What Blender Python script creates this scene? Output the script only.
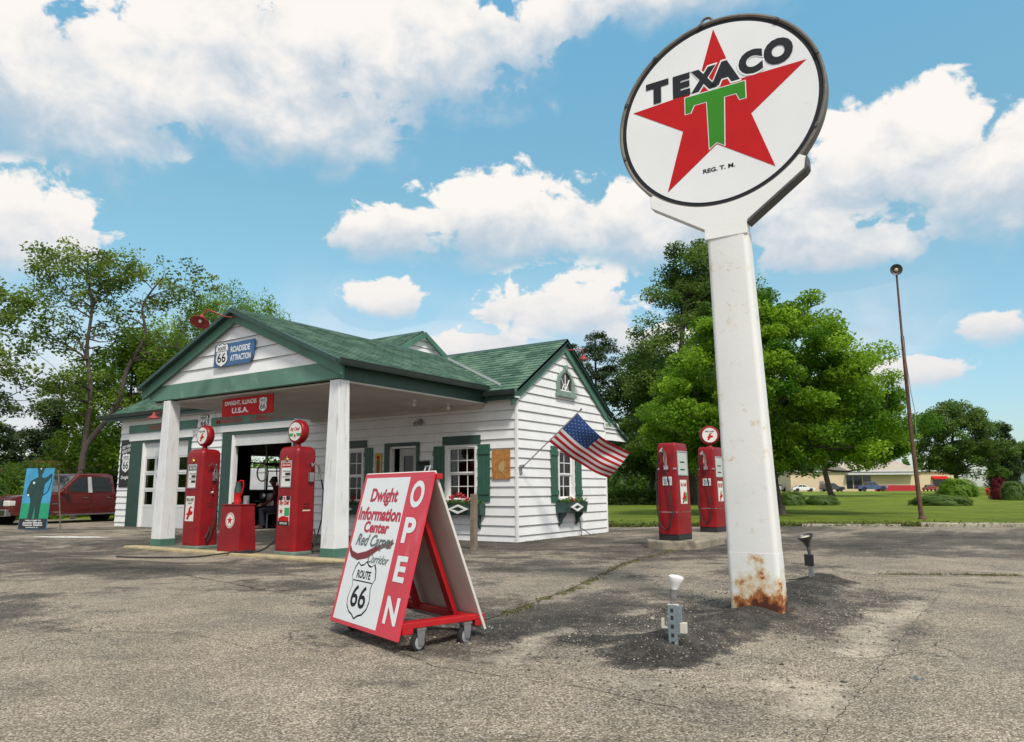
import bpy, bmesh, math, random
import numpy as np
from mathutils import Vector, Matrix
R = math.radians
random.seed(7); rng = np.random.default_rng(7)
S = bpy.context.scene
COL = S.collection
for o in list(bpy.data.objects): bpy.data.objects.remove(o)

# ------------------------------------------------------------------ camera
cam_d = bpy.data.cameras.new('camera'); cam = bpy.data.objects.new('camera', cam_d); COL.objects.link(cam)
YAW, PITCH, ROLL, FPX = R(33.845), R(9.234), R(-0.345), 732.5
cam_d.sensor_width = 36; cam_d.sensor_fit = 'HORIZONTAL'; cam_d.lens = 36 * FPX / 1024
cam_d.clip_start = 0.05; cam_d.clip_end = 3000
_f = Vector((-math.sin(YAW) * math.cos(PITCH), math.cos(YAW) * math.cos(PITCH), math.sin(PITCH)))
_r = Vector((math.cos(YAW), math.sin(YAW), 0)); _u = _r.cross(_f)
_r2 = _r * math.cos(ROLL) + _u * math.sin(ROLL); _u2 = -_r * math.sin(ROLL) + _u * math.cos(ROLL)
cam.matrix_world = Matrix(((_r2.x, _u2.x, -_f.x, 8.68), (_r2.y, _u2.y, -_f.y, -13.10), (_r2.z, _u2.z, -_f.z, 1.08), (0, 0, 0, 1)))
S.camera = cam

# ------------------------------------------------------------------ exposure, sun, sky
S.render.engine = 'CYCLES'
S.view_settings.view_transform = 'Standard'; S.view_settings.look = 'None'
S.view_settings.gamma = 1; S.view_settings.use_curve_mapping = False
S.view_settings.exposure = 0.5
SUN_EL, SUN_AZ = R(52), R(-38)          # the sun stands behind the camera's right shoulder, veiled by cloud
sl = bpy.data.lights.new('sun', 'SUN'); sun = bpy.data.objects.new('sun', sl); COL.objects.link(sun)
sl.energy = 2.5; sl.angle = R(10); sl.color = (1.0, 0.93, 0.84)
sd = Vector((math.cos(SUN_EL) * math.cos(SUN_AZ), math.cos(SUN_EL) * math.sin(SUN_AZ), math.sin(SUN_EL)))
sun.rotation_euler = sd.to_track_quat('Z', 'Y').to_euler(); sun.location = (0, 0, 60)

W = bpy.data.worlds.new('World'); S.world = W; W.use_nodes = True
nt = W.node_tree; N = nt.nodes; L = nt.links
bg = N['Background']; bg.inputs[1].default_value = 0.13
sky = N.new('ShaderNodeTexSky'); sky.sky_type = 'NISHITA'; sky.sun_disc = False
sky.sun_elevation = SUN_EL; sky.sun_rotation = math.pi / 2 - SUN_AZ
sky.air_density = 1.2; sky.dust_density = 0.6; sky.ozone_density = 2.0
def wm(op, a, b=None, c=None, clamp=False):
    n = N.new('ShaderNodeMath'); n.operation = op; n.use_clamp = clamp
    for i, v in enumerate((a, b, c)):
        if v is None: continue
        if isinstance(v, (int, float)): n.inputs[i].default_value = v
        else: L.new(v, n.inputs[i])
    return n.outputs[0]
def wramp(v, lo, hi):
    n = N.new('ShaderNodeMapRange'); n.interpolation_type = 'SMOOTHSTEP'
    n.inputs['From Min'].default_value = lo; n.inputs['From Max'].default_value = hi
    L.new(v, n.inputs['Value']); return n.outputs[0]
tc = N.new('ShaderNodeTexCoord'); sx = N.new('ShaderNodeSeparateXYZ'); L.new(tc.outputs['Generated'], sx.inputs[0])
AZ = wm('MULTIPLY', wm('ARCTAN2', sx.outputs[1], sx.outputs[0]), 180 / math.pi)
EL = wm('MULTIPLY', wm('ARCSINE', sx.outputs[2]), 180 / math.pi)
cv = N.new('ShaderNodeCombineXYZ'); L.new(AZ, cv.inputs[0]); L.new(wm('MULTIPLY', EL, 1.35), cv.inputs[1])
def wnoise(scale, detail, rough, off=0.0, dist=0.0):
    n = N.new('ShaderNodeTexNoise'); n.inputs['Scale'].default_value = scale; n.inputs['Detail'].default_value = detail
    n.inputs['Roughness'].default_value = rough; n.inputs['Distortion'].default_value = dist
    m = N.new('ShaderNodeMapping'); m.inputs['Location'].default_value = (off, off * .7, off * .3)
    L.new(cv.outputs[0], m.inputs['Vector']); L.new(m.outputs[0], n.inputs['Vector']); return n.outputs[0]
n_puff = wnoise(.34, 9, .56, 3.1, .25)      # cauliflower edge
n_big = wnoise(.075, 3, .5, 11.0)
n_shade = wnoise(.20, 7, .58, 27.0, .35)
clouds = [(146.0, 30.6, 14.0, 7.6), (157.0, 25.6, 9.5, 6.8), (133.1, 32.4, 13.5, 7.0), (124.0, 33.4, 5.6, 3.2), (141.0, 26.6, 10.0, 4.2),
          (108.7, 36.4, 13.5, 4.2), (119.6, 35.0, 4.6, 2.8), (158.8, 16.6, 6.0, 4.4), (134.0, 19.4, 4.6, 3.0), (123.1, 20.4, 10.0, 4.8),
          (112.4, 19.8, 7.4, 4.8), (133.9, 14.5, 3.8, 2.4), (119.6, 13.6, 7.4, 3.8), (127.4, 10.8, 6.5, 2.0), (94.8, 22.2, 8.2, 6.2),
          (87.0, 19.6, 8.0, 5.6), (101.6, 20.6, 6.5, 5.4), (99.0, 16.6, 6.4, 2.8), (89.8, 10.4, 2.9, 1.5), (95.4, 7.7, 5.0, 1.6),
          (110.0, 11.0, 7.0, 2.2), (165.0, 8.0, 8.0, 3.4)]
dens = None; hsum = None
for a, e, ra, re_ in clouds:
    ra *= .93; re_ *= .90
    dx = wm('MULTIPLY', wm('SUBTRACT', AZ, a), 1 / ra)
    dy = wm('MULTIPLY', wm('SUBTRACT', EL, e), 1 / re_)
    low = wm('MULTIPLY', wm('MINIMUM', dy, 0.0), 1.25)
    dyy = wm('ADD', wm('MAXIMUM', dy, 0.0), low)
    d = wm('SUBTRACT', 1.0, wm('SQRT', wm('ADD', wm('MULTIPLY', dx, dx), wm('MULTIPLY', dyy, dyy))))
    h = wm('ADD', dy, 0.0)
    hw = wm('MULTIPLY', wm('MAXIMUM', wm('ADD', d, .35), 0.0), 1.0)
    hn = wm('MULTIPLY', h, hw)
    dens = d if dens is None else wm('SMOOTH_MAX', dens, d, .22)
    hsum = (hn, hw) if hsum is None else (wm('ADD', hsum[0], hn), wm('ADD', hsum[1], hw))
# the half of the sky behind the photographer: broken cloud from noise
back = wm('SUBTRACT', wm('MULTIPLY', n_big, 3.2), 1.15)
away = wramp(wm('ABSOLUTE', wm('SUBTRACT', AZ, 123.0)), 48, 60)
high = wramp(EL, 40, 50)
awm = wm('MAXIMUM', away, high)
dens = wm('ADD', wm('MULTIPLY', dens, wm('SUBTRACT', 1.0, awm)), wm('MULTIPLY', back, awm))
dens2 = wm('ADD', dens, wm('MULTIPLY', wm('SUBTRACT', n_puff, .5), 1.75))
hrel = wm('DIVIDE', hsum[0], wm('ADD', hsum[1], .02))
soft = wramp(hrel, -.62, -.05)                 # crisp tops, soft bases
crisp = wramp(dens2, .02, .22); fuzzy = wramp(dens2, -.30, .95)
alpha = wm('ADD', wm('MULTIPLY', crisp, soft), wm('MULTIPLY', fuzzy, wm('SUBTRACT', 1.0, soft)))
alpha = wm('MULTIPLY', alpha, .96)
haze_el = wm('SUBTRACT', 1.0, wramp(EL, 0, 24))
alpha = wm('MAXIMUM', alpha, wm('MULTIPLY', haze_el, wramp(n_big, .35, .75)), )
shade = wm('ADD', wm('MULTIPLY', hrel, .85), wm('ADD', wm('MULTIPLY', wm('SUBTRACT', n_shade, .5), 1.5), wm('MULTIPLY', wm('SUBTRACT', n_puff, .5), .9)))
lit = wramp(shade, -.52, .42)
cm = N.new('ShaderNodeMix'); cm.data_type = 'RGBA'
cm.inputs['A'].default_value = (2.75, 3.3, 3.85, 1); cm.inputs['B'].default_value = (5.5, 5.2, 4.9, 1)
L.new(lit, cm.inputs['Factor'])
warm = N.new('ShaderNodeMix'); warm.data_type = 'RGBA'; warm.inputs['B'].default_value = (4.2, 4.15, 4.25, 1)
L.new(cm.outputs['Result'], warm.inputs['A']); L.new(wm('MULTIPLY', haze_el, .75), warm.inputs['Factor'])
hs = N.new('ShaderNodeHueSaturation'); hs.inputs['Saturation'].default_value = 1.0; hs.inputs['Value'].default_value = 1.0
L.new(sky.outputs[0], hs.inputs['Color'])
tint = N.new('ShaderNodeMix'); tint.data_type = 'RGBA'; tint.blend_type = 'MULTIPLY'; tint.inputs['Factor'].default_value = 1
L.new(hs.outputs[0], tint.inputs['A'])
elr = N.new('ShaderNodeValToRGB'); L.new(wm('MULTIPLY', EL, 1 / 60), elr.inputs[0])
elr.color_ramp.elements[0].position = .05; elr.color_ramp.elements[0].color = (.56, .66, .76, 1)
elr.color_ramp.elements[1].position = .60; elr.color_ramp.elements[1].color = (.84, 1.34, 1.18, 1)
e2_ = elr.color_ramp.elements.new(.34); e2_.color = (.77, 1.0, .83, 1)
L.new(elr.outputs[0], tint.inputs['B'])
sm = N.new('ShaderNodeMix'); sm.data_type = 'RGBA'
L.new(tint.outputs['Result'], sm.inputs['A']); L.new(warm.outputs['Result'], sm.inputs['B']); L.new(alpha, sm.inputs['Factor'])
L.new(sm.outputs['Result'], bg.inputs[0])

# ------------------------------------------------------------------ materials
MATS = {}
def mat(name, col, rough=.6, var=.12, ns=3.0, bump=.15, bs=40, metal=0, spec=.5, dirt=None, streak=None, coat=0, emit=None):
    """painted / weathered surface. dirt=(colour, coverage 0..1, scale) ; streak=(colour, coverage, scale) vertical runs"""
    if name in MATS: return MATS[name]
    m = bpy.data.materials.new(name); m.use_nodes = True; t = m.node_tree; n = t.nodes; l = t.links
    b = n['Principled BSDF']; b.inputs['Roughness'].default_value = rough; b.inputs['Metallic'].default_value = metal
    b.inputs['Specular IOR Level'].default_value = spec; b.inputs['Coat Weight'].default_value = coat
    tcn = n.new('ShaderNodeTexCoord'); co = tcn.outputs['Object']
    nz = n.new('ShaderNodeTexNoise'); nz.inputs['Scale'].default_value = ns; nz.inputs['Detail'].default_value = 6; l.new(co, nz.inputs['Vector'])
    mx = n.new('ShaderNodeMix'); mx.data_type = 'RGBA'
    mx.inputs['A'].default_value = (*[c * (1 - var) for c in col], 1); mx.inputs['B'].default_value = (*[min(1, c * (1 + var)) for c in col], 1)
    mr = n.new('ShaderNodeMapRange'); mr.inputs['From Min'].default_value = .3; mr.inputs['From Max'].default_value = .7
    l.new(nz.outputs[0], mr.inputs['Value']); l.new(mr.outputs[0], mx.inputs['Factor']); out = mx.outputs['Result']
    for kind, d in (('d', dirt), ('s', streak)):
        if d is None: continue
        n2 = n.new('ShaderNodeTexNoise'); n2.inputs['Detail'].default_value = 8; n2.inputs['Roughness'].default_value = .65
        n2.inputs['Scale'].default_value = d[2]
        if kind == 's':
            mp = n.new('ShaderNodeMapping'); mp.inputs['Scale'].default_value = (1, 1, .12); l.new(co, mp.inputs['Vector']); l.new(mp.outputs[0], n2.inputs['Vector'])
        else: l.new(co, n2.inputs['Vector'])
        r2 = n.new('ShaderNodeMapRange'); lo = .78 - d[1] * .45; r2.inputs['From Min'].default_value = lo; r2.inputs['From Max'].default_value = lo + .12
        l.new(n2.outputs[0], r2.inputs['Value'])
        m2 = n.new('ShaderNodeMix'); m2.data_type = 'RGBA'; m2.inputs['B'].default_value = (*d[0], 1)
        l.new(out, m2.inputs['A']); l.new(r2.outputs[0], m2.inputs['Factor']); out = m2.outputs['Result']
    l.new(out, b.inputs['Base Color'])
    if bump:
        nb = n.new('ShaderNodeTexNoise'); nb.inputs['Scale'].default_value = bs; nb.inputs['Detail'].default_value = 5; l.new(co, nb.inputs['Vector'])
        bp = n.new('ShaderNodeBump'); bp.inputs['Strength'].default_value = bump; bp.inputs['Distance'].default_value = .01
        l.new(nb.outputs[0], bp.inputs['Height']); l.new(bp.outputs[0], b.inputs['Normal'])
    if emit:
        b.inputs['Emission Color'].default_value = (*emit[0], 1); b.inputs['Emission Strength'].default_value = emit[1]
    MATS[name] = m; return m
def glass_mat():
    m = bpy.data.materials.new('window_glass'); m.use_nodes = True; t = m.node_tree; n = t.nodes; l = t.links
    n.remove(n['Principled BSDF']); o = n['Material Output']
    tr = n.new('ShaderNodeBsdfTransparent'); tr.inputs[0].default_value = (.45, .5, .48, 1)
    gl = n.new('ShaderNodeBsdfGlossy'); gl.inputs['Roughness'].default_value = .04
    fr = n.new('ShaderNodeFresnel'); fr.inputs[0].default_value = 1.5
    ad = n.new('ShaderNodeMath'); ad.operation = 'ADD'; ad.inputs[1].default_value = .0; l.new(fr.outputs[0], ad.inputs[0])
    mx = n.new('ShaderNodeMixShader'); l.new(ad.outputs[0], mx.inputs[0]); l.new(tr.outputs[0], mx.inputs[1]); l.new(gl.outputs[0], mx.inputs[2])
    l.new(mx.outputs[0], o.inputs[0]); return m
GLASS = glass_mat()
WHITE = mat('white_paint', (.775, .785, .795), .6, .05, 2.2, .25, 60, dirt=((.46, .45, .42), .14, 5), streak=((.56, .56, .54), .22, 9))
EDGE_M = mat('lap_shadow_and_joint_grime', (.27, .265, .255), .9, .3, 5)  # dark grey that paints lap shadows under the siding boards; also colours butt joints
COLUMN = mat('white_column_paint', (.70, .71, .72), .6, .05, 3, .3, 50, dirt=((.30, .30, .28), .26, 11), streak=((.50, .50, .48), .5, 14))
WTRIM = mat('white_trim_paint', (.78, .78, .77), .5, .04, 3, .15, 50, dirt=((.45, .44, .40), .12, 7))
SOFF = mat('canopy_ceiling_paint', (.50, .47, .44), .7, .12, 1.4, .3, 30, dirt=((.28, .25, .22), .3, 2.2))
GREEN = mat('green_trim_paint', (.065, .17, .125), .55, .22, 1.6, .35, 45, dirt=((.13, .24, .19), .36, 3), streak=((.20, .30, .25), .14, 8))
DGREEN = mat('dark_green_paint', (.022, .062, .05), .5, .16, 4, .2, 60)
SHUT = mat('shutter_green_paint', (.03, .105, .075), .5, .14, 4, .2, 60)
PUMPRED = mat('pump_red_paint', (.235, .005, .009), .42, .18, 4, .12, 30, spec=.35, dirt=((.16, .010, .012), .4, 5), streak=((.34, .045, .04), .13, 18))
SIGNRED = mat('sign_red_paint', (.46, .008, .010), .6, .06, 5, .06, 50, spec=.2)
FRAMERED = mat('frame_red_paint', (.42, .006, .010), .5, .12, 6, .15, 60, dirt=((.30, .05, .04), .2, 12))
BLACK = mat('black_paint', (.018, .018, .02), .5, .1)
INK = mat('black_lettering', (.018, .02, .025), .7, .1, spec=.2)
RUBBER = mat('black_rubber', (.016, .016, .017), .7, .1, bump=.2)
METAL = mat('galvanised_metal', (.36, .37, .38), .42, .12, 8, .1, 60, metal=.8)
DMETAL = mat('dark_grey_metal', (.10, .10, .105), .5, .15, 8, .15, 60, metal=.5)
CREAM = mat('cream_paint', (.64, .58, .44), .6, .08)
SWHITE = mat('sign_white_enamel', (.72, .73, .74), .35, .04, 1.5, .04, 6, dirt=((.56, .54, .49), .26, 2.2), streak=((.62, .58, .50), .12, 6))
POLEW = mat('pole_white_paint', (.74, .745, .73), .45, .04, 1.4, .12, 30, streak=((.62, .60, .53), .26, 5))
RUSTY = mat('rusty_brown_metal', (.10, .05, .032), .8, .35, 7, .4, 60, dirt=((.05, .03, .025), .4, 6))
TAN = mat('tan_rust_rim', (.15, .135, .115), .7, .25, 6, .3, 50, dirt=((.12, .07, .04), .3, 8))
CONC = mat('weathered_concrete', (.36, .32, .26), .9, .15, 3, .5, 50, dirt=((.20, .18, .155), .42, 4))
YCONC = mat('yellow_edged_concrete', (.42, .34, .19), .9, .18, 4, .5, 50, dirt=((.26, .23, .18), .5, 5))
WOOD = mat('weathered_wood', (.20, .16, .125), .85, .25, 8, .5, 60, streak=((.10, .08, .06), .5, 20))
OSB = mat('orange_particle_board', (.42, .19, .05), .75, .35, 14, .3, 60, dirt=((.25, .11, .03), .45, 16))
GREYPANEL = mat('grey_panel_back', (.62, .59, .55), .7, .1, 3, .2, 40, dirt=((.22, .20, .18), .35, 3))
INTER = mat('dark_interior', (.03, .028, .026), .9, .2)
SHGREEN = mat('green_enamel', (.035, .22, .015), .6, .06, spec=.2)
TGREEN = mat('emblem_green', (.03, .30, .09), .4, .06)

def shingle_mat():
    m = bpy.data.materials.new('green_shingles'); m.use_nodes = True; t = m.node_tree; n = t.nodes; l = t.links
    b = n['Principled BSDF']; b.inputs['Roughness'].default_value = .85; b.inputs['Specular IOR Level'].default_value = .25
    uv = n.new('ShaderNodeUVMap')
    mp = n.new('ShaderNodeMapping'); mp.inputs['Scale'].default_value = (1 / .3, 1 / .145, 1); l.new(uv.outputs[0], mp.inputs[0])
    br = n.new('ShaderNodeTexBrick'); br.offset = .5; br.inputs['Scale'].default_value = 1; br.inputs['Brick Width'].default_value = 1; br.inputs['Row Height'].default_value = 1
    br.inputs['Mortar Size'].default_value = .035; br.inputs['Bias'].default_value = 0
    br.inputs['Color1'].default_value = (.030, .085, .055, 1); br.inputs['Color2'].default_value = (.10, .175, .125, 1); br.inputs['Mortar'].default_value = (.02, .05, .035, 1)
    l.new(mp.outputs[0], br.inputs[0])
    nz = n.new('ShaderNodeTexNoise'); nz.inputs['Scale'].default_value = 1.3; nz.inputs['Detail'].default_value = 7; l.new(uv.outputs[0], nz.inputs[0])
    mx = n.new('ShaderNodeMix'); mx.data_type = 'RGBA'; mx.blend_type = 'MIX'; mx.inputs['B'].default_value = (.21, .33, .24, 1)
    mr = n.new('ShaderNodeMapRange'); mr.inputs['From Min'].default_value = .46; mr.inputs['From Max'].default_value = .72; mr.inputs['To Max'].default_value = .48
    l.new(nz.outputs[0], mr.inputs[0]); l.new(mr.outputs[0], mx.inputs['Factor']); l.new(br.outputs[0], mx.inputs['A'])
    n3 = n.new('ShaderNodeTexNoise'); n3.inputs['Scale'].default_value = 26; n3.inputs['Detail'].default_value = 3; l.new(uv.outputs[0], n3.inputs[0])
    m3 = n.new('ShaderNodeMix'); m3.data_type = 'RGBA'; m3.blend_type = 'OVERLAY'; m3.inputs['Factor'].default_value = .55; l.new(mx.outputs['Result'], m3.inputs['A']); l.new(n3.outputs[0], m3.inputs['B'])
    l.new(m3.outputs['Result'], b.inputs['Base Color'])
    bp = n.new('ShaderNodeBump'); bp.inputs['Strength'].default_value = .5; bp.inputs['Distance'].default_value = .012; l.new(br.outputs[1], bp.inputs['Height']); bp.invert = True
    l.new(bp.outputs[0], b.inputs['Normal']); return m
SHINGLE = shingle_mat()

# ------------------------------------------------------------------ mesh helpers
def tag(o, label=None, cat=None, group=None, kind=None):
    if label: o['label'] = label
    if cat: o['category'] = cat
    if group: o['group'] = group
    if kind: o['kind'] = kind
    return o
def thing(name, label, cat, loc=(0, 0, 0), rz=0, group=None):
    o = bpy.data.objects.new(name, None); COL.objects.link(o); o.location = loc; o.rotation_euler = (0, 0, rz); o.empty_display_size = .2
    return tag(o, label, cat, group)
class MB:
    def __init__(s): s.v = []; s.f = []; s.m = []; s.uv = None
    def add(s, vs, fs, mi=0):
        k = len(s.v); s.v += [tuple(v) for v in vs]; s.f += [tuple(k + i for i in f) for f in fs]; s.m += [mi] * len(fs); return s
    def box(s, x0, x1, y0, y1, z0, z1, T=None, mi=0):
        p = [(x0, y0, z0), (x1, y0, z0), (x1, y1, z0), (x0, y1, z0), (x0, y0, z1), (x1, y0, z1), (x1, y1, z1), (x0, y1, z1)]
        if T: p = [T(*q) for q in p]
        return s.add(p, [(0, 3, 2, 1), (4, 5, 6, 7), (0, 1, 5, 4), (1, 2, 6, 5), (2, 3, 7, 6), (3, 0, 4, 7)], mi)
    def prism(s, pts, T, w0, w1, mi=0):
        n = len(pts); v = [T(a, b, w0) for a, b in pts] + [T(a, b, w1) for a, b in pts]
        f = [tuple(range(n))[::-1], tuple(range(n, 2 * n))] + [(i, (i + 1) % n, n + (i + 1) % n, n + i) for i in range(n)]
        return s.add(v, f, mi)
    def tube(s, pts, r, seg=8, mi=0, cap=True):
        pts = [Vector(p) for p in pts]; rs = r if isinstance(r, (list, tuple)) else [r] * len(pts); v = []; f = []
        ref = None
        for i, p in enumerate(pts):
            d = (pts[min(i + 1, len(pts) - 1)] - pts[max(i - 1, 0)]).normalized()
            if ref is None: ref = Vector((0, 0, 1)) if abs(d.z) < .9 else Vector((1, 0, 0))
            a = (ref - d * ref.dot(d)).normalized(); ref = a; b = d.cross(a)
            v += [p + (a * math.cos(t) + b * math.sin(t)) * rs[i] for t in [2 * math.pi * k / seg for k in range(seg)]]
        for i in range(len(pts) - 1):
            f += [(i * seg + k, i * seg + (k + 1) % seg, (i + 1) * seg + (k + 1) % seg, (i + 1) * seg + k) for k in range(seg)]
        if cap: f += [tuple(range(seg))[::-1], tuple(range((len(pts) - 1) * seg, len(pts) * seg))]
        return s.add(v, f, mi)
    def lathe(s, prof, seg=24, o=(0, 0, 0), ax=(0, 0, 1), mi=0):
        ax = Vector(ax).normalized(); a = ax.orthogonal().normalized(); b = ax.cross(a); o = Vector(o); v = []; f = []
        for r, z in prof: v += [o + ax * z + (a * math.cos(2 * math.pi * k / seg) + b * math.sin(2 * math.pi * k / seg)) * r for k in range(seg)]
        for i in range(len(prof) - 1): f += [(i * seg + k, i * seg + (k + 1) % seg, (i + 1) * seg + (k + 1) % seg, (i + 1) * seg + k) for k in range(seg)]
        f += [tuple(range(seg))[::-1], tuple(range((len(prof) - 1) * seg, len(prof) * seg))]
        return s.add(v, f, mi)
    def build(s, name, mats, parent=None, bevel=0, smooth=False, bseg=2, kind=None):
        me = bpy.data.meshes.new(name); me.from_pydata([tuple(v) for v in s.v], [], s.f)
        mats = mats if isinstance(mats, (list, tuple)) else [mats]
        for m in mats: me.materials.append(m)
        if len(mats) > 1: me.polygons.foreach_set('material_index', s.m)
        if s.uv is not None:
            u = me.uv_layers.new(name='UVMap'); u.data.foreach_set('uv', np.array(s.uv, 'f').ravel())
        me.update()
        bm = bmesh.new(); bm.from_mesh(me)
        bmesh.ops.remove_doubles(bm, verts=bm.verts, dist=1e-5) if bevel else None
        if s.uv is None: bmesh.ops.recalc_face_normals(bm, faces=bm.faces)
        if bevel:
            es = [e for e in bm.edges if len(e.link_faces) == 2 and e.calc_face_angle(0) > .5]
            bmesh.ops.bevel(bm, geom=es, offset=bevel, segments=bseg, affect='EDGES', profile=.5, clamp_overlap=True)
        bm.to_mesh(me); bm.free()
        if smooth:
            me.polygons.foreach_set('use_smooth', [True] * len(me.polygons))
            try: me.set_sharp_from_angle(angle=R(38))
            except Exception: pass
        o = bpy.data.objects.new(name, me); COL.objects.link(o)
        if parent: o.parent = parent
        if kind: o['kind'] = kind
        return o
def frame(o, ex, ez, n):
    o, ex, ez, n = Vector(o), Vector(ex), Vector(ez), Vector(n)
    return lambda a, b, w=0: o + ex * a + ez * b + n * w
_dgd = []
def text_mesh(body, bold=0.0, shear=0.0, space=1.0):
    c = bpy.data.curves.new('lettering', 'FONT'); c.body = body; c.size = 1; c.offset = bold; c.shear = shear; c.space_character = space
    c.resolution_u = 4; c.align_x = 'LEFT'; c.fill_mode = 'FRONT'
    o = bpy.data.objects.new('lettering', c); COL.objects.link(o); dg = bpy.context.evaluated_depsgraph_get()
    me = bpy.data.meshes.new_from_object(o.evaluated_get(dg)); vs = [tuple(v.co)[:2] for v in me.vertices]; fs = [tuple(p.vertices) for p in me.polygons]
    bpy.data.objects.remove(o); bpy.data.curves.remove(c); bpy.data.meshes.remove(me); return vs, fs
def text(mb, body, T, x0, x1, z0, z1, w=.002, bold=.02, shear=0, space=1.0, mi=0, rot=0):
    vs, fs = text_mesh(body, bold, shear, space)
    xs = [v[0] for v in vs]; ys = [v[1] for v in vs]; ax, bx, ay, by = min(xs), max(xs), min(ys), max(ys)
    cx, cz = (x0 + x1) / 2, (z0 + z1) / 2; out = []
    for x, y in vs:
        u = x0 + (x - ax) / (bx - ax) * (x1 - x0) - cx; v = z0 + (y - ay) / (by - ay) * (z1 - z0) - cz
        c, s_ = math.cos(rot), math.sin(rot); out.append(T(cx + u * c - v * s_, cz + u * s_ + v * c, w))
    mb.add(out, fs, mi)
SHIELD = [(0, .50), (.10, .44), (.22, .42), (.33, .47), (.42, .38), (.47, .22), (.40, .13), (.37, .04), (.41, -.06), (.44, -.17), (.40, -.30), (.27, -.40), (.12, -.44), (0, -.50)]
SHIELD = SHIELD + [(-x, z) for x, z in SHIELD[1:-1][::-1]]
def shield(mw, mk, T, cx, cz, w, h, base=.003, word='ROUTE', outline=True):
    """white shield with black rim and the route number: mw = white layer builder, mk = black layer builder"""
    P = lambda k: [(cx + x * w * k, cz + z * h * k) for x, z in SHIELD]
    if outline: mk.prism(P(1.0), T, base * .2, base)
    mw.prism(P(.93 if outline else 1.0), T, base, base * 2)
    if word: text(mk, word, T, cx - w * .27, cx + w * .27, cz + h * .19, cz + h * .33, base * 2.6, .03)
    mk.prism([(cx - w * .38, cz + h * .135), (cx + w * .38, cz + h * .135), (cx + w * .38, cz + h * .155), (cx - w * .38, cz + h * .155)], T, base * 2, base * 2.5)
    text(mk, '66', T, cx - w * .29, cx + w * .29, cz - h * .30, cz + h * .08, base * 2.6, .015)
def ring2(r, n=48, cx=0, cz=0, rz=None): return [(cx + r * math.cos(2 * math.pi * k / n), cz + (rz or r) * math.sin(2 * math.pi * k / n)) for k in range(n)]
def star2(r, cx=0, cz=0, k=.382): return [(cx + (r if i % 2 == 0 else r * k) * math.sin(math.pi * i / 5), cz + (r if i % 2 == 0 else r * k) * math.cos(math.pi * i / 5)) for i in range(10)]

# ------------------------------------------------------------------ smooth numpy noise for terrain and stains
def vnoise(x, y, s, seed=0):
    g = np.random.default_rng(seed).random((128, 128)); X, Y = x * s, y * s
    i, j = np.floor(X).astype(int), np.floor(Y).astype(int); fx, fy = X - i, Y - j; fx = fx * fx * (3 - 2 * fx); fy = fy * fy * (3 - 2 * fy)
    G = lambda a, b: g[a % 128, b % 128]
    return (G(i, j) * (1 - fx) + G(i + 1, j) * fx) * (1 - fy) + (G(i, j + 1) * (1 - fx) + G(i + 1, j + 1) * fx) * fy
def fbm(x, y, s, o=4, seed=0): return sum(vnoise(x, y, s * 2 ** k, seed + k) * .5 ** k for k in range(o)) / sum(.5 ** k for k in range(o))
def sst(x, a, b): t = np.clip((x - a) / (b - a), 0, 1); return t * t * (3 - 2 * t)
def seg_d(x, y, a, b):
    ax, ay = a; bx, by = b; t = np.clip(((x - ax) * (bx - ax) + (y - ay) * (by - ay)) / ((bx - ax) ** 2 + (by - ay) ** 2), 0, 1)
    return np.hypot(x - ax - t * (bx - ax), y - ay - t * (by - ay))
def mound_d(x, y):
    d1 = seg_d(x, y, (6.70, -8.45), (6.76, -3.8)); d2 = seg_d(x, y, (5.1, -8.55), (6.5, -8.15))
    return d1, d2
def hz(x, y):
    """height of the ground"""
    x = np.asarray(x, float); y = np.asarray(y, float)
    d1, d2 = mound_d(x, y); wob = (fbm(x, y, 2.3, 3, 5) - .5)
    h = .085 * np.exp(-(d1 / (.23 + .16 * wob)) ** 2) * (.75 + .9 * (vnoise(x * 0 + 3.1, y, 1.6, 8)) * .6) + .045 * np.exp(-(d2 / .24) ** 2) + .075 * np.exp(-(d1 / .42) ** 2) * (fbm(x, y, 6.5, 4, 12) - .42) * sst(np.hypot(x - 6.73, y + 6.29), .3, .6)
    h = h + .018 * (fbm(x, y, .45, 3, 21) - .5) + .006 * (fbm(x, y, 4, 3, 31) - .5) * (np.hypot(x - 8, y + 12) < 14)
    trough = np.exp(-((y + 5.5) / .9) ** 2) * sst(-x, -.6, .6) * sst(x, -11, -8); h = h - .085 * trough
    h = h * sst(np.hypot(np.maximum(np.abs(x + 7.9) - 7.9, 0), np.maximum(np.abs(y - 4) - 4.4, 0)), 0, 1.2)
    dist = np.hypot(x - 8.7, y + 13.1); h = h + .35 * sst(dist, 45, 150) + 1.5 * sst(dist, 260, 900)
    return h

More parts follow.
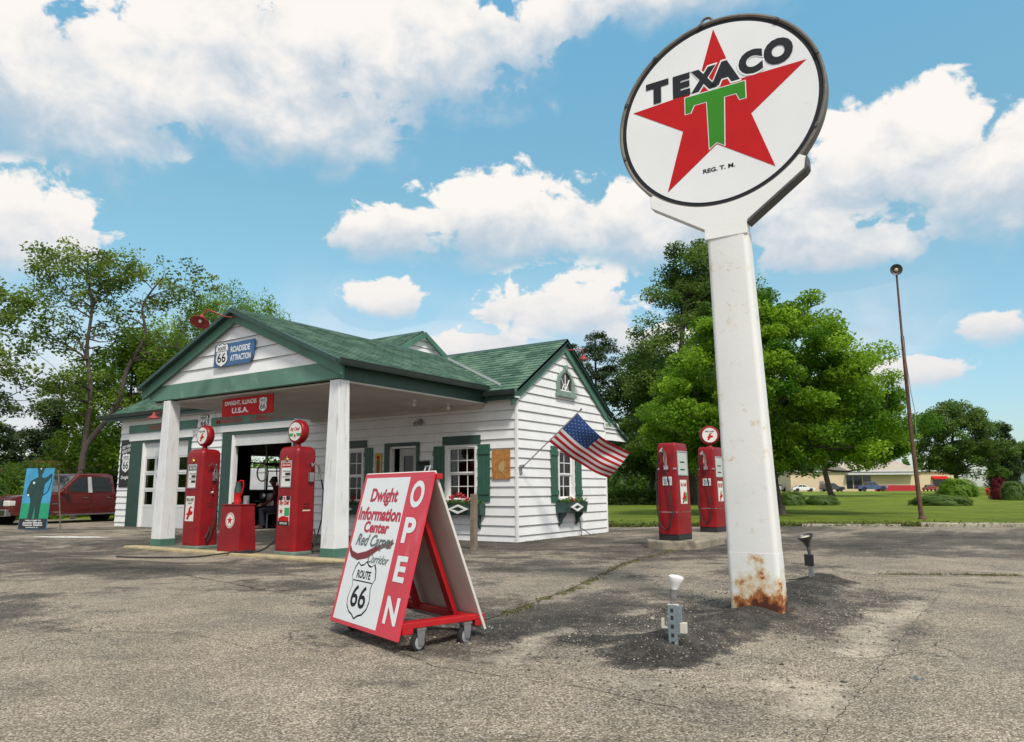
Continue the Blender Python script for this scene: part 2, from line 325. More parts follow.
# ------------------------------------------------------------------ ground
def axis_grid(lo, hi, fine_lo, fine_hi, step, grow=1.16):
    a = list(np.arange(fine_lo, fine_hi, step)); s = step; x = a[-1]
    while x < hi: s *= grow; x += s; a.append(x)
    s = step; x = a[0]; pre = []
    while x > lo: s *= grow; x -= s; pre.append(x)
    return np.array(pre[::-1] + a)
def grid_mesh(name, X, Y, Z, mats, attrs=None, mask=None, kind='structure'):
    ny, nx = X.shape; co = np.stack([X, Y, Z], -1).reshape(-1, 3)
    idx = np.arange(nx * ny).reshape(ny, nx); q = np.stack([idx[:-1, :-1], idx[:-1, 1:], idx[1:, 1:], idx[1:, :-1]], -1).reshape(-1, 4)
    if mask is not None: q = q[mask[:-1, :-1].ravel()]
    me = bpy.data.meshes.new(name); me.vertices.add(len(co)); me.vertices.foreach_set('co', co.ravel())
    me.loops.add(q.size); me.loops.foreach_set('vertex_index', q.ravel()); me.polygons.add(len(q))
    me.polygons.foreach_set('loop_start', np.arange(0, q.size, 4)); me.polygons.foreach_set('loop_total', np.full(len(q), 4))
    me.update(); me.validate(); me.polygons.foreach_set('use_smooth', [True] * len(me.polygons))
    for k, a in (attrs or {}).items():
        at = me.attributes.new(k, 'FLOAT', 'POINT'); at.data.foreach_set('value', a.ravel().astype('f'))
    me.materials.append(mats); o = bpy.data.objects.new(name, me); COL.objects.link(o); o['kind'] = kind; return o
gx = axis_grid(-1400, 1400, -8, 11, .055, 1.13); gy = axis_grid(-1400, 1500, -13.5, -2, .055, 1.13)
GX, GY = np.meshgrid(gx, gy); GZ = hz(GX, GY)
# 'seal': dark sealcoat still lying on the asphalt; 'pale': worn bare gravelly patches
d1, d2 = mound_d(GX, GY)
wn = fbm(GX, GY, .9, 5, 41); wn2 = fbm(GX, GY, .28, 4, 51); wn3 = fbm(GX * .45, GY * 1.0, 1.9, 5, 61)
# directions along and across the picture's depth, only used to lay out where the lot is more worn
dep = (GX - 8.68) * -.557 + (GY + 13.1) * .83; lat = (GX - 8.68) * .83 + (GY + 13.1) * .557
seal = .16 + 1.3 * (wn2 - .5) + .9 * (wn - .5)
seal += .50 * sst(dep, 5.2, 8.2)
seal += .40 * np.exp(-(seg_d(GX, GY, (5.0, -7.9), (7.6, -5.0)) / (.9 + .7 * (wn - .5))) ** 2) - .18 * sst(dep, 16, 28)
seal -= .22 * (1 - sst(dep, 4.0, 6.2))
strk = fbm(lat * .35, dep * 1.6, 1.1, 4, 71); seal += .9 * (strk - .5) * sst(dep, 5, 8); blot = fbm(lat * .8 + 40, dep * 1.0, .45, 6, 171); seal += 2.0 * (blot - .5); fine_ = fbm(GX, GY, 2.6, 4, 191); seal += 1.5 * (fine_ - .5) * sst(dep, 4.6, 6.5)
for ax_, ay_, bx__, by__, w_, k_ in ((3.2, -8.6, 4.4, -5.2, .55, -.55), (-1.5, -8.2, 2.4, -9.0, .75, -.45), (4.9, -6.6, 3.6, -5.0, .5, -.5), (-4.5, -6.9, 1.8, -7.2, .55, .35), (5.2, -5.4, 6.0, -2.2, .6, .25), (1.0, -3.6, 2.6, 3.0, 1.0, .2)): seal += k_ * np.exp(-(seg_d(GX, GY, (ax_, ay_), (bx__, by__)) / (w_ * (.6 + .9 * wn))) ** 2)
dw = d1 + .22 * (fbm(GX, GY, 4.2, 5, 221) - .5) * 2.0; patch = np.maximum(np.exp(-(np.maximum(dw - .24, 0) / .13) ** 2), np.exp(-(np.maximum(d2 + .25 * (fine_ - .5) - .07, 0) / .10) ** 2)) if False else np.maximum(1 - sst(dw, .24, .36), 1 - sst(d2 + .3 * (fbm(GX, GY, 3.0, 4, 231) - .5), .10, .24))
seal = seal * (1 - .75 * patch) + patch * (1.7 + .6 * (wn3 - .5))
ring = np.exp(-((d1 - .85 - .5 * (wn - .5)) / .18) ** 2) * (GY < -5); pale = np.clip(ring * .7 * sst(fbm(GX, GY, 1.6, 4, 88), .45, .62), 0, 1)
pale += .8 * np.exp(-(seg_d(GX + .25 * (wn - .5), GY, (7.78, -4.9), (7.70, -9.6)) / (.12 + .22 * wn)) ** 2) * sst(wn3, .30, .52)
pale += .5 * np.exp(-(seg_d(GX, GY, (5.5, -8.95), (7.0, -9.1)) / (.10 + .2 * wn)) ** 2) * sst(wn3, .35, .6)
pale += .7 * np.exp(-(seg_d(GX, GY, (7.5, -2.75), (8.25, -2.4)) / .13) ** 2)
right_patch = sst(GX - (8.0 + .12 * (wn - .5)), 0, .1) * (GY < -3.5); seal = seal * (1 - right_patch) + right_patch * (.22 + .5 * (wn - .5))
seal = np.clip(seal, 0, 2.0); pale = np.clip(pale, 0, 1)
def asphalt_mat():
    m = bpy.data.materials.new('worn_asphalt'); m.use_nodes = True; t = m.node_tree; n = t.nodes; l = t.links
    b = n['Principled BSDF']; b.inputs['Roughness'].default_value = .93; b.inputs['Specular IOR Level'].default_value = .2
    co = n.new('ShaderNodeTexCoord').outputs['Object']
    def noise(s, d=5, r=.6):
        q = n.new('ShaderNodeTexNoise'); q.inputs['Scale'].default_value = s; q.inputs['Detail'].default_value = d; q.inputs['Roughness'].default_value = r; l.new(co, q.inputs[0]); return q.outputs[0]
    def M(op, a, b_=None, clamp=False):
        q = n.new('ShaderNodeMath'); q.operation = op; q.use_clamp = clamp
        for i, v in enumerate((a, b_)):
            if v is None: continue
            if isinstance(v, (int, float)): q.inputs[i].default_value = v
            else: l.new(v, q.inputs[i])
        return q.outputs[0]
    def MR(v, a, b_, c=0, d=1):
        q = n.new('ShaderNodeMapRange'); q.inputs[1].default_value = a; q.inputs[2].default_value = b_; q.inputs[3].default_value = c; q.inputs[4].default_value = d; l.new(v, q.inputs[0]); return q.outputs[0]
    def MX(f, a, b_, bt='MIX'):
        q = n.new('ShaderNodeMix'); q.data_type = 'RGBA'; q.blend_type = bt
        for k, v in (('Factor', f), ('A', a), ('B', b_)):
            if isinstance(v, (int, float)): q.inputs[k].default_value = v
            elif isinstance(v, tuple): q.inputs[k].default_value = (*v, 1)
            else: l.new(v, q.inputs[k])
        return q.outputs['Result']
    def attr(k):
        q = n.new('ShaderNodeAttribute'); q.attribute_name = k; return q.outputs['Fac']
    vor = n.new('ShaderNodeTexVoronoi'); vor.inputs['Scale'].default_value = 88; l.new(co, vor.inputs[0])
    vor2 = n.new('ShaderNodeTexVoronoi'); vor2.inputs['Scale'].default_value = 120; l.new(co, vor2.inputs[0])
    sepc = n.new('ShaderNodeSeparateColor'); l.new(vor.outputs['Color'], sepc.inputs[0])
    sep2 = n.new('ShaderNodeSeparateColor'); l.new(vor2.outputs['Color'], sep2.inputs[0])
    stone = MX(sepc.outputs[0], (.25, .218, .175), (.47, .415, .335))
    stone = MX(MR(sepc.outputs[1], .8, .84), stone, (.58, .53, .46)); stone = MX(MR(sepc.outputs[2], .86, .90), stone, (.12, .10, .08))
    stone = MX(MR(vor.outputs['Distance'], .42, .75), stone, (.16, .138, .11))
    tar = MX(sep2.outputs[0], (.034, .032, .030), (.105, .098, .086))
    tar = MX(MR(sepc.outputs[1], .84, .90), tar, (.24, .22, .19))
    sl_ = M('ADD', attr('seal'), M('ADD', M('ADD', M('MULTIPLY', M('SUBTRACT', noise(2.6, 8, .72), .5), 1.9), M('MULTIPLY', M('SUBTRACT', noise(11, 7, .78), .5), 1.9)), M('MULTIPLY', M('SUBTRACT', noise(38, 4, .7), .5), .9)))
    f = MR(sl_, .34, .84)
    base = MX(M('MULTIPLY', f, .9), stone, tar)
    fresh = MX(sep2.outputs[0], (.016, .016, .016), (.075, .070, .064)); fresh = MX(MR(sepc.outputs[1], .95, .98), fresh, (.22, .20, .17)); fresh = MX(MR(noise(5, 6, .7), .5, .7, 0, .7), fresh, (.14, .13, .118)); base = MX(MR(sl_, 1.15, 1.6), base, fresh)
    pl = MR(M('ADD', attr('pale'), M('MULTIPLY', M('SUBTRACT', noise(9, 6, .7), .5), 1.1)), .35, .85)
    pst = MX(sepc.outputs[0], (.28, .24, .19), (.66, .60, .50))
    base = MX(M('MULTIPLY', pl, .85), base, pst)
    big = noise(.55, 5, .55); base = MX(MR(big, .35, .7, 0, .5), base, (.70, .68, .64), 'MULTIPLY')
    mid = noise(1.1, 7, .68); base = MX(MR(mid, .38, .62, 0, 1), MX(1.0, base, (.80, .79, .78), 'MULTIPLY'), MX(1.0, base, (1.26, 1.22, 1.16), 'MULTIPLY'))
    spot = MR(noise(24, 6, .75), .58, .70, 0, .55); base = MX(spot, base, (.085, .078, .068))
    oil = MR(noise(1.7, 5, .6), .60, .72, 0, .6); base = MX(oil, base, (.035, .033, .03))
    # hairline cracks
    wv = n.new('ShaderNodeTexNoise'); wv.inputs['Scale'].default_value = 1.4; wv.inputs['Detail'].default_value = 6; l.new(co, wv.inputs[0])
    va = n.new('ShaderNodeVectorMath'); va.operation = 'MULTIPLY_ADD'; va.inputs[1].default_value = (.9, .9, 0); l.new(wv.outputs['Color'], va.inputs[0]); l.new(co, va.inputs[2])
    vc = n.new('ShaderNodeTexVoronoi'); vc.feature = 'DISTANCE_TO_EDGE'; vc.inputs['Scale'].default_value = .42; l.new(va.outputs[0], vc.inputs[0])
    ck = M('MULTIPLY', MR(vc.outputs['Distance'], .001, .004, 1, 0), MR(noise(.7, 3), .52, .60))
    base = MX(M('MULTIPLY', ck, .55), base, (.03, .028, .025))
    # faded blue spray mark and old white paint
    l.new(base, b.inputs['Base Color'])
    hb = M('ADD', M('MULTIPLY', MR(vor.outputs['Distance'], 0, .6, 1, 0), .6), M('ADD', M('MULTIPLY', noise(14, 6, .7), 1.3), M('MULTIPLY', ck, -2.5)))
    bp = n.new('ShaderNodeBump'); bp.inputs['Strength'].default_value = .75; bp.inputs['Distance'].default_value = .012; l.new(hb, bp.inputs['Height']); l.new(bp.outputs[0], b.inputs['Normal'])
    return m
# lawn outline (world XY); the asphalt sheet drops away under it
EDGE = [(-700, -420), (-60, -20), (-30, -2), (-22, 3.5), (-16, 13), (-6, 12.5), (-1.13, 6.6), (2.49, 9.1), (5.47, 10.6), (8.86, 11.7), (13, 13.0), (30, 18.5), (700, 220)]
def edge_y(x): return np.interp(x, [p[0] for p in EDGE], [p[1] for p in EDGE])
on_lawn = GY > edge_y(GX)
GZ = GZ - .8 * sst(GY - edge_y(GX), .4, 8)
lot = grid_mesh('asphalt_lot', GX, GY, GZ, asphalt_mat(), dict(seal=seal, pale=pale), mask=None)
def grass_mat(name, c0, c1, c2, s=1.0):
    m = bpy.data.materials.new(name); m.use_nodes = True; t = m.node_tree; n = t.nodes; l = t.links
    b = n['Principled BSDF']; b.inputs['Roughness'].default_value = .9; b.inputs['Specular IOR Level'].default_value = .15
    co = n.new('ShaderNodeTexCoord').outputs['Object']; prev = None
    q = n.new('ShaderNodeTexNoise'); q.inputs['Scale'].default_value = .35 * s; q.inputs['Detail'].default_value = 8; q.inputs['Roughness'].default_value = .7; l.new(co, q.inputs[0])
    r = n.new('ShaderNodeMapRange'); r.inputs[1].default_value = .40; r.inputs[2].default_value = .60; l.new(q.outputs[0], r.inputs[0])
    a = n.new('ShaderNodeMix'); a.data_type = 'RGBA'; a.inputs['A'].default_value = (*c0, 1); a.inputs['B'].default_value = (*c1, 1); l.new(r.outputs[0], a.inputs['Factor'])
    q2 = n.new('ShaderNodeTexNoise'); q2.inputs['Scale'].default_value = 9 * s; q2.inputs['Detail'].default_value = 8; q2.inputs['Roughness'].default_value = .8; l.new(co, q2.inputs[0])
    r2 = n.new('ShaderNodeMapRange'); r2.inputs[1].default_value = .42; r2.inputs[2].default_value = .68; l.new(q2.outputs[0], r2.inputs[0])
    a2 = n.new('ShaderNodeMix'); a2.data_type = 'RGBA'; a2.inputs['B'].default_value = (*c2, 1); l.new(a.outputs['Result'], a2.inputs['A']); l.new(r2.outputs[0], a2.inputs['Factor'])
    l.new(a2.outputs['Result'], b.inputs['Base Color'])
    bp = n.new('ShaderNodeBump'); bp.inputs['Strength'].default_value = 1; bp.inputs['Distance'].default_value = .08; l.new(q2.outputs[0], bp.inputs['Height']); l.new(bp.outputs[0], b.inputs['Normal'])
    return m
LAWN = grass_mat('mown_grass', (.045, .095, .006), (.15, .22, .016), (.22, .26, .04))
lx = axis_grid(-1400, 1400, -30, 32, .5, 1.14); fr_ = np.concatenate([[0, .02, .08, .2, .4], np.geomspace(.8, 1700, 46)])
LX = np.tile(lx, (len(fr_), 1)); LY = edge_y(LX) + fr_[:, None] + .25 * (vnoise(LX, LX * 0, .9, 3) - .5) * (fr_[:, None] < 1)
LZ = hz(LX, LY) + .05 * np.minimum(1, fr_[:, None] / .08) - .02 * (fr_[:, None] == 0) + .03 * (fbm(LX, LY, .3, 3, 9) - .5) * (fr_[:, None] > .3)
grid_mesh('lawn', LX, LY, LZ, LAWN)
def gz(x, y): return float(hz(np.array([x]), np.array([y]))[0])
def lz(x, y): return gz(x, y) + (.05 if y > float(edge_y(x)) else 0)

# ------------------------------------------------------------------ the station building
B = thing('gas_station', 'small white clapboard gas station with green shingle roof, pillared canopy and two garage bays', 'gas station')
def siding(mb, T, z0, zend, ex, xr, ops=(), prot=.026, base=.0):
    zr = z0
    rows = []
    while zr < zend - 1e-4: rows.append((zr, min(zr + ex, zend))); zr += ex
    for za, zb in rows:
        cuts = sorted({za, zb} | {o[k] for o in ops for k in (2, 3) if za < o[k] < zb})
        for a, b in zip(cuts[:-1], cuts[1:]):
            m_ = (a + b) / 2; La, Ra = xr(a); Lb, Rb = xr(b)
            if Ra - La < .01: continue
            if Rb - Lb < 0: Lb = Rb = (Lb + Rb) / 2
            hole = sorted([(o[0], o[1]) for o in ops if o[2] <= m_ <= o[3]])
            segs = []; cur = None
            edges = [('L', None)] + hole + [('R', None)]
            x_a, x_b = La, Lb
            for h in hole:
                if h[0] > x_a: segs.append((x_a, x_b, h[0], h[0]))
                x_a = x_b = max(x_a, h[1])
            segs.append((x_a, x_b, Ra, Rb))
            pa = base + prot * (1 - (a - za) / ex) + .003; pb = base + prot * (1 - (b - za) / ex) + .003
            for s0a, s0b, s1a, s1b in segs:
                if s1a - s0a < .005: continue
                jit = random.uniform(-.0025, .0025)
                if a == za and b > zb - .01 and s1a - s0a > 1.2:
                    for xj in [s0a + random.uniform(.3, 1.0) * (s1a - s0a) for _ in range(max(1, int((s1a - s0a) / 3)))]:
                        if xj < min(s1a, s1b) - .1 and xj > max(s0a, s0b) + .1: mb.add([T(xj, a, pa + .0035), T(xj + .004, a, pa + .0035), T(xj + .004, b, pb + .0035), T(xj, b, pb + .0035)], [(0, 1, 2, 3)], 1)
                mb.add([T(s0a, a, pa + jit), T(s1a, a, pa + jit), T(s1b, b, pb + jit), T(s0b, b, pb + jit)], [(0, 1, 2, 3)])
                if a == za: mb.add([T(s0a, a, pa + jit), T(s1a, a, pa + jit), T(s1a, a, base), T(s0a, a, base)], [(0, 3, 2, 1)], 1); mb.add([T(s0a, a, pa + jit + .001), T(s1a, a, pa + jit + .001), T(s1a, a + .0045, pa + jit), T(s0a, a + .0045, pa + jit)], [(0, 1, 2, 3)], 1)  # shadow line of each lap, painted dark on the lip and lower edge
def slab_open(mb, T, x0, x1, z0, z1, ops, w0, w1):
    xs = sorted({x0, x1} | {o[k] for o in ops for k in (0, 1) if x0 < o[k] < x1}); zs = sorted({z0, z1} | {o[k] for o in ops for k in (2, 3) if z0 < o[k] < z1})
    for a, b in zip(xs[:-1], xs[1:]):
        run = None
        for c, d in zip(zs[:-1], zs[1:]):
            if any(o[0] <= (a + b) / 2 <= o[1] and o[2] <= (c + d) / 2 <= o[3] for o in ops):
                if run: _sb(mb, T, a, b, run[0], run[1], w0, w1); run = None
            else: run = (run[0], d) if run else (c, d)
        if run: _sb(mb, T, a, b, run[0], run[1], w0, w1)
def _sb(mb, T, a, b, c, d, w0, w1): mb.prism([(a, c), (b, c), (b, d), (a, d)], T, w0, w1)
TF = frame((0, 0, 0), (1, 0, 0), (0, 0, 1), (0, -1, 0))          # front wall: u = x, v = z, w = out towards -y
TE = frame((0, 0, 0), (0, 1, 0), (0, 0, 1), (1, 0, 0))           # end wall: u = y, v = z, w = out towards +x
TL = frame((-15.84, 0, 0), (0, 1, 0), (0, 0, 1), (-1, 0, 0))
GX0, GX1, GD, GH = -15.84, -6.35, 8.6, 3.52
OFW = [(-1.92, -1.04, .86, 2.09), (-3.66, -2.8, -.1, 2.12), (-5.36, -4.52, .82, 2.12)]
ops_front = OFW + [(-14.45, -11.92, -.2, 2.72), (-9.75, -7.12, -.2, 2.78)]
mb = MB(); slab_open(mb, TF, -15.84, -6.35, -.15, GH, ops_front, -.14, 0); slab_open(mb, TF, -6.35, 0, -.15, 3.08, ops_front, -.14, 0)
siding(mb, TF, -.075, 3.10, .205, lambda z: (-6.35, .0), OFW); siding(mb, TF, -.075, GH, .205, lambda z: (-15.86, -6.35), ops_front[3:])
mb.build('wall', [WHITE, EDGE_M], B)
# end wall with its gable, and the little rear lean-to seen past the corner
RID_Y, RID_Z, SL, SRr = 2.05, 4.66, .65, .70
zl = lambda y: RID_Z - .10 - SL * (RID_Y - y) if y < RID_Y else RID_Z - .10 - SRr * (y - RID_Y)
opE = [(1.70, 2.47, .87, 2.03)]
def xr_end(z):
    a = 0 if z < zl(0) else RID_Y - (RID_Z - .10 - z) / SL; b = 4.16 if z < zl(4.16) else RID_Y + (RID_Z - .10 - z) / SRr
    return max(a, 0), min(b, 4.16)
mb = MB(); slab_open(mb, TE, 0.14, 4.16, -.15, 3.0, opE, -.14, 0)
mb.prism([(0.0, 3.0), (4.16, 3.0), (4.16, zl(4.16)), (RID_Y, zl(RID_Y)), (0, zl(0))], TE, -.14, -.001)
siding(mb, TE, -.075, 4.55, .205, xr_end, opE)
mb.prism([(4.16, 2.33), (5.30, 2.42), (4.16, 2.98)], TE, -.10, -.004)
siding(mb, TE, 2.36, 2.96, .205, lambda z: (4.165, 4.165 + max(0, (2.98 - z) / .56 * 1.14)), ())
mb.box(-6.3, -.14, 4.02, 4.16, -.1, 3.0)
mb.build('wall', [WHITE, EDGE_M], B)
mb = MB(); mb.box(-.02, .034, -.034, .02, -.1, 3.10); mb.build('corner_board', WTRIM, B); mb = MB(); mb.box(-.01, .032, 4.13, 4.19, -.1, 2.9); mb.build('corner_board', WTRIM, B)
# garage far wall (window opening onto the yard), back wall, inner partition
mb = MB(); lw = [(5.0, 7.5, 1.12, 2.5)]
slab_open(mb, TL, .14, GD, -.15, GH, lw, -.14, 0); mb.box(-15.7, -6.35, GD - .14, GD, -.1, GH); mb.box(-6.45, -6.35, .14, GD, -.1, GH)
gz_r = lambda y: 3.5 + .55 * (min(y, 2 * 4.2 - y) + .3)
for Xg in (-15.84, -6.45): mb.prism([(0, GH), (GD, GH), (GD, gz_r(GD) - .12), (4.2, gz_r(4.2) - .12), (0, gz_r(0) - .12)], frame((Xg, 0, 0), (0, 1, 0), (0, 0, 1), (1, 0, 0)), 0, .1)
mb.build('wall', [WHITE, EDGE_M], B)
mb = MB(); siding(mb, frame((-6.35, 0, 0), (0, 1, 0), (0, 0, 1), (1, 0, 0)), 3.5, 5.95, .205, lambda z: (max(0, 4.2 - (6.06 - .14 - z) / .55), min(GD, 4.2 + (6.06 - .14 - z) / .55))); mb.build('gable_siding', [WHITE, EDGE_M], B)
mb = MB(); mb.box(-15.7, -6.45, .0, GD - .14, -.06, -.004); mb.box(-6.35, -.14, .14, 4.02, -.06, .0); mb.build('interior_floor', CONC, B)
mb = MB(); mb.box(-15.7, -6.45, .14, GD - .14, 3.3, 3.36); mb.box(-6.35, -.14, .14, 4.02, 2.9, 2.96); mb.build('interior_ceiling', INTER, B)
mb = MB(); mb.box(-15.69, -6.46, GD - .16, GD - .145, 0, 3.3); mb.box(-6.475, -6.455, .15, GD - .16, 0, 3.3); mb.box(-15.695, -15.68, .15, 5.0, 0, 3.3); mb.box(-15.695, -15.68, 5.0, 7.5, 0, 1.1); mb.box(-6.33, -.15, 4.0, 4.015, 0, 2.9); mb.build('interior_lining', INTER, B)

def roof(name, P00, P10, P01, P11, th=.05, parent=B, clip=None, row=.145):
    """P00-P10 = eave from left to right, P01-P11 = ridge; shingle courses with real butt edges, uv in metres"""
    P00, P10, P01, P11 = map(Vector, (P00, P10, P01, P11)); Ls = (P01 - P00).length; n = max(2, int(Ls / row)); nrm = (P10 - P00).cross(P01 - P00).normalized()
    ud = (P10 - P00).normalized(); vd = ((P01 - P00) - ud * (P01 - P00).dot(ud)).normalized()
    v = []; f = []; uv = []
    def q(a, b, c, d, force=None):
        k = len(v); v.extend([a, b, c, d]); f.append((k, k + 1, k + 2, k + 3))
        for p in (a, b, c, d): uv.append(((p - P00).dot(ud), (p - P00).dot(vd)) if not force else force)
    for i in range(n):
        t0, t1 = i / n, (i + 1) / n
        a, b = P00.lerp(P01, t0), P10.lerp(P11, t0); c, d = P10.lerp(P11, t1), P00.lerp(P01, t1)
        q(a + nrm * .012, b + nrm * .012, c + nrm * .001, d + nrm * .001); q(a + nrm * -.002, b + nrm * -.002, b + nrm * .012, a + nrm * .012)
    lo = [P00 - nrm * th, P10 - nrm * th, P11 - nrm * th, P01 - nrm * th]
    q(lo[3], lo[2], lo[1], lo[0]); q(lo[0], lo[1], P10 - nrm * .002, P00 - nrm * .002); q(P00 - nrm * .002, P01 + nrm * 0, lo[3], lo[0]); q(lo[1], lo[2], P11, P10 - nrm * .002)
    m = MB(); m.v = v; m.f = f; m.m = [0] * len(f); m.uv = uv
    return m.build(name, SHINGLE, parent)
XR = .15   # office rake overhang
roof('roof', (-6.3, -.28, RID_Z - SL * (RID_Y + .28)), (XR, -.28, RID_Z - SL * (RID_Y + .28)), (-6.3, RID_Y, RID_Z), (XR, RID_Y, RID_Z))
roof('roof', (XR, 4.42, RID_Z - SRr * (4.42 - RID_Y)), (-6.3, 4.42, RID_Z - SRr * (4.42 - RID_Y)), (XR, RID_Y, RID_Z), (-6.3, RID_Y, RID_Z))
roof('roof', (XR - .05, 5.42, 2.46), (-6.3, 5.42, 2.46), (XR - .05, 4.2, 3.02), (-6.3, 4.2, 3.02), .05)
GE = -.32; gze = 3.58
roof('roof', (-16.4, GE, gze), (-6.3, GE, gze), (-16.4, 4.2, 6.06), (-6.3, 4.2, 6.06))
roof('roof', (-6.3, 8.9, 3.48), (-16.4, 8.9, 3.48), (-6.3, 4.2, 6.06), (-16.4, 4.2, 6.06))
# canopy roof: two slopes running back over the office roof
CYF, CRX, CRZ, CEZ = -4.58, -3.66, 4.63, 3.30; CXL, CXR = -6.76, -.62
roof('canopy_roof', (CXR, CYF, CEZ), (CXR, .12, CEZ), (CRX, CYF, CRZ), (CRX, 2.02, CRZ))
roof('canopy_roof', (CXL, .3, CEZ), (CXL, CYF, CEZ), (CRX, 2.02, CRZ), (CRX, CYF, CRZ))
mb = MB()
def cap(p, q, w=.09, h=.02):
    p, q = Vector(p), Vector(q); d = (q - p).normalized(); s_ = d.cross(Vector((0, 0, 1))).normalized()
    for k in (-1, 1): mb.add([p + Vector((0, 0, h)), q + Vector((0, 0, h)), q + s_ * w * k - Vector((0, 0, .05)), p + s_ * w * k - Vector((0, 0, .05))], [(0, 1, 2, 3) if k > 0 else (3, 2, 1, 0)])
cap((CRX, CYF, CRZ), (CRX, 2.0, CRZ)); cap((XR, RID_Y, RID_Z), (-6.3, RID_Y, RID_Z)); cap((-6.3, 4.2, 6.06), (-16.4, 4.2, 6.06)); mb.build('ridge_cap', DGREEN, B)
# valley flashing between canopy roof and office roof
mb = MB(); va, vb = Vector((-.42, .02, 3.365)), Vector((-3.32, 1.76, 4.51)); dv = (vb - va).normalized(); sd_ = Vector((.62, -.78, 0)).normalized() * .035
mb.add([va - sd_ + Vector((0, 0, .035)), va + sd_ + Vector((0, 0, .035)), vb + sd_ + Vector((0, 0, .035)), vb - sd_ + Vector((0, 0, .035)), va - sd_ - Vector((0, 0, .03)), va + sd_ - Vector((0, 0, .03)), vb + sd_ - Vector((0, 0, .03)), vb - sd_ - Vector((0, 0, .03))], [(0, 1, 2, 3), (0, 4, 5, 1), (1, 5, 6, 2), (3, 2, 6, 7), (0, 3, 7, 4)]); mb.build('valley_flashing', WTRIM, B)
# end-gable barge boards (wide flat + dark top moulding)
def barge(p, q, w, n, out, th, m_, name='barge_board'):
    """board hanging below the line p-q"""
    p, q, n = Vector(p), Vector(q), Vector(n); k = MB(); dn = Vector((0, 0, -w))
    k.add([p + n * out, q + n * out, q + n * out + dn, p + n * out + dn, p + n * (out + th), q + n * (out + th), q + n * (out + th) + dn, p + n * (out + th) + dn], [(3, 2, 1, 0), (4, 5, 6, 7), (0, 1, 5, 4), (7, 6, 2, 3), (0, 4, 7, 3), (1, 2, 6, 5)])
    return k.build(name, m_, B)
for a, b in (((0, -.26, RID_Z - SL * (RID_Y + .26) - .03), (0, RID_Y, RID_Z - .03)), ((0, RID_Y, RID_Z - .03), (0, 4.40, RID_Z - SRr * (4.40 - RID_Y) - .03))):
    barge(a, b, .27, (1, 0, 0), .03, .045, GREEN); barge((a[0], a[1], a[2] + .035), (b[0], b[1], b[2] + .035), .09, (1, 0, 0), .08, .07, DGREEN)
for a, b in (((-6.24, 0, gz_r(0) - .02), (-6.24, 4.2, 6.03)), ((-6.24, 4.2, 6.03), (-6.24, 8.6, 3.6))): barge(a, b, .17, (1, 0, 0), .0, .06, GREEN)
for a, b in (((-16.4, GE, gze - .03), (-16.4, 4.2, 6.03)),): barge(a, b, .15, (-1, 0, 0), .0, .03, GREEN)
# soffits and fascias, gutters
mb = MB(); mb.box(-.62, XR - .03, -.27, -.03, 3.03, 3.06); mb.build('soffit', WTRIM, B); mb = MB(); mb.box(-16.3, -6.9, GE + .03, -.03, 3.44, 3.47); mb.build('soffit', WTRIM, B)
mb = MB(); mb.box(-.62, XR - .02, -.285, -.26, 2.985, 3.12); mb.build('fascia', DGREEN, B); mb = MB(); mb.box(-16.38, -6.80, GE - .005, GE + .02, 3.40, 3.55); mb.build('fascia', DGREEN, B)
def gutter(a, b, m_=DGREEN, r=.06):
    a, b = Vector(a), Vector(b); d = (b - a).normalized(); o_ = d.cross(Vector((0, 0, 1))).normalized(); k = MB()
    prof = [(-.0, .05), (.0, -.035), (.02, -.055), (.075, -.055), (.105, -.02), (.115, .04), (.125, .05), (.115, .055), (.10, .04), (.09, -.01), (.07, -.04), (.02, -.04), (.01, .04)]
    n = len(prof); v = [a + o_ * x + Vector((0, 0, z)) for x, z in prof] + [b + o_ * x + Vector((0, 0, z)) for x, z in prof]
    k.add(v, [(i, (i + 1) % n, n + (i + 1) % n, n + i) for i in range(n)] + [tuple(range(n)), tuple(range(n, 2 * n))[::-1]]); return k.build('gutter', m_, B, smooth=True)
GUT = mat('dark_gutter', (.05, .075, .07), .35, .2, 4, .1, 30, dirt=((.12, .13, .12), .3, 5))
gutter((-16.75, GE, 3.57), (-6.8, GE, 3.57), GUT); gutter((-.60, -.285, 3.135), (.22, -.285, 3.135), GUT)
gutter((CXR + .0, CYF - .02, 3.265), (CXR + .0, -.27, 3.265), GUT)
gutter((CXL, -.3, 3.265), (CXL, CYF - .02, 3.265), mat('pale_gutter', (.55, .56, .56), .4, .1))
# canopy: beams, ceiling, gable, columns
mb = MB(); mb.box(CXL + .16, CXR - .14, -4.40, -4.26, 3.005, 3.315); mb.build('canopy_beam', mat('weathered_beam_green', (.10, .215, .165), .65, .22, 1.1, .4, 45, dirt=((.16, .28, .225), .5, 1.8), streak=((.24, .33, .28), .3, 9)), B)
mb = MB(); mb.box(-.80, CXR - .142, -4.262, .0, 2.985, 3.24); mb.build('canopy_beam', DGREEN, B)
mb = MB(); mb.box(CXL + .162, -6.45, -4.262, .0, 2.985, 3.24); mb.build('canopy_beam', DGREEN, B)
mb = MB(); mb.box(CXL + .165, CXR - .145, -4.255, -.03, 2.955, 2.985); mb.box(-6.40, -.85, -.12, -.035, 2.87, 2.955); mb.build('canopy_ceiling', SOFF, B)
TC = frame((0, -4.40, 0), (1, 0, 0), (0, 0, 1), (0, -1, 0)); slp = (CRZ - CEZ) / (CXR - CRX)
gtop = lambda z: (CRX - (CRZ - .12 - z) / slp, CRX + (CRZ - .12 - z) / slp)
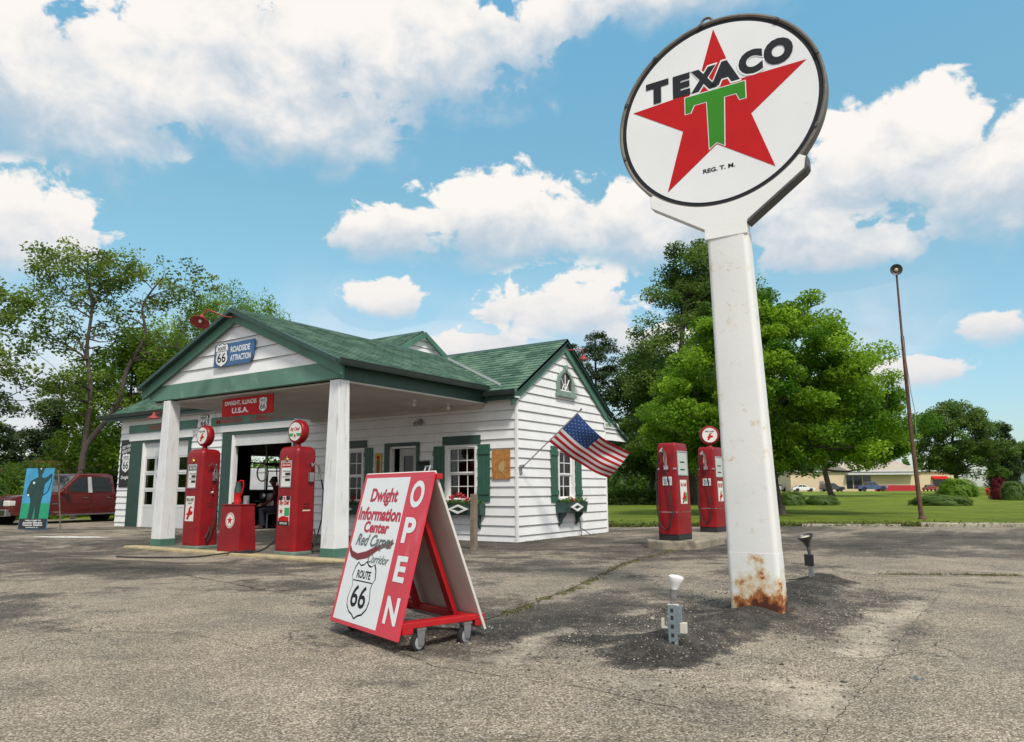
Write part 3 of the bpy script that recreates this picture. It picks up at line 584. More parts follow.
mb = MB(); siding(mb, TC, 3.315, 4.46, .245, gtop, (), .026, -.03); mb.prism([(gtop(3.32)[0], 3.32), (gtop(3.32)[1], 3.32), (CRX, CRZ - .13)], TC, -.12, -.031); mb.build('gable_siding', [WHITE, EDGE_M], B)
for s_ in (-1, 1):
    ex_ = CXR if s_ > 0 else CXL
    barge((ex_ - s_ * .0, -4.40, CEZ - .02), (CRX, -4.40, CRZ - .04), .23, (0, -1, 0), .03, .05, GREEN)
    barge((ex_ + s_ * .03, -4.40, CEZ + .01), (CRX, -4.40, CRZ - .005), .075, (0, -1, 0), .08, .12, DGREEN)
for cx_ in (-5.95, -.86):
    mb = MB(); y_ = -4.27; w0, w1 = .165, .12
    v = [(cx_ + sx_ * w, y_ + sy_ * w, z) for w, z in ((w0, .12), (w0 * .97, .5), (w1, 2.93), (w1, 2.985)) for sx_, sy_ in ((-1, -1), (1, -1), (1, 1), (-1, 1))]
    mb.add(v, [(i * 4 + k, i * 4 + (k + 1) % 4, (i + 1) * 4 + (k + 1) % 4, (i + 1) * 4 + k) for i in range(3) for k in range(4)] + [(0, 3, 2, 1)])
    c = mb.build('column', COLUMN, B, bevel=.008)
    mb = MB(); mb.box(cx_ - .17, cx_ + .17, y_ - .17, y_ + .17, -.05, .14); mb.build('column_foot', GREEN, c, bevel=.01)
for x_, y_ in ((-1.5, -3.6), (-1.5, -1.6), (-1.4, -.6), (-4.3, -3.6)):
    mb = MB(); mb.lathe([(.05, 0), (.05, -.02), (.02, -.03), (.02, -.05), (.04, -.075), (.045, -.10), (.03, -.13), (.0, -.14)], 12, (x_, y_, 2.955)); mb.build('ceiling_bulb', mat('bulb_white', (.7, .68, .62), .3), B, smooth=True)

# windows, shutters, doors
def sash_window(T, x0, x1, z0, z1, cols=3, rows=4, parent=B, trim=.055):
    mb = MB(); P = lambda a, b, c, d, w0, w1: mb.prism([(a, c), (b, c), (b, d), (a, d)], T, w0, w1)
    P(x0, x0 + trim, z0, z1, -.12, .035); P(x1 - trim, x1, z0, z1, -.12, .035); P(x0 + trim, x1 - trim, z1 - trim, z1, -.12, .033); P(x0 - .03, x1 + .03, z0 - .035, z0 + .02, -.12, .06)
    w = mb.build('window', WTRIM, parent)
    mb = MB(); a, b, c, d = x0 + trim, x1 - trim, z0 + .02, z1 - trim; zm = (c + d) / 2
    for k, (zz0, zz1, wo) in enumerate(((zm, d, -.03), (c, zm, -.055))):
        s_ = .035
        for q in ((a, a + s_, zz0, zz1), (b - s_, b, zz0, zz1), (a + s_, b - s_, zz0, zz0 + s_), (a + s_, b - s_, zz1 - s_, zz1)): mb.prism([(q[0], q[2]), (q[1], q[2]), (q[1], q[3]), (q[0], q[3])], T, wo - .03, wo)
        for i in range(1, cols): xx = a + (b - a) * i / cols; mb.prism([(xx - .009, zz0 + s_), (xx + .009, zz0 + s_), (xx + .009, zz1 - s_), (xx - .009, zz1 - s_)], T, wo - .02, wo - .004)
        for i in range(1, rows // 2): zz = zz0 + (zz1 - zz0) * i / (rows // 2); mb.prism([(a + s_, zz - .009), (b - s_, zz - .009), (b - s_, zz + .009), (a + s_, zz + .009)], T, wo - .0195, wo - .0045)
    mb.build('sash', WTRIM, w)
    mb = MB(); mb.prism([(a, zm), (b, zm), (b, d), (a, d)], T, -.045, -.042); mb.prism([(a, c), (b, c), (b, zm), (a, zm)], T, -.072, -.069); mb.build('pane', GLASS, w)
    mb = MB(); mb.prism([(a, d - .5), (b, d - .5), (b, d), (a, d)], T, -.16, -.155); mb.build('blind', mat('curtain_grey', (.05, .05, .048), .9, .25, 9), w)
    return w
def shutter(T, x0, x1, z0, z1):
    mb = MB(); n = 3; w = (x1 - x0) / n
    for i in range(n): mb.prism([(x0 + i * w + .004, z0), (x0 + (i + 1) * w - .004, z0), (x0 + (i + 1) * w - .004, z1), (x0 + i * w + .004, z1)], T, .028, .048)
    mb.prism([(x0 + .003, z0), (x1 - .003, z0), (x1 - .003, z1), (x0 + .003, z1)], T, .026, .0285)
    for z in (z0 + .16, z1 - .22): mb.prism([(x0, z), (x1, z), (x1, z + .11), (x0, z + .11)], T, .047, .068)
    return mb.build('shutter', SHUT, B, bevel=.003)
sash_window(TF, -1.92, -1.04, .86, 2.09); sash_window(TF, -5.36, -4.52, .82, 2.12); sash_window(TE, 1.70, 2.47, .87, 2.03, 2, 4)
for T, a, b, c, d in ((TF, -2.27, -1.95, .83, 2.08), (TF, -1.0, -.67, .83, 2.08), (TF, -4.47, -4.2, .80, 2.13), (TF, -5.7, -5.40, .80, 2.13), (TE, 1.36, 1.665, .80, 2.08), (TE, 2.50, 2.80, .80, 2.08)): shutter(T, a, b, c, d)
for T, a, b, c, d in ((TF, -2.0, -.93, 2.095, 2.29), (TF, -5.45, -4.42, 2.14, 2.32), (TF, -3.80, -3.67, -.02, 2.125), (TF, -2.79, -2.70, -.02, 2.125), (TF, -3.80, -2.70, 2.126, 2.21)): mb = MB(); mb.prism([(a, c), (b, c), (b, d), (a, d)], T, .026, .056); mb.build('trim_board', DGREEN, B, bevel=.004)
# arched gable window
def arch(r, h, n=16, cx=2.07, cz=3.32): return [(cx - r, cz), (cx + r, cz)] + [(cx + r * math.cos(math.pi * k / n), cz + h - r + r * math.sin(math.pi * k / n) if h > r else cz + h * math.sin(math.pi * k / n)) for k in range(0, n + 1)]
mb = MB(); O = arch(.40, .60); I = arch(.285, .455, cz=3.40); n = len(O)
v = [TE(a, b, .028) for a, b in O] + [TE(a, b, .075) for a, b in O] + [TE(a, b, .075) for a, b in I] + [TE(a, b, .02) for a, b in I]
mb.add(v, [(j * n + i, j * n + (i + 1) % n, (j + 1) * n + (i + 1) % n, (j + 1) * n + i) for j in range(3) for i in range(n)]); mb.box(.02, .10, 1.62, 2.52, 3.26, 3.33); mb.box(.02, .11, 2.03, 2.11, 3.90, 4.03)
aw = mb.build('arched_window', mat('faded_green_paint', (.20, .29, .24), .6, .15, 6, .3, 50, dirt=((.50, .52, .48), .3, 8)), B)
mb = MB(); mb.prism(arch(.285, .455, cz=3.40), TE, .03, .035); mb.build('pane', mat('dark_pane', (.02, .024, .025), .15, .1, bump=0), aw)
mb = MB()
for ang in (90, 45, 135): mb.tube([TE(2.07, 3.42, .043), TE(2.07 + .27 * math.cos(R(ang)), 3.42 + .40 * math.sin(R(ang)), .043)], .012, 6)
mb.tube([TE(2.07 + .13 * math.cos(R(a)), 3.42 + .16 * math.sin(R(a)), .043) for a in range(0, 181, 20)], .011, 6); mb.box(.03, .05, 1.80, 2.34, 3.395, 3.43); mb.build('glazing_bars', WTRIM, aw)
# office door, standing a little ajar
mb = MB(); Tdr = frame((-2.82, .03, 0), (-math.cos(R(8)), math.sin(R(8)), 0), (0, 0, 1), (-math.sin(R(8)), -math.cos(R(8)), 0)); slab_open(mb, Tdr, 0, .64, .02, 2.07, [(.14, .50, .95, 1.9)], -.045, 0); dr = mb.build('door', mat('grey_door_paint', (.42, .43, .42), .55, .08), B)
mb = MB(); mb.prism([(.14, .95), (.50, .95), (.50, 1.9), (.14, 1.9)], Tdr, -.03, -.024); mb.build('pane', GLASS, dr)
mb = MB(); mb.lathe([(.0, 0), (.03, .0), (.03, .03), (.015, .05), (.03, .07), (.02, .1), (0, .1)], 12, Tdr(.57, 1.02, 0), Tdr(0, 0, 1) - Tdr(0, 0, 0)); mb.build('door_handle', METAL, dr, smooth=True)
mb = MB(); mb.box(-3.67, -3.62, .0, .12, 0, 2.12); mb.box(-2.84, -2.795, -.0, .12, 0, 2.12); mb.box(-3.62, -2.84, -.0, .12, 2.08, 2.12); mb.build('door_frame', WTRIM, B)
# garage bays
for a, b, c, d in ((-15.15, -14.45, -.06, 2.72), (-11.92, -11.80, -.06, 2.72), (-14.45, -11.92, 2.66, 2.72), (-10.24, -9.80, -.06, 2.78), (-7.12, -6.98, -.06, 2.78), (-9.80, -7.12, 2.70, 2.78)): mb = MB(); mb.prism([(a, c), (b, c), (b, d), (a, d)], TF, .026, .062); mb.build('bay_frame', DGREEN, B, bevel=.004)
for a, b, c, d in ((-15.22, -11.72, 2.73, 2.93), (-10.32, -6.90, 2.79, 2.97)): mb = MB(); mb.prism([(a, c), (b, c), (b, d), (a, d)], TF, .026, .08); mb.build('bay_header', WTRIM, B, bevel=.004)
for a, b, c in ((-9.80, -9.70, 2.70), (-14.45, -14.36, 2.66), (-7.20, -7.12, 2.7)): mb = MB(); mb.box(a, b, -.05, .05, -.02, c); mb.build('door_track', WTRIM, B, bevel=.004)
GDP = mat('garage_door_paint', (.60, .61, .61), .5, .05, 2, .12, 30, streak=((.46, .46, .44), .3, 6))
dx0, dx1 = -14.36, -11.96; cw = (dx1 - dx0) / 4; wins = []
rows = [(2.14, 1.75), (1.62, 1.22), (1.10, .70)]
for i in range(4):
    for zt, zb in rows: wins.append((dx0 + i * cw + .06, dx0 + (i + 1) * cw - .05, zb, zt))
TD = frame((0, .03, 0), (1, 0, 0), (0, 0, 1), (0, -1, 0)); mb = MB(); slab_open(mb, TD, dx0, dx1, -.0, 2.66, wins, -.04, 0)
for z in (.62, 1.16, 1.68, 2.2): mb.prism([(dx0, z), (dx1, z), (dx1, z + .012), (dx0, z + .012)], TD, .0, .008)
gd = mb.build('garage_door', GDP, B)
mb = MB()
for a, b, c, d in wins: mb.prism([(a, c), (b, c), (b, d), (a, d)], TD, -.03, -.026)
mb.build('panes', GLASS, gd)
mb = MB(); Tt = frame((0, .06, 0), (1, 0, 0), (0, math.sin(R(12)), math.cos(R(12))), (0, -1, 0))
mb.prism([(-9.70, 2.38), (-7.2, 2.38), (-7.2, 2.76), (-9.70, 2.76)], frame((0, -.02 + .0, 0), (1, 0, 0), (0, 0, 1), (0, -1, 0)), -.06, -.015)
for i in range(1, 4): mb.prism([(-9.70 + i * .63, 2.42), (-9.685 + i * .63, 2.42), (-9.685 + i * .63, 2.74), (-9.70 + i * .63, 2.74)], frame((0, -.02, 0), (1, 0, 0), (0, 0, 1), (0, -1, 0)), -.015, -.005)
mb.box(-9.65, -7.2, .1, 2.6, 2.80, 2.84); mb.build('raised_garage_door', GDP, B)
# name boards over the bays with faded red lettering
mb = MB(); mb.prism([(-15.33, 2.995), (-11.57, 2.995), (-11.57, 3.25), (-15.33, 3.25)], TF, .026, .05); n1 = mb.build('name_board', GREEN, B)
mb = MB(); text(mb, 'WASHING', TF, -14.15, -12.7, 3.04, 3.205, .054, .02); mb.build('lettering', mat('faded_red_lettering', (.38, .03, .03), .6, .2), n1)
mb = MB(); mb.prism([(-10.84, 2.995), (-7.17, 2.995), (-7.17, 3.25), (-10.84, 3.25)], TF, .026, .05); n2 = mb.build('name_board', GREEN, B)
mb = MB(); text(mb, 'MARFAK', TF, -10.6, -9.3, 3.035, 3.21, .054, .02); text(mb, 'LUBRICATION', TF, -9.0, -7.35, 3.035, 3.21, .054, .02); mb.build('lettering', MATS['faded_red_lettering'], n2)

# canopy slab
SLABC = mat('grey_slab', (.135, .125, .112), .92, .2, 2.2, .5, 50, dirt=((.07, .065, .06), .45, 2.5))
mb = MB(); mb.box(-6.3, .30, -4.50, -.02, -.20, -.004); mb.build('canopy_slab', SLABC, kind='structure')
mb = MB(); mb.box(-6.55, .32, -4.76, -4.50, -.20, .0); mb.build('canopy_kerb', YCONC, bevel=.02)
bpy.data.objects['canopy_kerb']['kind'] = 'structure'

# leaf helper (small rhombic leaves, one mesh)
LEAFM = {}
def leaf_mat(name, c0, c1, trans=.35):
    if name in LEAFM: return LEAFM[name]
    m = bpy.data.materials.new(name); m.use_nodes = True; t = m.node_tree; n = t.nodes; l = t.links; b = n['Principled BSDF']
    b.inputs['Roughness'].default_value = .55; b.inputs['Specular IOR Level'].default_value = .3
    at = n.new('ShaderNodeAttribute'); at.attribute_name = 'tone'
    mx = n.new('ShaderNodeMix'); mx.data_type = 'RGBA'; mx.inputs['A'].default_value = (*c0, 1); mx.inputs['B'].default_value = (*c1, 1); l.new(at.outputs['Fac'], mx.inputs['Factor'])
    l.new(mx.outputs['Result'], b.inputs['Base Color'])
    tr = n.new('ShaderNodeBsdfTranslucent'); hs_ = n.new('ShaderNodeHueSaturation'); hs_.inputs['Value'].default_value = 1.5; hs_.inputs['Hue'].default_value = .485; l.new(mx.outputs['Result'], hs_.inputs['Color']); l.new(hs_.outputs[0], tr.inputs[0])
    ms = n.new('ShaderNodeMixShader'); ms.inputs[0].default_value = trans; l.new(b.outputs[0], ms.inputs[1]); l.new(tr.outputs[0], ms.inputs[2]); l.new(ms.outputs[0], n['Material Output'].inputs[0])
    LEAFM[name] = m; return m
def leaves(name, P, size, mat_, parent=None, asp=.6, droop=.25, tone=None, jit=.5, up=.6, seed=1):
    g = np.random.default_rng(seed); n = len(P)
    nrm = g.normal(size=(n, 3)); nrm[:, 2] = np.abs(nrm[:, 2]) + up; nrm /= np.linalg.norm(nrm, axis=1)[:, None]
    a = g.normal(size=(n, 3)); a[:, 2] -= droop; a -= nrm * (a * nrm).sum(1)[:, None]; a /= np.linalg.norm(a, axis=1)[:, None] + 1e-9; b = np.cross(nrm, a)
    s = size * (1 + jit * (g.random(n) - .5))[:, None]
    v = np.stack([P - a * s * .5, P + b * s * asp * .5 + nrm * s * .06, P + a * s * .55 - nrm * s * .05, P - b * s * asp * .5 + nrm * s * .06], 1).reshape(-1, 3)
    me = bpy.data.meshes.new(name); me.vertices.add(4 * n); me.vertices.foreach_set('co', v.ravel()); me.loops.add(4 * n); me.loops.foreach_set('vertex_index', np.arange(4 * n))
    me.polygons.add(n); me.polygons.foreach_set('loop_start', np.arange(0, 4 * n, 4)); me.polygons.foreach_set('loop_total', np.full(n, 4)); me.update()
    tone = g.random(n) if tone is None else np.clip(tone + .35 * (g.random(n) - .5), 0, 1)
    at = me.attributes.new('tone', 'FLOAT', 'POINT'); at.data.foreach_set('value', np.repeat(tone, 4).astype('f'))
    me.materials.append(mat_); o = bpy.data.objects.new(name, me); COL.objects.link(o)
    if parent: o.parent = parent
    return o
PLANT = leaf_mat('box_plant_leaf', (.05, .13, .03), (.12, .24, .05))
PETAL = mat('red_petal', (.55, .02, .05), .5, .2, bump=0)
# window boxes (bolted to the wall: parts) with their planting
def flower_box(T, x0, x1, z0, z1, dep, red, seed):
    mb = MB(); cx = (x0 + x1) / 2
    prof = [(0.025, z1), (dep, z1), (dep - .02, z1 - .03), (dep - .05, z0), (0.025, z0)]
    v = [T(x0, z, w) for w, z in prof] + [T(x1, z, w) for w, z in prof]; n = len(prof); mb.add(v, [(i, (i + 1) % n, n + (i + 1) % n, n + i) for i in range(n)] + [tuple(range(n)), tuple(range(n, 2 * n))])
    bx = mb.build('flower_box', DGREEN, B, bevel=.006)
    mb = MB()
    for xx in (x0 + .12, x1 - .17):
        mb = MB(); mb.prism([(.026, z0), (dep - .08, z0), (dep - .10, z0 - .06), (.12, z0 - .14), (.10, z0 - .22), (.026, z0 - .30)], lambda a, b, w, xx=xx: T(xx + w, b, a), 0, .05); mb.build('bracket', DGREEN, bx)
    mb = MB(); zc = (z0 + z1) / 2; hh = (z1 - z0) * .40; O_ = [(cx - .28, zc), (cx, zc - hh), (cx + .28, zc), (cx, zc + hh)]; I_ = [(cx + (a - cx) * .62, zc + (b - zc) * .55) for a, b in O_]
    v = [T(a, b, dep - .035 + .0) for a, b in O_] + [T(a, b, dep + .006) for a, b in O_] + [T(a, b, dep + .006) for a, b in I_] + [T(a, b, dep - .03) for a, b in I_]
    mb.add(v, [(j * 4 + i, j * 4 + (i + 1) % 4, (j + 1) * 4 + (i + 1) % 4, (j + 1) * 4 + i) for j in range(3) for i in range(4)]); mb.build('diamond_ornament', WTRIM, bx)
    g = np.random.default_rng(seed); n = 420; P = np.array([T(g.uniform(x0 + .04, x1 - .04), z1 + abs(g.normal(0, .035)), g.uniform(.05, dep - .02)) for _ in range(n)]); leaves('foliage', P, .055, PLANT, bx, seed=seed)
    if red:
        fp = []
        for (u, zz) in red: fp += [T(u + g.normal(0, .035), z1 + zz + g.normal(0, .03), dep * .6 + g.normal(0, .03)) for _ in range(60)]
        leaves('flowers', np.array(fp), .04, PETAL, bx, asp=.9, seed=seed + 1)
    return bx
flower_box(TE, 1.56, 2.64, .56, .80, .30, [(2.05, .05)], 3)
flower_box(TF, -1.95, -.80, .55, .80, .27, [(-1.62, .12), (-1.45, .17), (-1.3, .14), (-1.2, .08)], 4)
flower_box(TF, -5.45, -4.35, .52, .77, .27, [(-4.7, .12)], 5)
mb = MB(); mb.lathe([(.07, 0), (.07, .02), (.05, .03), (.05, .06), (.03, .07)], 16, (-2.68, -.03, 2.68), (0, -1, 0)); mb.lathe([(.045, 0), (.05, .04), (.03, .09), (0, .1)], 12, (-2.75, -.09, 2.66), (-.3, -.6, -.6)); mb.lathe([(.045, 0), (.05, .04), (.03, .09), (0, .1)], 12, (-2.6, -.09, 2.66), (.3, -.6, -.6)); mb.build('porch_light', METAL, B, smooth=True)
mb = MB(); mb.tube([TE(2.60, -.05, .12), TE(2.60, .45, .06)], .012, 8); mb.tube([TE(2.62, .2, .06), TE(2.7, .0, .35), TE(2.95, -.03, .5)], .01, 8); mb.build('drain_pipe', DMETAL, B)

# ------------------------------------------------------------------ signs and fittings hung on the station
ONE = frame
def board(T, pts, th, m_, parent=None, name='panel', w=0): k = MB(); k.prism(pts, T, w, w + th); return k.build(name, m_, parent)
# blue roadside sign on canopy gable
t = thing('roadside_sign', 'blue sign reading ROADSIDE ATTRACTION with route shield on the canopy gable', 'sign', (-3.67, -4.41, 3.75))
T = ONE((0, 0, 0), (1, 0, 0), (0, 0, 1), (0, -1, 0))
BLUE = mat('sign_blue_paint', (.035, .115, .27), .45, .08)
board(T, [(-.62, -.23), (.50, -.23), (.62, -.08), (.64, .22), (-.60, .22)], .025, BLUE, t, w=.02)
mw, mk = MB(), MB(); Ts = ONE((0, -.045, 0), (1, 0, 0), (0, 0, 1), (0, -1, 0)); shield(mw, mk, Ts, -.36, .0, .46, .50)
text(mw, 'ROADSIDE', Ts, -.08, .52, .02, .14, .004, .03); text(mw, 'ATTRACTION', Ts, -.08, .55, -.15, -.03, .004, .03); mw.build('lettering', SWHITE, t); mk.build('lettering', INK, t)
# red DWIGHT, ILLINOIS sign hanging under the canopy
t = thing('town_sign', 'red sign reading DWIGHT, ILLINOIS U.S.A. hanging under the canopy', 'sign', (-3.62, -4.1, 2.735)); T0 = ONE((0, 0, 0), (1, 0, 0), (0, 0, 1), (0, -1, 0))
board(T0, [(-.79, -.17), (.79, -.17), (.79, .19), (-.79, .19)], .02, SIGNRED, t); mw, mk = MB(), MB(); Ts = ONE((0, -.021, 0), (1, 0, 0), (0, 0, 1), (0, -1, 0))
text(mw, 'DWIGHT, ILLINOIS', Ts, -.70, .30, .035, .14, .003, .03); text(mw, 'U.S.A.', Ts, -.46, .06, -.115, -.005, .003, .035); shield(mw, mk, Ts, .50, .01, .27, .31, .002); mw.build('lettering', SWHITE, t); mk.build('lettering', INK, t)
for x in (-.6, .6): mb = MB(); mb.tube([(x, 0, .19), (x, 0, .24)], .006, 6); mb.build('hanger', DMETAL, t)
# black route banner at the garage corner
t = thing('route_banner', 'tall black banner with white 66 shield at the left corner of the garage', 'banner', (-15.38, -.032, 2.02)); board(T0, [(-.36, -.77), (.36, -.77), (.36, .76), (-.36, .76)], .015, BLACK, t)
mw, mk = MB(), MB(); Ts = ONE((0, -.016, 0), (1, 0, 0), (0, 0, 1), (0, -1, 0)); shield(mw, mk, Ts, .0, .02, .56, .68, .002)
text(mw, 'GET YOUR', Ts, -.27, .27, .50, .60, .003, .03, rot=.16); text(mw, 'KICKS ON', Ts, -.27, .27, .36, .46, .003, .03, rot=.16); text(mw, 'Dwight', Ts, -.24, .24, -.54, -.40, .003, .03, .3); mw.build('lettering', SWHITE, t); mk.build('lettering', INK, t)
# small white shield on the wall between the bays
t = thing('route_shield', 'small white route shield on the wall between the garage bays', 'sign', (-11.22, -.03, 3.17)); mw, mk = MB(), MB(); Ts = ONE((0, 0, 0), (1, 0, 0), (0, 0, 1), (0, -1, 0)); shield(mw, mk, Ts, 0, 0, .50, .42, .008); mk.build('plate', INK, t); mw.build('lettering', SWHITE, t)
# particle-board panel, thermometer, mail box, rear sign
t = thing('notice_board', 'bare orange particle board panel on the front wall beside the corner', 'board', (-.375, -.028, 1.63)); board(T0, [(-.235, -.315), (.235, -.315), (.235, .32), (-.235, .32)], .02, OSB, t)
k = MB(); k.prism([(-.06, -.10), (.04, -.20), (.10, -.05), (.08, .08), (-.04, .02)], T0, .021, .026); k.build('torn_paper', mat('torn_paper', (.45, .32, .14), .9), t)
t = thing('thermometer', 'tall yellow thermometer on the wall left of the office door', 'thermometer', (-4.0, -.028, 1.66)); YEL = mat('yellow_enamel', (.50, .33, .03), .45, .1)
board(T0, [(-.105, -.40), (.105, -.40), (.105, .28), (.06, .33), (-.06, .33), (-.105, .28)], .02, YEL, t); k = MB(); k.prism([(-.045, -.34), (.045, -.34), (.045, .16), (-.045, .16)], T0, .021, .026); k.build('scale', mat('brown_scale', (.12, .05, .03), .5), t); k = MB(); k.prism(ring2(.05, 16, 0, .22), T0, .021, .027); k.build('emblem', SIGNRED, t)
t = thing('mail_box', 'small black mail box on the wall right of the office door', 'mail box', (-2.52, -.028, 1.58)); k = MB(); k.box(-.13, .13, -.13, 0, -.15, .10); k.prism([(-.0, .10), (-.145, .10), (-.12, .15), (-.0, .18)], lambda a, b, w: Vector((w, a, b)), -.135, .135); k.build('box', BLACK, t, bevel=.006)
t = thing('restroom_sign', 'small white arrow sign on the rear corner of the end wall', 'sign', (.04, 4.5, 2.75)); Tq = ONE((0, 0, 0), (0, 1, 0), (0, 0, 1), (1, 0, 0)); board(Tq, [(-.42, -.075), (.36, -.075), (.44, 0), (.36, .075), (-.42, .075)], .02, SWHITE, t); k = MB(); text(k, 'RESTROOMS', Tq, -.36, .30, -.04, .04, .023, .02); k.build('lettering', SHGREEN, t)
# goose-neck lamps
LRED = mat('lamp_red_paint', (.30, .035, .03), .5, .2, 8)
def gooseneck(loc, rz, label, arm, shade_at, tilt=(0, 0, -1), s=1.0, facing=None):
    t = thing('gooseneck_lamp', label, 'wall lamp', loc, rz, 'red goose-neck lamps on the station'); k = MB(); k.tube(arm, .014, 8); k.build('arm', LRED, t, smooth=True)
    k = MB(); prof = [(.03, -.12), (.055, -.11), (.06, -.02), (.09, .02), (.19, .08), (.25, .12), (.255, .135), (.235, .125), (.17, .09), (.05, .04), (0, .04)]
    k.lathe([(r * s, z * s) for r, z in prof], 24, shade_at, tilt); sh = k.build('lamp_shade', LRED, t, smooth=True)
    k = MB(); a = Vector(tilt).normalized(); k.lathe([(0.0, .03 * s), (.03 * s, .04 * s), (.05 * s, .09 * s), (.035 * s, .125 * s), (0, .135 * s)], 12, shade_at, tilt); k.build('bulb', mat('lamp_bulb', (.8, .78, .7), .2), t, smooth=True); return t
gooseneck((-3.62, -4.5, 4.45), 0, 'red goose-neck lamp over the canopy gable, bulb showing', [(0, 0, -.0), (-.02, -.22, -.02), (-.12, -.42, .06), (-.22, -.46, .10), (-.28, -.50, .0)], (-.30, -.52, -.08), (.22, -.45, -.85), .72)
gooseneck((.12, 2.05, 4.40), 0, 'red goose-neck lamp over the end-wall gable', [(0, 0, 0), (.15, .05, .0), (.26, .12, .02), (.32, .18, .0), (.33, .22, -.08)], (.33, .22, -.16), (0, 0, -1), .5)
gooseneck((-12.95, -.03, 3.42), 0, 'flat red lamp under the garage eave above the left bay', [(0, 0, .0), (0, -.25, .08), (0, -.5, .06), (0, -.56, .0)], (0, -.58, -.0), (0, 0, -1), .75)
# flag on its angled pole
t = thing('flag', 'stars and stripes flag on an angled pole fixed to the end wall', 'flag', (0, .1, 1.5)); k = MB(); tip = Vector((1.48, .06, 1.20)); k.tube([(0.03, 0, .02), tip], .013, 8); pl_ = k.build('flag_pole', mat('flag_pole_grey', (.28, .27, .25), .4, .1), t); k = MB(); k.lathe([(0, 0), (.02, .0), (.028, .02), (.02, .04), (0, .045)], 10, tip, tip); k.build('finial', METAL, pl_, smooth=True)
k = MB(); k.box(.02, .05, -.04, .04, -.09, .11); k.lathe([(.028, 0), (.028, .11)], 12, (.035, 0, .035), tip); k.build('bracket', METAL, t)
P0, P1 = tip * .96 + Vector((.0, 0, -.02)), tip * .50 + Vector((.0, 0, -.02)); Ft, Fb = Vector((.88, .58, -.90)), Vector((1.0, .74, -.86))
FW, FH = 60, 26
def flag_pt(u, v):
    """u 0..1 hoist to fly, v 0..1 top to bottom"""
    p = P0.lerp(P1, v); d = Ft.lerp(Fb, v); q = p + d * u; n = Vector((.45, -.75, -.25)).normalized()
    q += n * (.055 * math.sin(6.5 * u + 2.2 * v) + .022 * math.sin(15 * u - 4 * v) + .02 * math.sin(9 * v + 3 * u)) * min(1, u * 2.2 + .05); q.z += -.10 * math.sin(math.pi * u) * (1 - v * .4) + .10 * u * u
    return q
k = MB(); vs = [flag_pt(i / FW, j / FH) for j in range(FH + 1) for i in range(FW + 1)]
me = bpy.data.meshes.new('cloth'); fs = [(j * (FW + 1) + i, j * (FW + 1) + i + 1, (j + 1) * (FW + 1) + i + 1, (j + 1) * (FW + 1) + i) for j in range(FH) for i in range(FW)]; me.from_pydata(vs, [], fs)
for m_ in (mat('flag_red', (.46, .012, .022), .8, .06, bs=200), mat('flag_white', (.72, .72, .72), .8, .04, bs=200), mat('flag_blue', (.02, .07, .24), .8, .06, bs=200)): me.materials.append(m_)
me.polygons.foreach_set('material_index', [2 if (i < FW * .42 and j < 14) else (j // 2) % 2 for j in range(FH) for i in range(FW)]); me.polygons.foreach_set('use_smooth', [True] * len(fs))
cl = bpy.data.objects.new('cloth', me); COL.objects.link(cl); cl.parent = t
k = MB()
for side in (-1, 1):
    for r_ in range(9):
        for c_ in range(6 if r_ % 2 == 0 else 5):
            cu, cvv = (.42 / 12) * (1 + 2 * c_ + (r_ % 2)), (14 / 26 / 10) * (r_ + 1); pts = []
            for a, b in star2(.0135, 0, 0):
                u_, v_ = cu + a * .62, cvv - b; e = 1e-3; q = flag_pt(u_, v_); nn = (flag_pt(u_ + e, v_) - q).cross(flag_pt(u_, v_ + e) - q).normalized(); pts.append(q + nn * side * .003)
            ctr = flag_pt(cu, cvv); n_ = len(k.v); k.v += [tuple(p) for p in pts]; k.f.append(tuple(range(n_, n_ + 10))); k.m.append(0)
k.build('stars', MATS['flag_white'], cl)

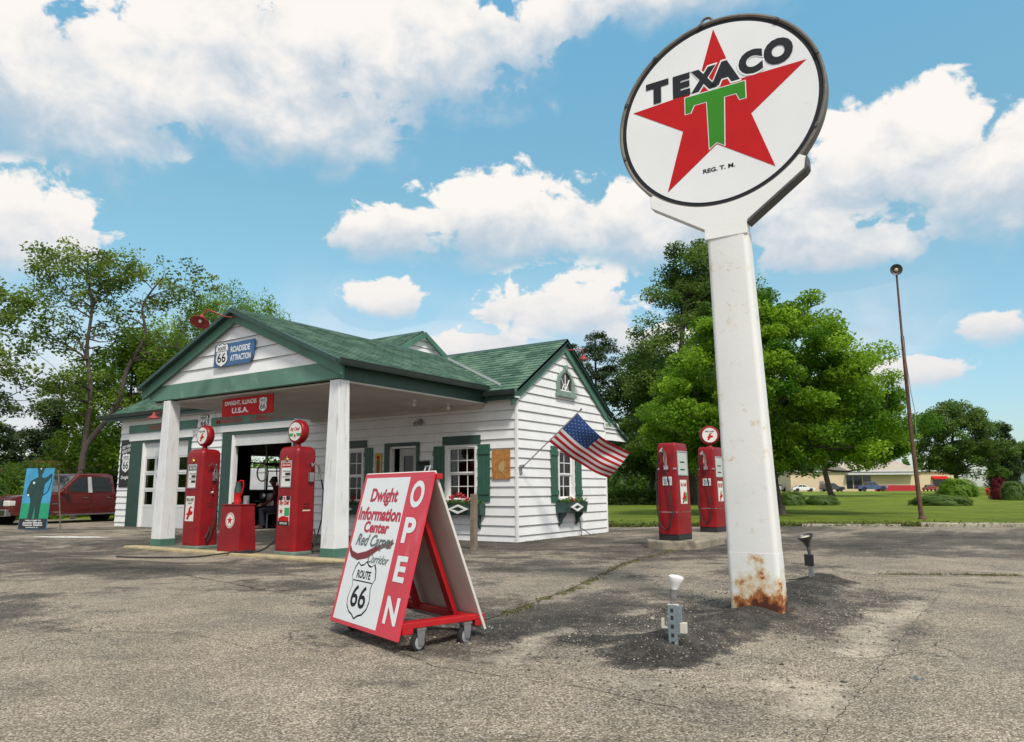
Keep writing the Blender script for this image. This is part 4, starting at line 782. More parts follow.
# ------------------------------------------------------------------ fuel pumps
CHROME = mat('chrome', (.55, .55, .56), .22, .05, metal=1, bump=.05)
DIAL = mat('dial_white', (.68, .68, .64), .3, .05, bump=0)
def firehorse(mr, T, cx, cz, s, w=.004):
    """small abstract red flame-and-hat mark used on the pump plates"""
    mr.prism([(cx + a * s, cz + b * s) for a, b in ((-.35, -.45), (-.1, -.5), (.05, -.2), (.4, -.1), (.45, .1), (.2, .12), (.1, .3), (.38, .42), (.1, .48), (-.1, .3), (-.15, .05), (-.38, -.1), (-.2, -.2))], T, w * .9, w)
def globe(t, z, kind, T):
    """lit-globe lens: ring + two faces; T maps (u, v, w) with w out of the face, centred on the globe"""
    k = MB(); k.lathe([(.055, 0), (.07, .01), (.05, .04), (.045, .09)], 20, (T(0, -.285, 0)), (0, 0, 1)); k.build('globe_neck', PUMPRED, t, smooth=True)
    n_ = T(0, 0, 1) - T(0, 0, 0); k = MB(); k.lathe([(.165, -.078), (.195, -.072), (.212, -.05), (.215, 0), (.212, .05), (.195, .072), (.165, .078)], 40, T(0, 0, 0), n_); gl = k.build('globe', PUMPRED, t, smooth=True)
    for sgn in (1, -1):
        Tf = (lambda a, b, w=0, s_=sgn: T(a * s_, b, (.079 + w) * s_))
        k = MB(); k.prism(ring2(.163, 36), Tf, -.004, .004); lens = k.build('lens', DIAL if kind else SIGNRED, gl)
        a, b, c = MB(), MB(), MB()
        if kind == 1:
            text(c, 'FIRE-CHIEF', Tf, -.10, .10, .065, .10, .0055, .03); firehorse(a, Tf, 0, -.03, .17, .006)
        else:
            k2 = MB(); k2.prism([(x, z_) for x, z_ in ring2(.163, 48) if z_ > -.005] + [(-.163, 0), (.163, 0)][:0], Tf, .004, .005); k2.build('lens_top', DIAL, gl)
            k2 = MB(); k2.prism([(-.16, -.03), (.16, -.03), (.145, -.085), (-.145, -.085)], Tf, .004, .006); k2.build('lens_band', TGREEN, gl)
            text(a, 'Sky Chief', Tf, -.125, .125, .0, .075, .007, .035, .25); k3 = MB(); k3.prism(ring2(.05, 20, 0, -.075), Tf, .006, .0075); k3.build('roundel', DIAL, gl); a.prism(star2(.045, 0, -.075), Tf, .0075, .009)
        a.build('lettering', SIGNRED, gl); (c.build('lettering', INK, gl) if c.f else None)
def nozzle(k, o, s=1.0):
    o = Vector(o); k.tube([o + Vector((0, 0, -.13)) * s, o, o + Vector((.0, -.03, .10)) * s, o + Vector((0, -.11, .16)) * s, o + Vector((0, -.20, .10)) * s], [.02 * s, .024 * s, .022 * s, .014 * s, .011 * s], 8)
    k.tube([o + Vector((0, -.02, -.12)) * s, o + Vector((0, -.07, -.05)) * s, o + Vector((0, -.05, .05)) * s], .007 * s, 6)
def round_pump(loc, label, kind, H):
    """tall pump with rounded shoulders; display on -y face, nozzle on +x side"""
    t = thing('fuel_pump', label, 'fuel pump', loc, 0, 'round-shouldered red pumps under the canopy')
    w, d = .27, .235
    k = MB(); k.prism([(x * 1.10, y * 1.10) for x, y in ring_rect(w, d, .09)], lambda a, b, c: Vector((a, b, c)), 0, .055); k.build('base', mat('pale_green_base', (.12, .19, .16), .7, .2), t, bevel=.008)
    k = MB(); prof = ring_rect(w, d, .085); lv = [(.055, 1.0, 1.0), (H - .16, .955, .96), (H - .09, .945, .94), (H - .045, .90, .88), (H - .015, .80, .76), (H, .62, .55)]
    n = len(prof)
    for z, a, b in lv: k.v += [(x * a, y * b, z) for x, y in prof]; 
    k.f += [(i * n + j, i * n + (j + 1) % n, (i + 1) * n + (j + 1) % n, (i + 1) * n + j) for i in range(len(lv) - 1) for j in range(n)] + [tuple(range((len(lv) - 1) * n, len(lv) * n))]; k.m = [0] * len(k.f)
    k.build('body', PUMPRED, t, smooth=True)
    T = frame((0, -d * 1.0, 0), (1, 0, 0), (0, .012, 1), (0, -1, 0))
    k = MB(); k.prism([(-.175, .09), (.155, .09), (.155, H - .30), (.13, H - .22), (.07, H - .16), (-.09, H - .16), (-.15, H - .22), (-.175, H - .30)], T, -.02, .010); fp = k.build('front_panel', PUMPRED, t, bevel=.008)
    k = MB(); k.tube([(.215, -.185, .08), (.205, -.178, H - .2), (.17, -.13, H - .05), (.12, -.05, H - .005)], .024, 8); k.build('corner_moulding', PUMPRED, t, smooth=True)
    # display window
    k = MB(); a, b, c, e = -.125, .12, 1.17, 1.60
    for q in ((a - .02, b + .02, e, e + .02), (a - .02, b + .02, c - .02, c), (a - .02, a, c, e), (b, b + .02, c, e)): k.prism([(q[0], q[2]), (q[1], q[2]), (q[1], q[3]), (q[0], q[3])], T, .0, .024)
    k.build('display_frame', CHROME, t, bevel=.003)
    k = MB(); k.prism([(a, c), (b, c), (b, e), (a, e)], T, .0, .013); dp = k.build('display', DIAL, t)
    k = MB()
    for z in (1.36, 1.26): k.prism([(-.03, z), (.10, z), (.10, z + .045), (-.03, z + .045)], T, .012, .016)
    text(k, 'GALLONS', T, -.10, .09, 1.325, 1.345, .015, .03); text(k, 'THIS SALE', T, -.10, .10, 1.42, 1.445, .015, .03); k.build('lettering', INK, dp)
    k = MB(); k.prism([(a, 1.50), (b, 1.50), (b, 1.575), (a, 1.575)], T, .0125, .0165); k.build('name_strip', SIGNRED if kind == 2 else INK, dp); k = MB(); text(k, 'Sky Chief' if kind == 2 else 'FIRE-CHIEF', T, a + .02, b - .02, 1.515, 1.56, .019, .03); k.build('lettering', DIAL, dp)
    k = MB(); k.lathe([(.035, 0), (.04, .01), (.03, .03), (.0, .035)], 14, T(0, H - .24, .008), (0, -1, 0)); k.tube([T(0, H - .24, .02), T(0, H - .17, .02)], .012, 6); k.build('lamp', mat('brass', (.40, .27, .08), .35, .1, metal=.9), t, smooth=True)
    # advertising plate
    k = MB()
    if kind == 1: k.prism([(-.15, .52), (.12, .52), (.12, 1.0), (-.15, 1.0)], T, .0, .016); ad = k.build('advert_plate', DIAL, t); r_, c = MB(), MB(); text(c, 'FIRE-CHIEF', T, -.13, .10, .90, .96, .018, .03); text(c, 'GASOLINE', T, -.08, .05, .85, .88, .018, .02); firehorse(r_, T, -.015, .68, .26, .019); r_.build('lettering', SIGNRED, ad); c.build('lettering', INK, ad)
    else:
        k.prism([(-.16, .50), (.13, .50), (.13, 1.0), (-.16, 1.0)], T, .0, .015); ad = k.build('advert_plate', DIAL, t); g_, r_, c = MB(), MB(), MB()
        g_.prism([(0, .66), (.125, .66), (.125, .80), (0, .80)], T, .015, .017); c.prism([(-.16, .50), (.13, .50), (.13, .57), (-.16, .57)], T, .015, .017); c.prism([(-.16, .93), (-.06, .93), (-.06, 1.0), (-.16, 1.0)], T, .015, .0165); c.prism([(.03, .93), (.13, .93), (.13, 1.0), (.03, 1.0)], T, .015, .0165)
        text(r_, 'Sky Chief', T, -.14, .12, .83, .93, .019, .04, .2); r_.prism(star2(.055, -.09, .74), T, .017, .0185); r_.prism([(-.15, .57), (.12, .57), (.12, .64), (-.05, .66), (-.15, .62)], T, .015, .017); r_.prism(star2(.04, -.015, .965), T, .015, .0185)
        g_.build('patch', TGREEN, ad); r_.build('lettering', SIGNRED, ad); c.build('patch', INK, ad); c2 = MB(); text(c2, 'PETROX', T, -.11, .09, .515, .55, .019, .03); c2.build('lettering', DIAL, ad)
    # right side: certification plate, switch lever, nozzle and hose
    Tx = frame((w * .985, 0, 0), (0, 1, 0), (-.012, 0, 1), (1, 0, 0)); k = MB(); k.prism([(-.07, .74), (.10, .74), (.10, .90), (-.07, .90)], Tx, -.01, .008); pp = k.build('price_plate', CREAM, t); k = MB(); text(k, 'INSPECTED', Tx, -.05, .08, .84, .87, .010, .02); text(k, 'AND SEALED', Tx, -.05, .08, .78, .81, .010, .02); k.build('lettering', INK, pp)
    k = MB()
    if kind == 1: k.lathe([(.0, 0), (.03, .0), (.035, .02), (.02, .05), (0, .055)], 12, Tx(.04, 1.06, 0), (1, 0, 0)); k.tube([Tx(.04, 1.06, .03), Tx(.04, 1.17, .05)], .01, 6)
    k.tube([Tx(.07, H - .33, 0), Tx(.07, H - .30, .06), Tx(.07, H - .36, .08)], .012, 8); k.build('nozzle_hook', CHROME, t, smooth=True); k = MB(); k.box(w - .01, w + .035, .03, .13, H - .62, H - .46); k.build('nozzle_holder', METAL, t); k = MB(); nozzle(k, (w + .055, .08 if kind == 1 else .24, H - .45)); k.build('nozzle', CHROME, t, smooth=True)
    yo = 0 if kind == 1 else .2
    k = MB(); k.tube([(w + .055, .08 + yo, H - .58), (w + .07, .12 + yo, 1.1), (w + .08, .10 + yo, .6), (w + .05, .02 + yo, .25), (w + .06, -.06 + yo, .12), (w + .1, -.12 + yo, .20), (w + .05, -.02 + yo, .35), (w - .02, .02 + yo, .42)], .014, 8); k.build('hose', RUBBER, t, smooth=True)
    k = MB(); k.box(-w - .02, -w + .02, -.06, .05, H - .72, H - .50); k.build('side_bracket', METAL, t, bevel=.004)
    gz_ = H + .27; globe(t, gz_, kind, frame((0, 0, gz_), (1, 0, 0), (0, 0, 1), (0, -1, 0))); return t
def ring_rect(w, d, r, n=5):
    p = []
    for cx, cy, a0 in ((w - r, d - r, 0), (-w + r, d - r, 90), (-w + r, -d + r, 180), (w - r, -d + r, 270)):
        p += [(cx + r * math.cos(R(a0 + 90 * i / n)), cy + r * math.sin(R(a0 + 90 * i / n))) for i in range(n + 1)]
    return p
round_pump((-4.64, -4.30, 0), 'red pump with a red-and-white disc globe, left of the red cabinet', 1, 1.92)
round_pump((-1.87, -4.28, 0), 'red pump with a green-banded globe, right of the red cabinet', 2, 1.87)

# red oil cabinet with its cans
t = thing('oil_cabinet', 'low red steel cabinet with white round emblem between two pumps', 'cabinet', (-3.30, -4.42, 0)); k = MB()
k.v = [(-.32, -.19, 0), (.32, -.19, 0), (.32, .19, 0), (-.32, .19, 0), (-.28, -.15, .84), (.28, -.15, .84), (.28, .15, .84), (-.28, .15, .84)]; k.f = [(0, 3, 2, 1), (4, 5, 6, 7), (0, 1, 5, 4), (1, 2, 6, 5), (2, 3, 7, 6), (3, 0, 4, 7)]; k.m = [0] * 6; k.build('body', PUMPRED, t, bevel=.012)
T = frame((0, -.19, 0), (1, 0, 0), (0, .048, 1), (0, -1, .048)); k = MB(); k.box(-.295, .295, -.165, .165, .835, .855); k.build('lid', PUMPRED, t, bevel=.006)
k = MB(); k.prism(ring2(.125, 32, 0, .56, .14), T, 0, .005); e_ = k.build('emblem', DIAL, t); k = MB(); k.prism(star2(.085, 0, .56), T, .005, .007); n_ = 36; 
k.add([T(a, b, .0065) for a, b in ring2(.112, n_, 0, .56, .126)] + [T(a, b, .0065) for a, b in ring2(.10, n_, 0, .56, .114)], [(i, (i + 1) % n_, n_ + (i + 1) % n_, n_ + i) for i in range(n_)]); k.build('lettering', SIGNRED, e_)
t = thing('oil_can', 'red and green oil can with long spout on the red cabinet', 'oil can', (-3.36, -4.40, .855)); k = MB(); k.lathe([(.085, 0), (.085, .02), (.07, .04), (.07, .20), (.075, .21)], 20); k.build('can', SIGNRED, t, smooth=True); k = MB(); k.lathe([(.075, .21), (.07, .26), (.05, .36), (.055, .40), (0, .41)], 20); k.build('top', DGREEN, t, smooth=True); k = MB(); k.tube([(.06, 0, .12), (.13, 0, .22), (.15, 0, .34), (.14, 0, .43)], .014, 8); k.tube([(-.02, 0, .40), (.06, 0, .43), (.14, 0, .42)], .015, 8); k.build('spout', SIGNRED, t, smooth=True); k = MB(); k.lathe([(.11, 0), (.11, .03), (0, .035)], 18, (-.02, .02, -.0)); k.build('tray', BLACK, t)
t = thing('tin_can', 'small open tin can at the right end of the red cabinet', 'can', (-3.13, -4.38, .855)); k = MB(); k.lathe([(.055, 0), (.055, .15), (.05, .15), (.05, .02), (0, .02)], 20); k.build('can', METAL, t, smooth=True)
# loose hoses on the slab and lot
def ground_tube(name, label, cat, pts, r, group=None):
    pts = [Vector(p) for p in pts]; out = []
    for i in range(len(pts) - 1):
        p0, p1, p2, p3 = pts[max(i - 1, 0)], pts[i], pts[i + 1], pts[min(i + 2, len(pts) - 1)]
        for s_ in range(6):
            u = s_ / 6; out.append(.5 * ((2 * p1) + (-p0 + p2) * u + (2 * p0 - 5 * p1 + 4 * p2 - p3) * u * u + (-p0 + 3 * p1 - 3 * p2 + p3) * u ** 3))
    out.append(pts[-1]); k = MB(); k.tube(out, r, 8); return tag(k.build(name, RUBBER, smooth=True), label, cat, group)
def on(x, y, r=.014): return (x, y, (r if (-6.9 < x < .35 and y > -4.72) else gz(x, y) + r))
ground_tube('air_hose', 'long black hose trailing from the cabinet onto the lot', 'hose', [(-2.98, -4.62, .02), (-3.05, -4.78, .0), on(-3.5, -5.15), on(-4.0, -5.4), on(-4.5, -5.62), on(-4.85, -5.8)], .014)
ground_tube('air_hose', 'black hose drooping from the right pump down to the cabinet foot', 'hose', [(-2.2, -4.25, .50), (-2.24, -4.42, .22), (-2.36, -4.56, .07), (-2.6, -4.66, .015), (-2.95, -4.70, .014), (-3.0, -4.6, .014), (-2.95, -4.3, .014)], .018)
ground_tube('air_hose', 'black hose lying behind the right pump toward the right column', 'hose', [(-1.6, -4.15, .05), (-1.35, -4.0, .06), (-1.1, -3.7, .1), (-.98, -3.4, .12)], .016)

# second pair of pumps on the concrete island
mb = MB(); isl = [(2.86, .10), (3.0, -.14), (3.35, -.24), (3.75, -.12), (3.90, .12), (3.86, 2.4), (3.70, 5.4), (3.3, 5.7), (2.75, 5.6), (2.55, 5.2), (2.70, 2.6)]
mb.prism(isl, lambda a, b, c: Vector((a, b, c)), -.1, .15); tag(mb.build('pump_island', mat('stained_island_concrete', (.27, .235, .18), .92, .2, 3, .6, 40, dirt=((.12, .10, .08), .6, 3.5)), bevel=.035), 'raised rounded concrete island under the two square red pumps', 'island')
def square_pump(loc, label, H, with_globe):
    t = thing('fuel_pump', label, 'fuel pump', loc, R(-4), 'square red pumps on the concrete island'); w, d = .27, .30   # w: x half (depth), d: y half (display face looks to +x)
    k = MB(); k.box(-.20, .20, -.29, .29, 0, .11); k.build('base', BLACK, t, bevel=.01)
    k = MB(); wx, wy = .205, .30; lv = [(.11, 1.0, 1.0), (.50, 1.0, 1.0), (.50, .985, .985), (.515, .985, .985), (.515, .99, .99), (.9, .955, .95), (H - .09, .875, .90), (H - .04, .85, .875), (H - .012, .80, .83), (H, .70, .76)]; prof = ring_rect(wx, wy, .03, 3); n = len(prof)
    for z, a, b in lv: k.v += [(x * a, y * b, z) for x, y in prof]
    k.f = [(i * n + j, i * n + (j + 1) % n, (i + 1) * n + (j + 1) % n, (i + 1) * n + j) for i in range(len(lv) - 1) for j in range(n)] + [tuple(range((len(lv) - 1) * n, len(lv) * n))]; k.m = [0] * len(k.f); k.build('body', PUMPRED, t, smooth=True)
    k = MB(); [k.box(-wx * .99, wx * .985, -wy * 1.0, wy * 1.0, z, z + .012) for z in (.505,)]; 
    for z in (H - .50,):
        for sx_ in (-1, 1): k.box(sx_ * .17 - .03, sx_ * .17 + .03, -wy * .97, -wy * .93, z, z + .03)
        k.box(.17, .188, -.27, .27, z, z + .012)
    k.build('trim_band', CHROME, t)
    T = frame((0, -wy * 1.0, 0), (1, 0, 0), (0, .018, 1), (0, -1, 0)); Tx = frame((wx * 1.0, 0, 0), (0, 1, 0), (-.013, 0, 1), (1, 0, 0))
    k = MB(); k.prism([(-.08, 1.0), (.10, 1.0), (.10, 1.16), (-.08, 1.16)], T, -.004, .012); pp = k.build('price_plate', DIAL, t); k = MB(); text(k, '29.9', T, -.06, .08, 1.03, 1.12, .014, .0); k.build('lettering', mat('blue_lettering', (.10, .22, .36), .5), pp)
    k = MB(); nozzle(k, (.02, -wy - .05, H - .30), 1.15); k.build('nozzle', CHROME, t, smooth=True); k = MB(); k.lathe([(.03, 0), (.03, .04), (0, .045)], 12, (-.07, -wy * .95, H - .16), (0, -1, 0)); k.build('hose_outlet', CHROME, t, smooth=True); k = MB(); k.box(-.03, .06, -wy - .03, -wy + .02, H - .5, H - .42); k.build('nozzle_holder', CHROME, t)
    k = MB(); k.tube([(-.07, -wy - .03, H - .17), (-.13, -wy - .07, H - .4), (-.18, -wy - .05, 1.2), (-.19, -wy - .04, .6), (-.13, -wy - .05, .27), (-.03, -wy - .06, .19), (.07, -wy - .06, .26), (.12, -wy - .05, .5), (.08, -wy - .05, .95), (.03, -wy - .05, H - .50)], .015, 8); k.build('hose', RUBBER, t, smooth=True)
    k = MB(); a, b, c, e = -.20, .20, 1.20, 1.62; [k.prism([(q[0], q[2]), (q[1], q[2]), (q[1], q[3]), (q[0], q[3])], Tx, -.02, .014) for q in ((a, b, e, e + .02), (a, b, c - .02, c), (a - .02, a, c - .02, e + .02), (b, b + .02, c - .02, e + .02))]; k.build('display_frame', CHROME, t)
    k = MB(); k.prism([(a, c), (b, c), (b, e), (a, e)], Tx, -.01, .004); dp = k.build('display', mat('grey_green_dial', (.48, .53, .49), .25, .1, bump=0), t); k = MB(); [k.prism([(-.10, z), (.10, z), (.10, z + .022), (-.10, z + .022)], Tx, .004, .007) for z in (1.28, 1.42)]; k.build('lettering', INK, dp)
    k = MB(); k.prism([(-.10, H - .24), (.10, H - .24), (.10, H - .12), (-.10, H - .12)], Tx, -.03, -.004); k.build('name_plate', BLACK, t)
    k = MB(); k.prism([(-.14, .66), (.14, .66), (.14, 1.10), (-.14, 1.10)], Tx, -.004, .006); ad = k.build('advert_plate', DIAL, t); k = MB(); text(k, 'Sky Chief' if not with_globe else 'FIRE-CHIEF', Tx, -.12, .12, .96, 1.05, .008, .03); firehorse(k, Tx, 0, .78, .22, .009); k.build('lettering', SIGNRED, ad)
    if not with_globe: k = MB(); k.prism([(0, .70), (.13, .70), (.13, .86), (0, .86)], Tx, .006, .0075); k.build('patch', TGREEN, ad)
    if with_globe: globe(t, H + .26, 1, frame((0, -.0, H + .27), (math.cos(R(28)), math.sin(R(28)), 0), (0, 0, 1), (math.sin(R(28)), -math.cos(R(28)), 0)))
    return t
square_pump((3.40, .24, .15), 'square red pump with no globe at the near end of the island', 1.79, False)
square_pump((3.16, 3.10, .15), 'square red pump carrying a round white-faced globe, farther back on the island', 1.85, True)

# ------------------------------------------------------------------ tall roadside sign
t = thing('pole_sign', 'tall round white sign reading TEXACO with red star on a rust-footed white pole', 'sign', (6.71, -6.29, 0)); zb = -.1
k = MB(); zc = 4.74; lean = Vector((-.005, -.0, 1)).normalized()
lv = [(zb, .228, .115, .03), (.52, .224, .113, .02), (.52, .222, .111, .02), (3.3, .190, .10, -.02), (3.45, .190, .10, -.022)]; pr = lambda w, d: ring_rect(w, d, min(.045, d * .5), 4); n = len(pr(1, 1))
for z, w, d, sh in lv: k.v += [(x + sh, y - .036 * max(z, 0), z) for x, y in pr(w, d)]
k.f = [(i * n + j, i * n + (j + 1) % n, (i + 1) * n + (j + 1) % n, (i + 1) * n + j) for i in range(len(lv) - 1) for j in range(n)] + [tuple(range((len(lv) - 1) * n, len(lv) * n))]; k.m = [0] * len(k.f)
def rust_pole():
    m = POLEW.copy(); m.name = 'pole_white_paint_rusting'; t_ = m.node_tree; nn = t_.nodes; l = t_.links; b = nn['Principled BSDF']; src = b.inputs['Base Color'].links[0].from_socket
    co = nn.new('ShaderNodeTexCoord').outputs['Object']; sp = nn.new('ShaderNodeSeparateXYZ'); l.new(co, sp.inputs[0])
    nz = nn.new('ShaderNodeTexNoise'); nz.inputs['Scale'].default_value = 7; nz.inputs['Detail'].default_value = 9; nz.inputs['Roughness'].default_value = .68; l.new(co, nz.inputs[0])
    def mth(op, a, b_): 
        q = nn.new('ShaderNodeMath'); q.operation = op
        for i, v in enumerate((a, b_)):
            if isinstance(v, (int, float)): q.inputs[i].default_value = v
            else: l.new(v, q.inputs[i])
        return q.outputs[0]
    def mr(v, a, b_, c=0, d=1): q = nn.new('ShaderNodeMapRange'); q.inputs[1].default_value = a; q.inputs[2].default_value = b_; q.inputs[3].default_value = c; q.inputs[4].default_value = d; l.new(v, q.inputs[0]); return q.outputs[0]
    zf = mr(sp.outputs[2], .06, .46, .26, -.02); xf = mr(mth('ABSOLUTE', mth('SUBTRACT', sp.outputs[0], .07), 0), .0, .22, .14, 0)
    low = mr(sp.outputs[2], .50, .53, 1, 0)
    d_ = mth('ADD', nz.outputs[0], mth('MULTIPLY', mth('ADD', zf, xf), low))
    upz = mth('MULTIPLY', mr(mth('ABSOLUTE', mth('SUBTRACT', sp.outputs[2], 1.15), 0), 0, .8, .13, -.3), 1); upx = mr(mth('ABSOLUTE', mth('SUBTRACT', sp.outputs[0], .0), 0), 0, .12, .06, -.3)
    d2 = mth('ADD', nz.outputs[0], mth('ADD', upz, upx)); 
    mx = nn.new('ShaderNodeMix'); mx.data_type = 'RGBA'; mx.inputs['B'].default_value = (.58, .44, .26, 1); l.new(src, mx.inputs['A']); l.new(mth('MAXIMUM', mr(d_, .58, .72), mr(d2, .66, .80, 0, .5)), mx.inputs['Factor'])
    m2 = nn.new('ShaderNodeMix'); m2.data_type = 'RGBA'; m2.inputs['B'].default_value = (.30, .095, .022, 1); l.new(mx.outputs['Result'], m2.inputs['A']); l.new(mth('MAXIMUM', mr(d_, .71, .78), mr(d2, .76, .82, 0, .7)), m2.inputs['Factor'])
    m3 = nn.new('ShaderNodeMix'); m3.data_type = 'RGBA'; m3.inputs['B'].default_value = (.075, .022, .012, 1); l.new(m2.outputs['Result'], m3.inputs['A']); l.new(mr(d_, .82, .88), m3.inputs['Factor']); l.new(m3.outputs['Result'], b.inputs['Base Color']); return m
k.build('pole', rust_pole(), t, smooth=True)
n_ = Vector((.034, -.997, .064)).normalized(); ex = Vector((1, .034, 0)).normalized(); ez = ex.cross(-n_).normalized() * -1
ez = n_.cross(ex) ; ez = ez if ez.z > 0 else -ez
ctr = Vector((6.63, -6.42, 4.74)) - Vector((6.71, -6.29, 0)); T = frame(ctr, ex, ez, n_)
yk = [(.998 * math.cos(R(a)), .998 * math.sin(R(a))) for a in np.linspace(229, 318, 26)] + [(.80, -.70), (.78, -.82), (.255, -1.22), (.25, -1.33), (-.145, -1.33), (-.145, -1.225), (-.68, -.885), (-.69, -.77)]
k = MB(); k.prism(yk, T, -.10, .018); k.build('yoke', POLEW, t, bevel=.006)
k = MB(); k.prism([(.262, -1.235), (.79, -.835), (.815, -.80), (.815, -.70), (.80, -.70), (.785, -.81), (.262, -1.20)], T, -.11, .028); k.build('yoke_flange', DMETAL, t, bevel=.004)
k = MB(); k.lathe([(.0, -.125), (.97, -.125), (1.002, -.12), (1.014, -.10), (1.014, -.01), (1.018, .012), (1.0, .016), (.985, .004), (.985, -.05), (0, -.05)], 96, T(0, 0, 0), n_); rim = k.build('rim', TAN, t, smooth=True)
for a in (18, 52, 97, 128, 160, 196, 335): k = MB(); k.box(-.02, .02, -.014, .012, -.03, .05, lambda x, y, z, a=a: T((1.0 + y) * math.cos(R(a)) - x * math.sin(R(a)), (1.0 + y) * math.sin(R(a)) + x * math.cos(R(a)), z * .6)); k.build('rim_clip', DMETAL, rim, bevel=.003)
k = MB(); k.lathe([(0, -.045), (.984, -.045), (.984, -.004), (0, -.004)], 96, T(0, 0, 0), n_); k.build('black_border', INK, t)
k = MB(); k.prism(ring2(.945, 96), T, -.0035, .0); k.build('face', SWHITE, t)
STR = [(0, .915), (.205, .275), (.855, .275), (.335, -.125), (.53, -.725), (.0, -.355), (-.505, -.745), (-.335, -.125), (-.865, .235), (-.195, .275)]
k = MB(); k.prism(STR, T, .001, .003); k.build('star', SIGNRED, t)
WL = mat('sign_white_outline', (.72, .74, .76), .35, .02, bump=0)
LET = [('T', -.72, -.475, .27, .52), ('E', -.43, -.25, .265, .515), ('X', -.245, .02, .26, .51), ('A', -.045, .245, .27, .52), ('C', .235, .465, .29, .55), ('O', .475, .745, .31, .585)]
k, w_ = MB(), MB()
for ch, a, b, c, d in LET: text(k, ch, T, a, b, c, d, .006, .07); (text(w_, ch, T, a - .018, b + .018, c - .018, d + .018, .0045, .11) if ch in 'XAC' else None)
w_.build('lettering_outline', WL, t); k.build('lettering', INK, t)
TS = [(-.305, .235), (.29, .235), (.29, .055), (.235, .055), (.205, .13), (.085, .13), (.072, -.385), (.0, -.335), (-.072, -.385), (-.085, .13), (-.215, .13), (-.25, .055), (-.305, .055)]
def off(p, o):
    n = len(p); out = []
    for i in range(n):
        a, b, c = Vector(p[i - 1]), Vector(p[i]), Vector(p[(i + 1) % n]); e1, e2 = (b - a).normalized(), (c - b).normalized(); n1, n2 = Vector((-e1.y, e1.x)), Vector((-e2.y, e2.x)); m = (n1 + n2); out.append(tuple(b + m / max(.35, m.length_squared / 2) * o * .5 * 2 / 2 * 1))
    return out
area = sum(TS[i - 1][0] * TS[i][1] - TS[i][0] * TS[i - 1][1] for i in range(len(TS)))
k = MB(); k.prism(off(TS, -.017 if area > 0 else .017), T, .003, .0045); k.build('emblem_outline', WL, t); k = MB(); k.prism(TS, T, .005, .0068); k.build('emblem_letter', SHGREEN, t)
k = MB(); text(k, 'REG. T. M.', T, -.145, .165, -.635, -.59, .003, .03); k.build('lettering', INK, t)
k = MB(); k.tube([T(-.09 + .055 * math.cos(a), 1.09 + .05 * math.sin(a), -.09) for a in [R(x) for x in range(0, 361, 24)]], .014, 8); k.box(-.02, .02, -.02, .02, -.05, .02, lambda x, y, z: T(-.09 + x, 1.05 + z, -.09 + y)); k.build('lifting_eye', TAN, t, smooth=True)

# ------------------------------------------------------------------ rolling A-frame sign
t = thing('sandwich_board', 'red and white rolling A-frame board reading OPEN and Dwight Information Center', 'sign', (4.77, -8.86, 0), -.33)
Wd, S1, S2, Ha, z0 = 1.08, .28, .42, 1.215, .085
fu = Vector((0, S1, Ha - z0)).normalized(); fn = Vector((0, -(Ha - z0), S1)).normalized(); Lf = math.hypot(S1, Ha - z0); T = frame((0, -S1, z0), (1, 0, 0), fu, fn)
PINK = mat('panel_red_vinyl', (.56, .035, .06), .4, .07, 3, .05, 20, streak=((.62, .13, .15), .3, 3))
WV = mat('panel_white_vinyl', (.70, .73, .74), .35, .03, 3, .05, 20, dirt=((.5, .5, .48), .12, 5))
k = MB(); k.prism([(-.54, 0), (.54, 0), (.54, Lf), (-.54, Lf)], T, -.022, 0); fp = k.build('front_panel', PINK, t, bevel=.003)
k = MB(); k.prism([(-.495, .03), (.22, .03), (.22, Lf - .035), (-.495, Lf - .035)], T, -.001, .0015); k.build('white_field', WV, fp)
k = MB(); LR = mat('panel_red_lettering', (.42, .02, .05), .45, .05)
text(k, 'Dwight', T, -.345, .10, .905, 1.045, .003, .04); text(k, 'Information', T, -.48, .21, .79, .895, .003, .04); text(k, 'Center', T, -.335, .075, .695, .785, .003, .04); k.build('lettering', LR, fp)
k = MB(); text(k, 'Red Carpet', T, -.41, .19, .565, .685, .004, .02, .35); text(k, 'Corridor', T, -.14, .185, .475, .54, .004, .01, .3); k.build('lettering', mat('grey_script', (.10, .14, .14), .5), fp)
k = MB(); k.prism([(-.49, .585), (-.44, .545), (-.34, .53), (-.20, .555), (-.06, .60), (.08, .635), (.10, .66), (.205, .635), (.12, .585), (.10, .605), (-.02, .57), (-.16, .505), (-.32, .48), (-.44, .50), (-.49, .545)], T, .0015, .0032); k.build('swoosh', mat('maroon_swoosh', (.17, .015, .02), .5), fp)
mw, mk = MB(), MB(); shield(mw, mk, T, -.145, .27, .42, .43, .0017, 'ROUTE'); mw.build('shield_field', WV, fp); mk.build('lettering', INK, fp)
k = MB()
for ch, a, b, c, d in (('O', .285, .475, .90, 1.10), ('P', .295, .46, .645, .83), ('E', .305, .46, .375, .555), ('N', .295, .48, .09, .275)): text(k, ch, T, a, b, c, d, .003, .035)
k.build('lettering', WV, fp)
bu = Vector((0, -S2, Ha - .13)).normalized(); bn = Vector((0, Ha - .13, S2)).normalized(); Lb = math.hypot(S2, Ha - .13); Tb = frame((0, S2, .13), (-1, 0, 0), bu, bn)
k = MB(); k.prism([(-.54, -.05), (.54, -.05), (.54, Lb), (-.54, Lb)], Tb, -.0, .02); bp = k.build('rear_panel', GREYPANEL, t, bevel=.003)
k = MB()
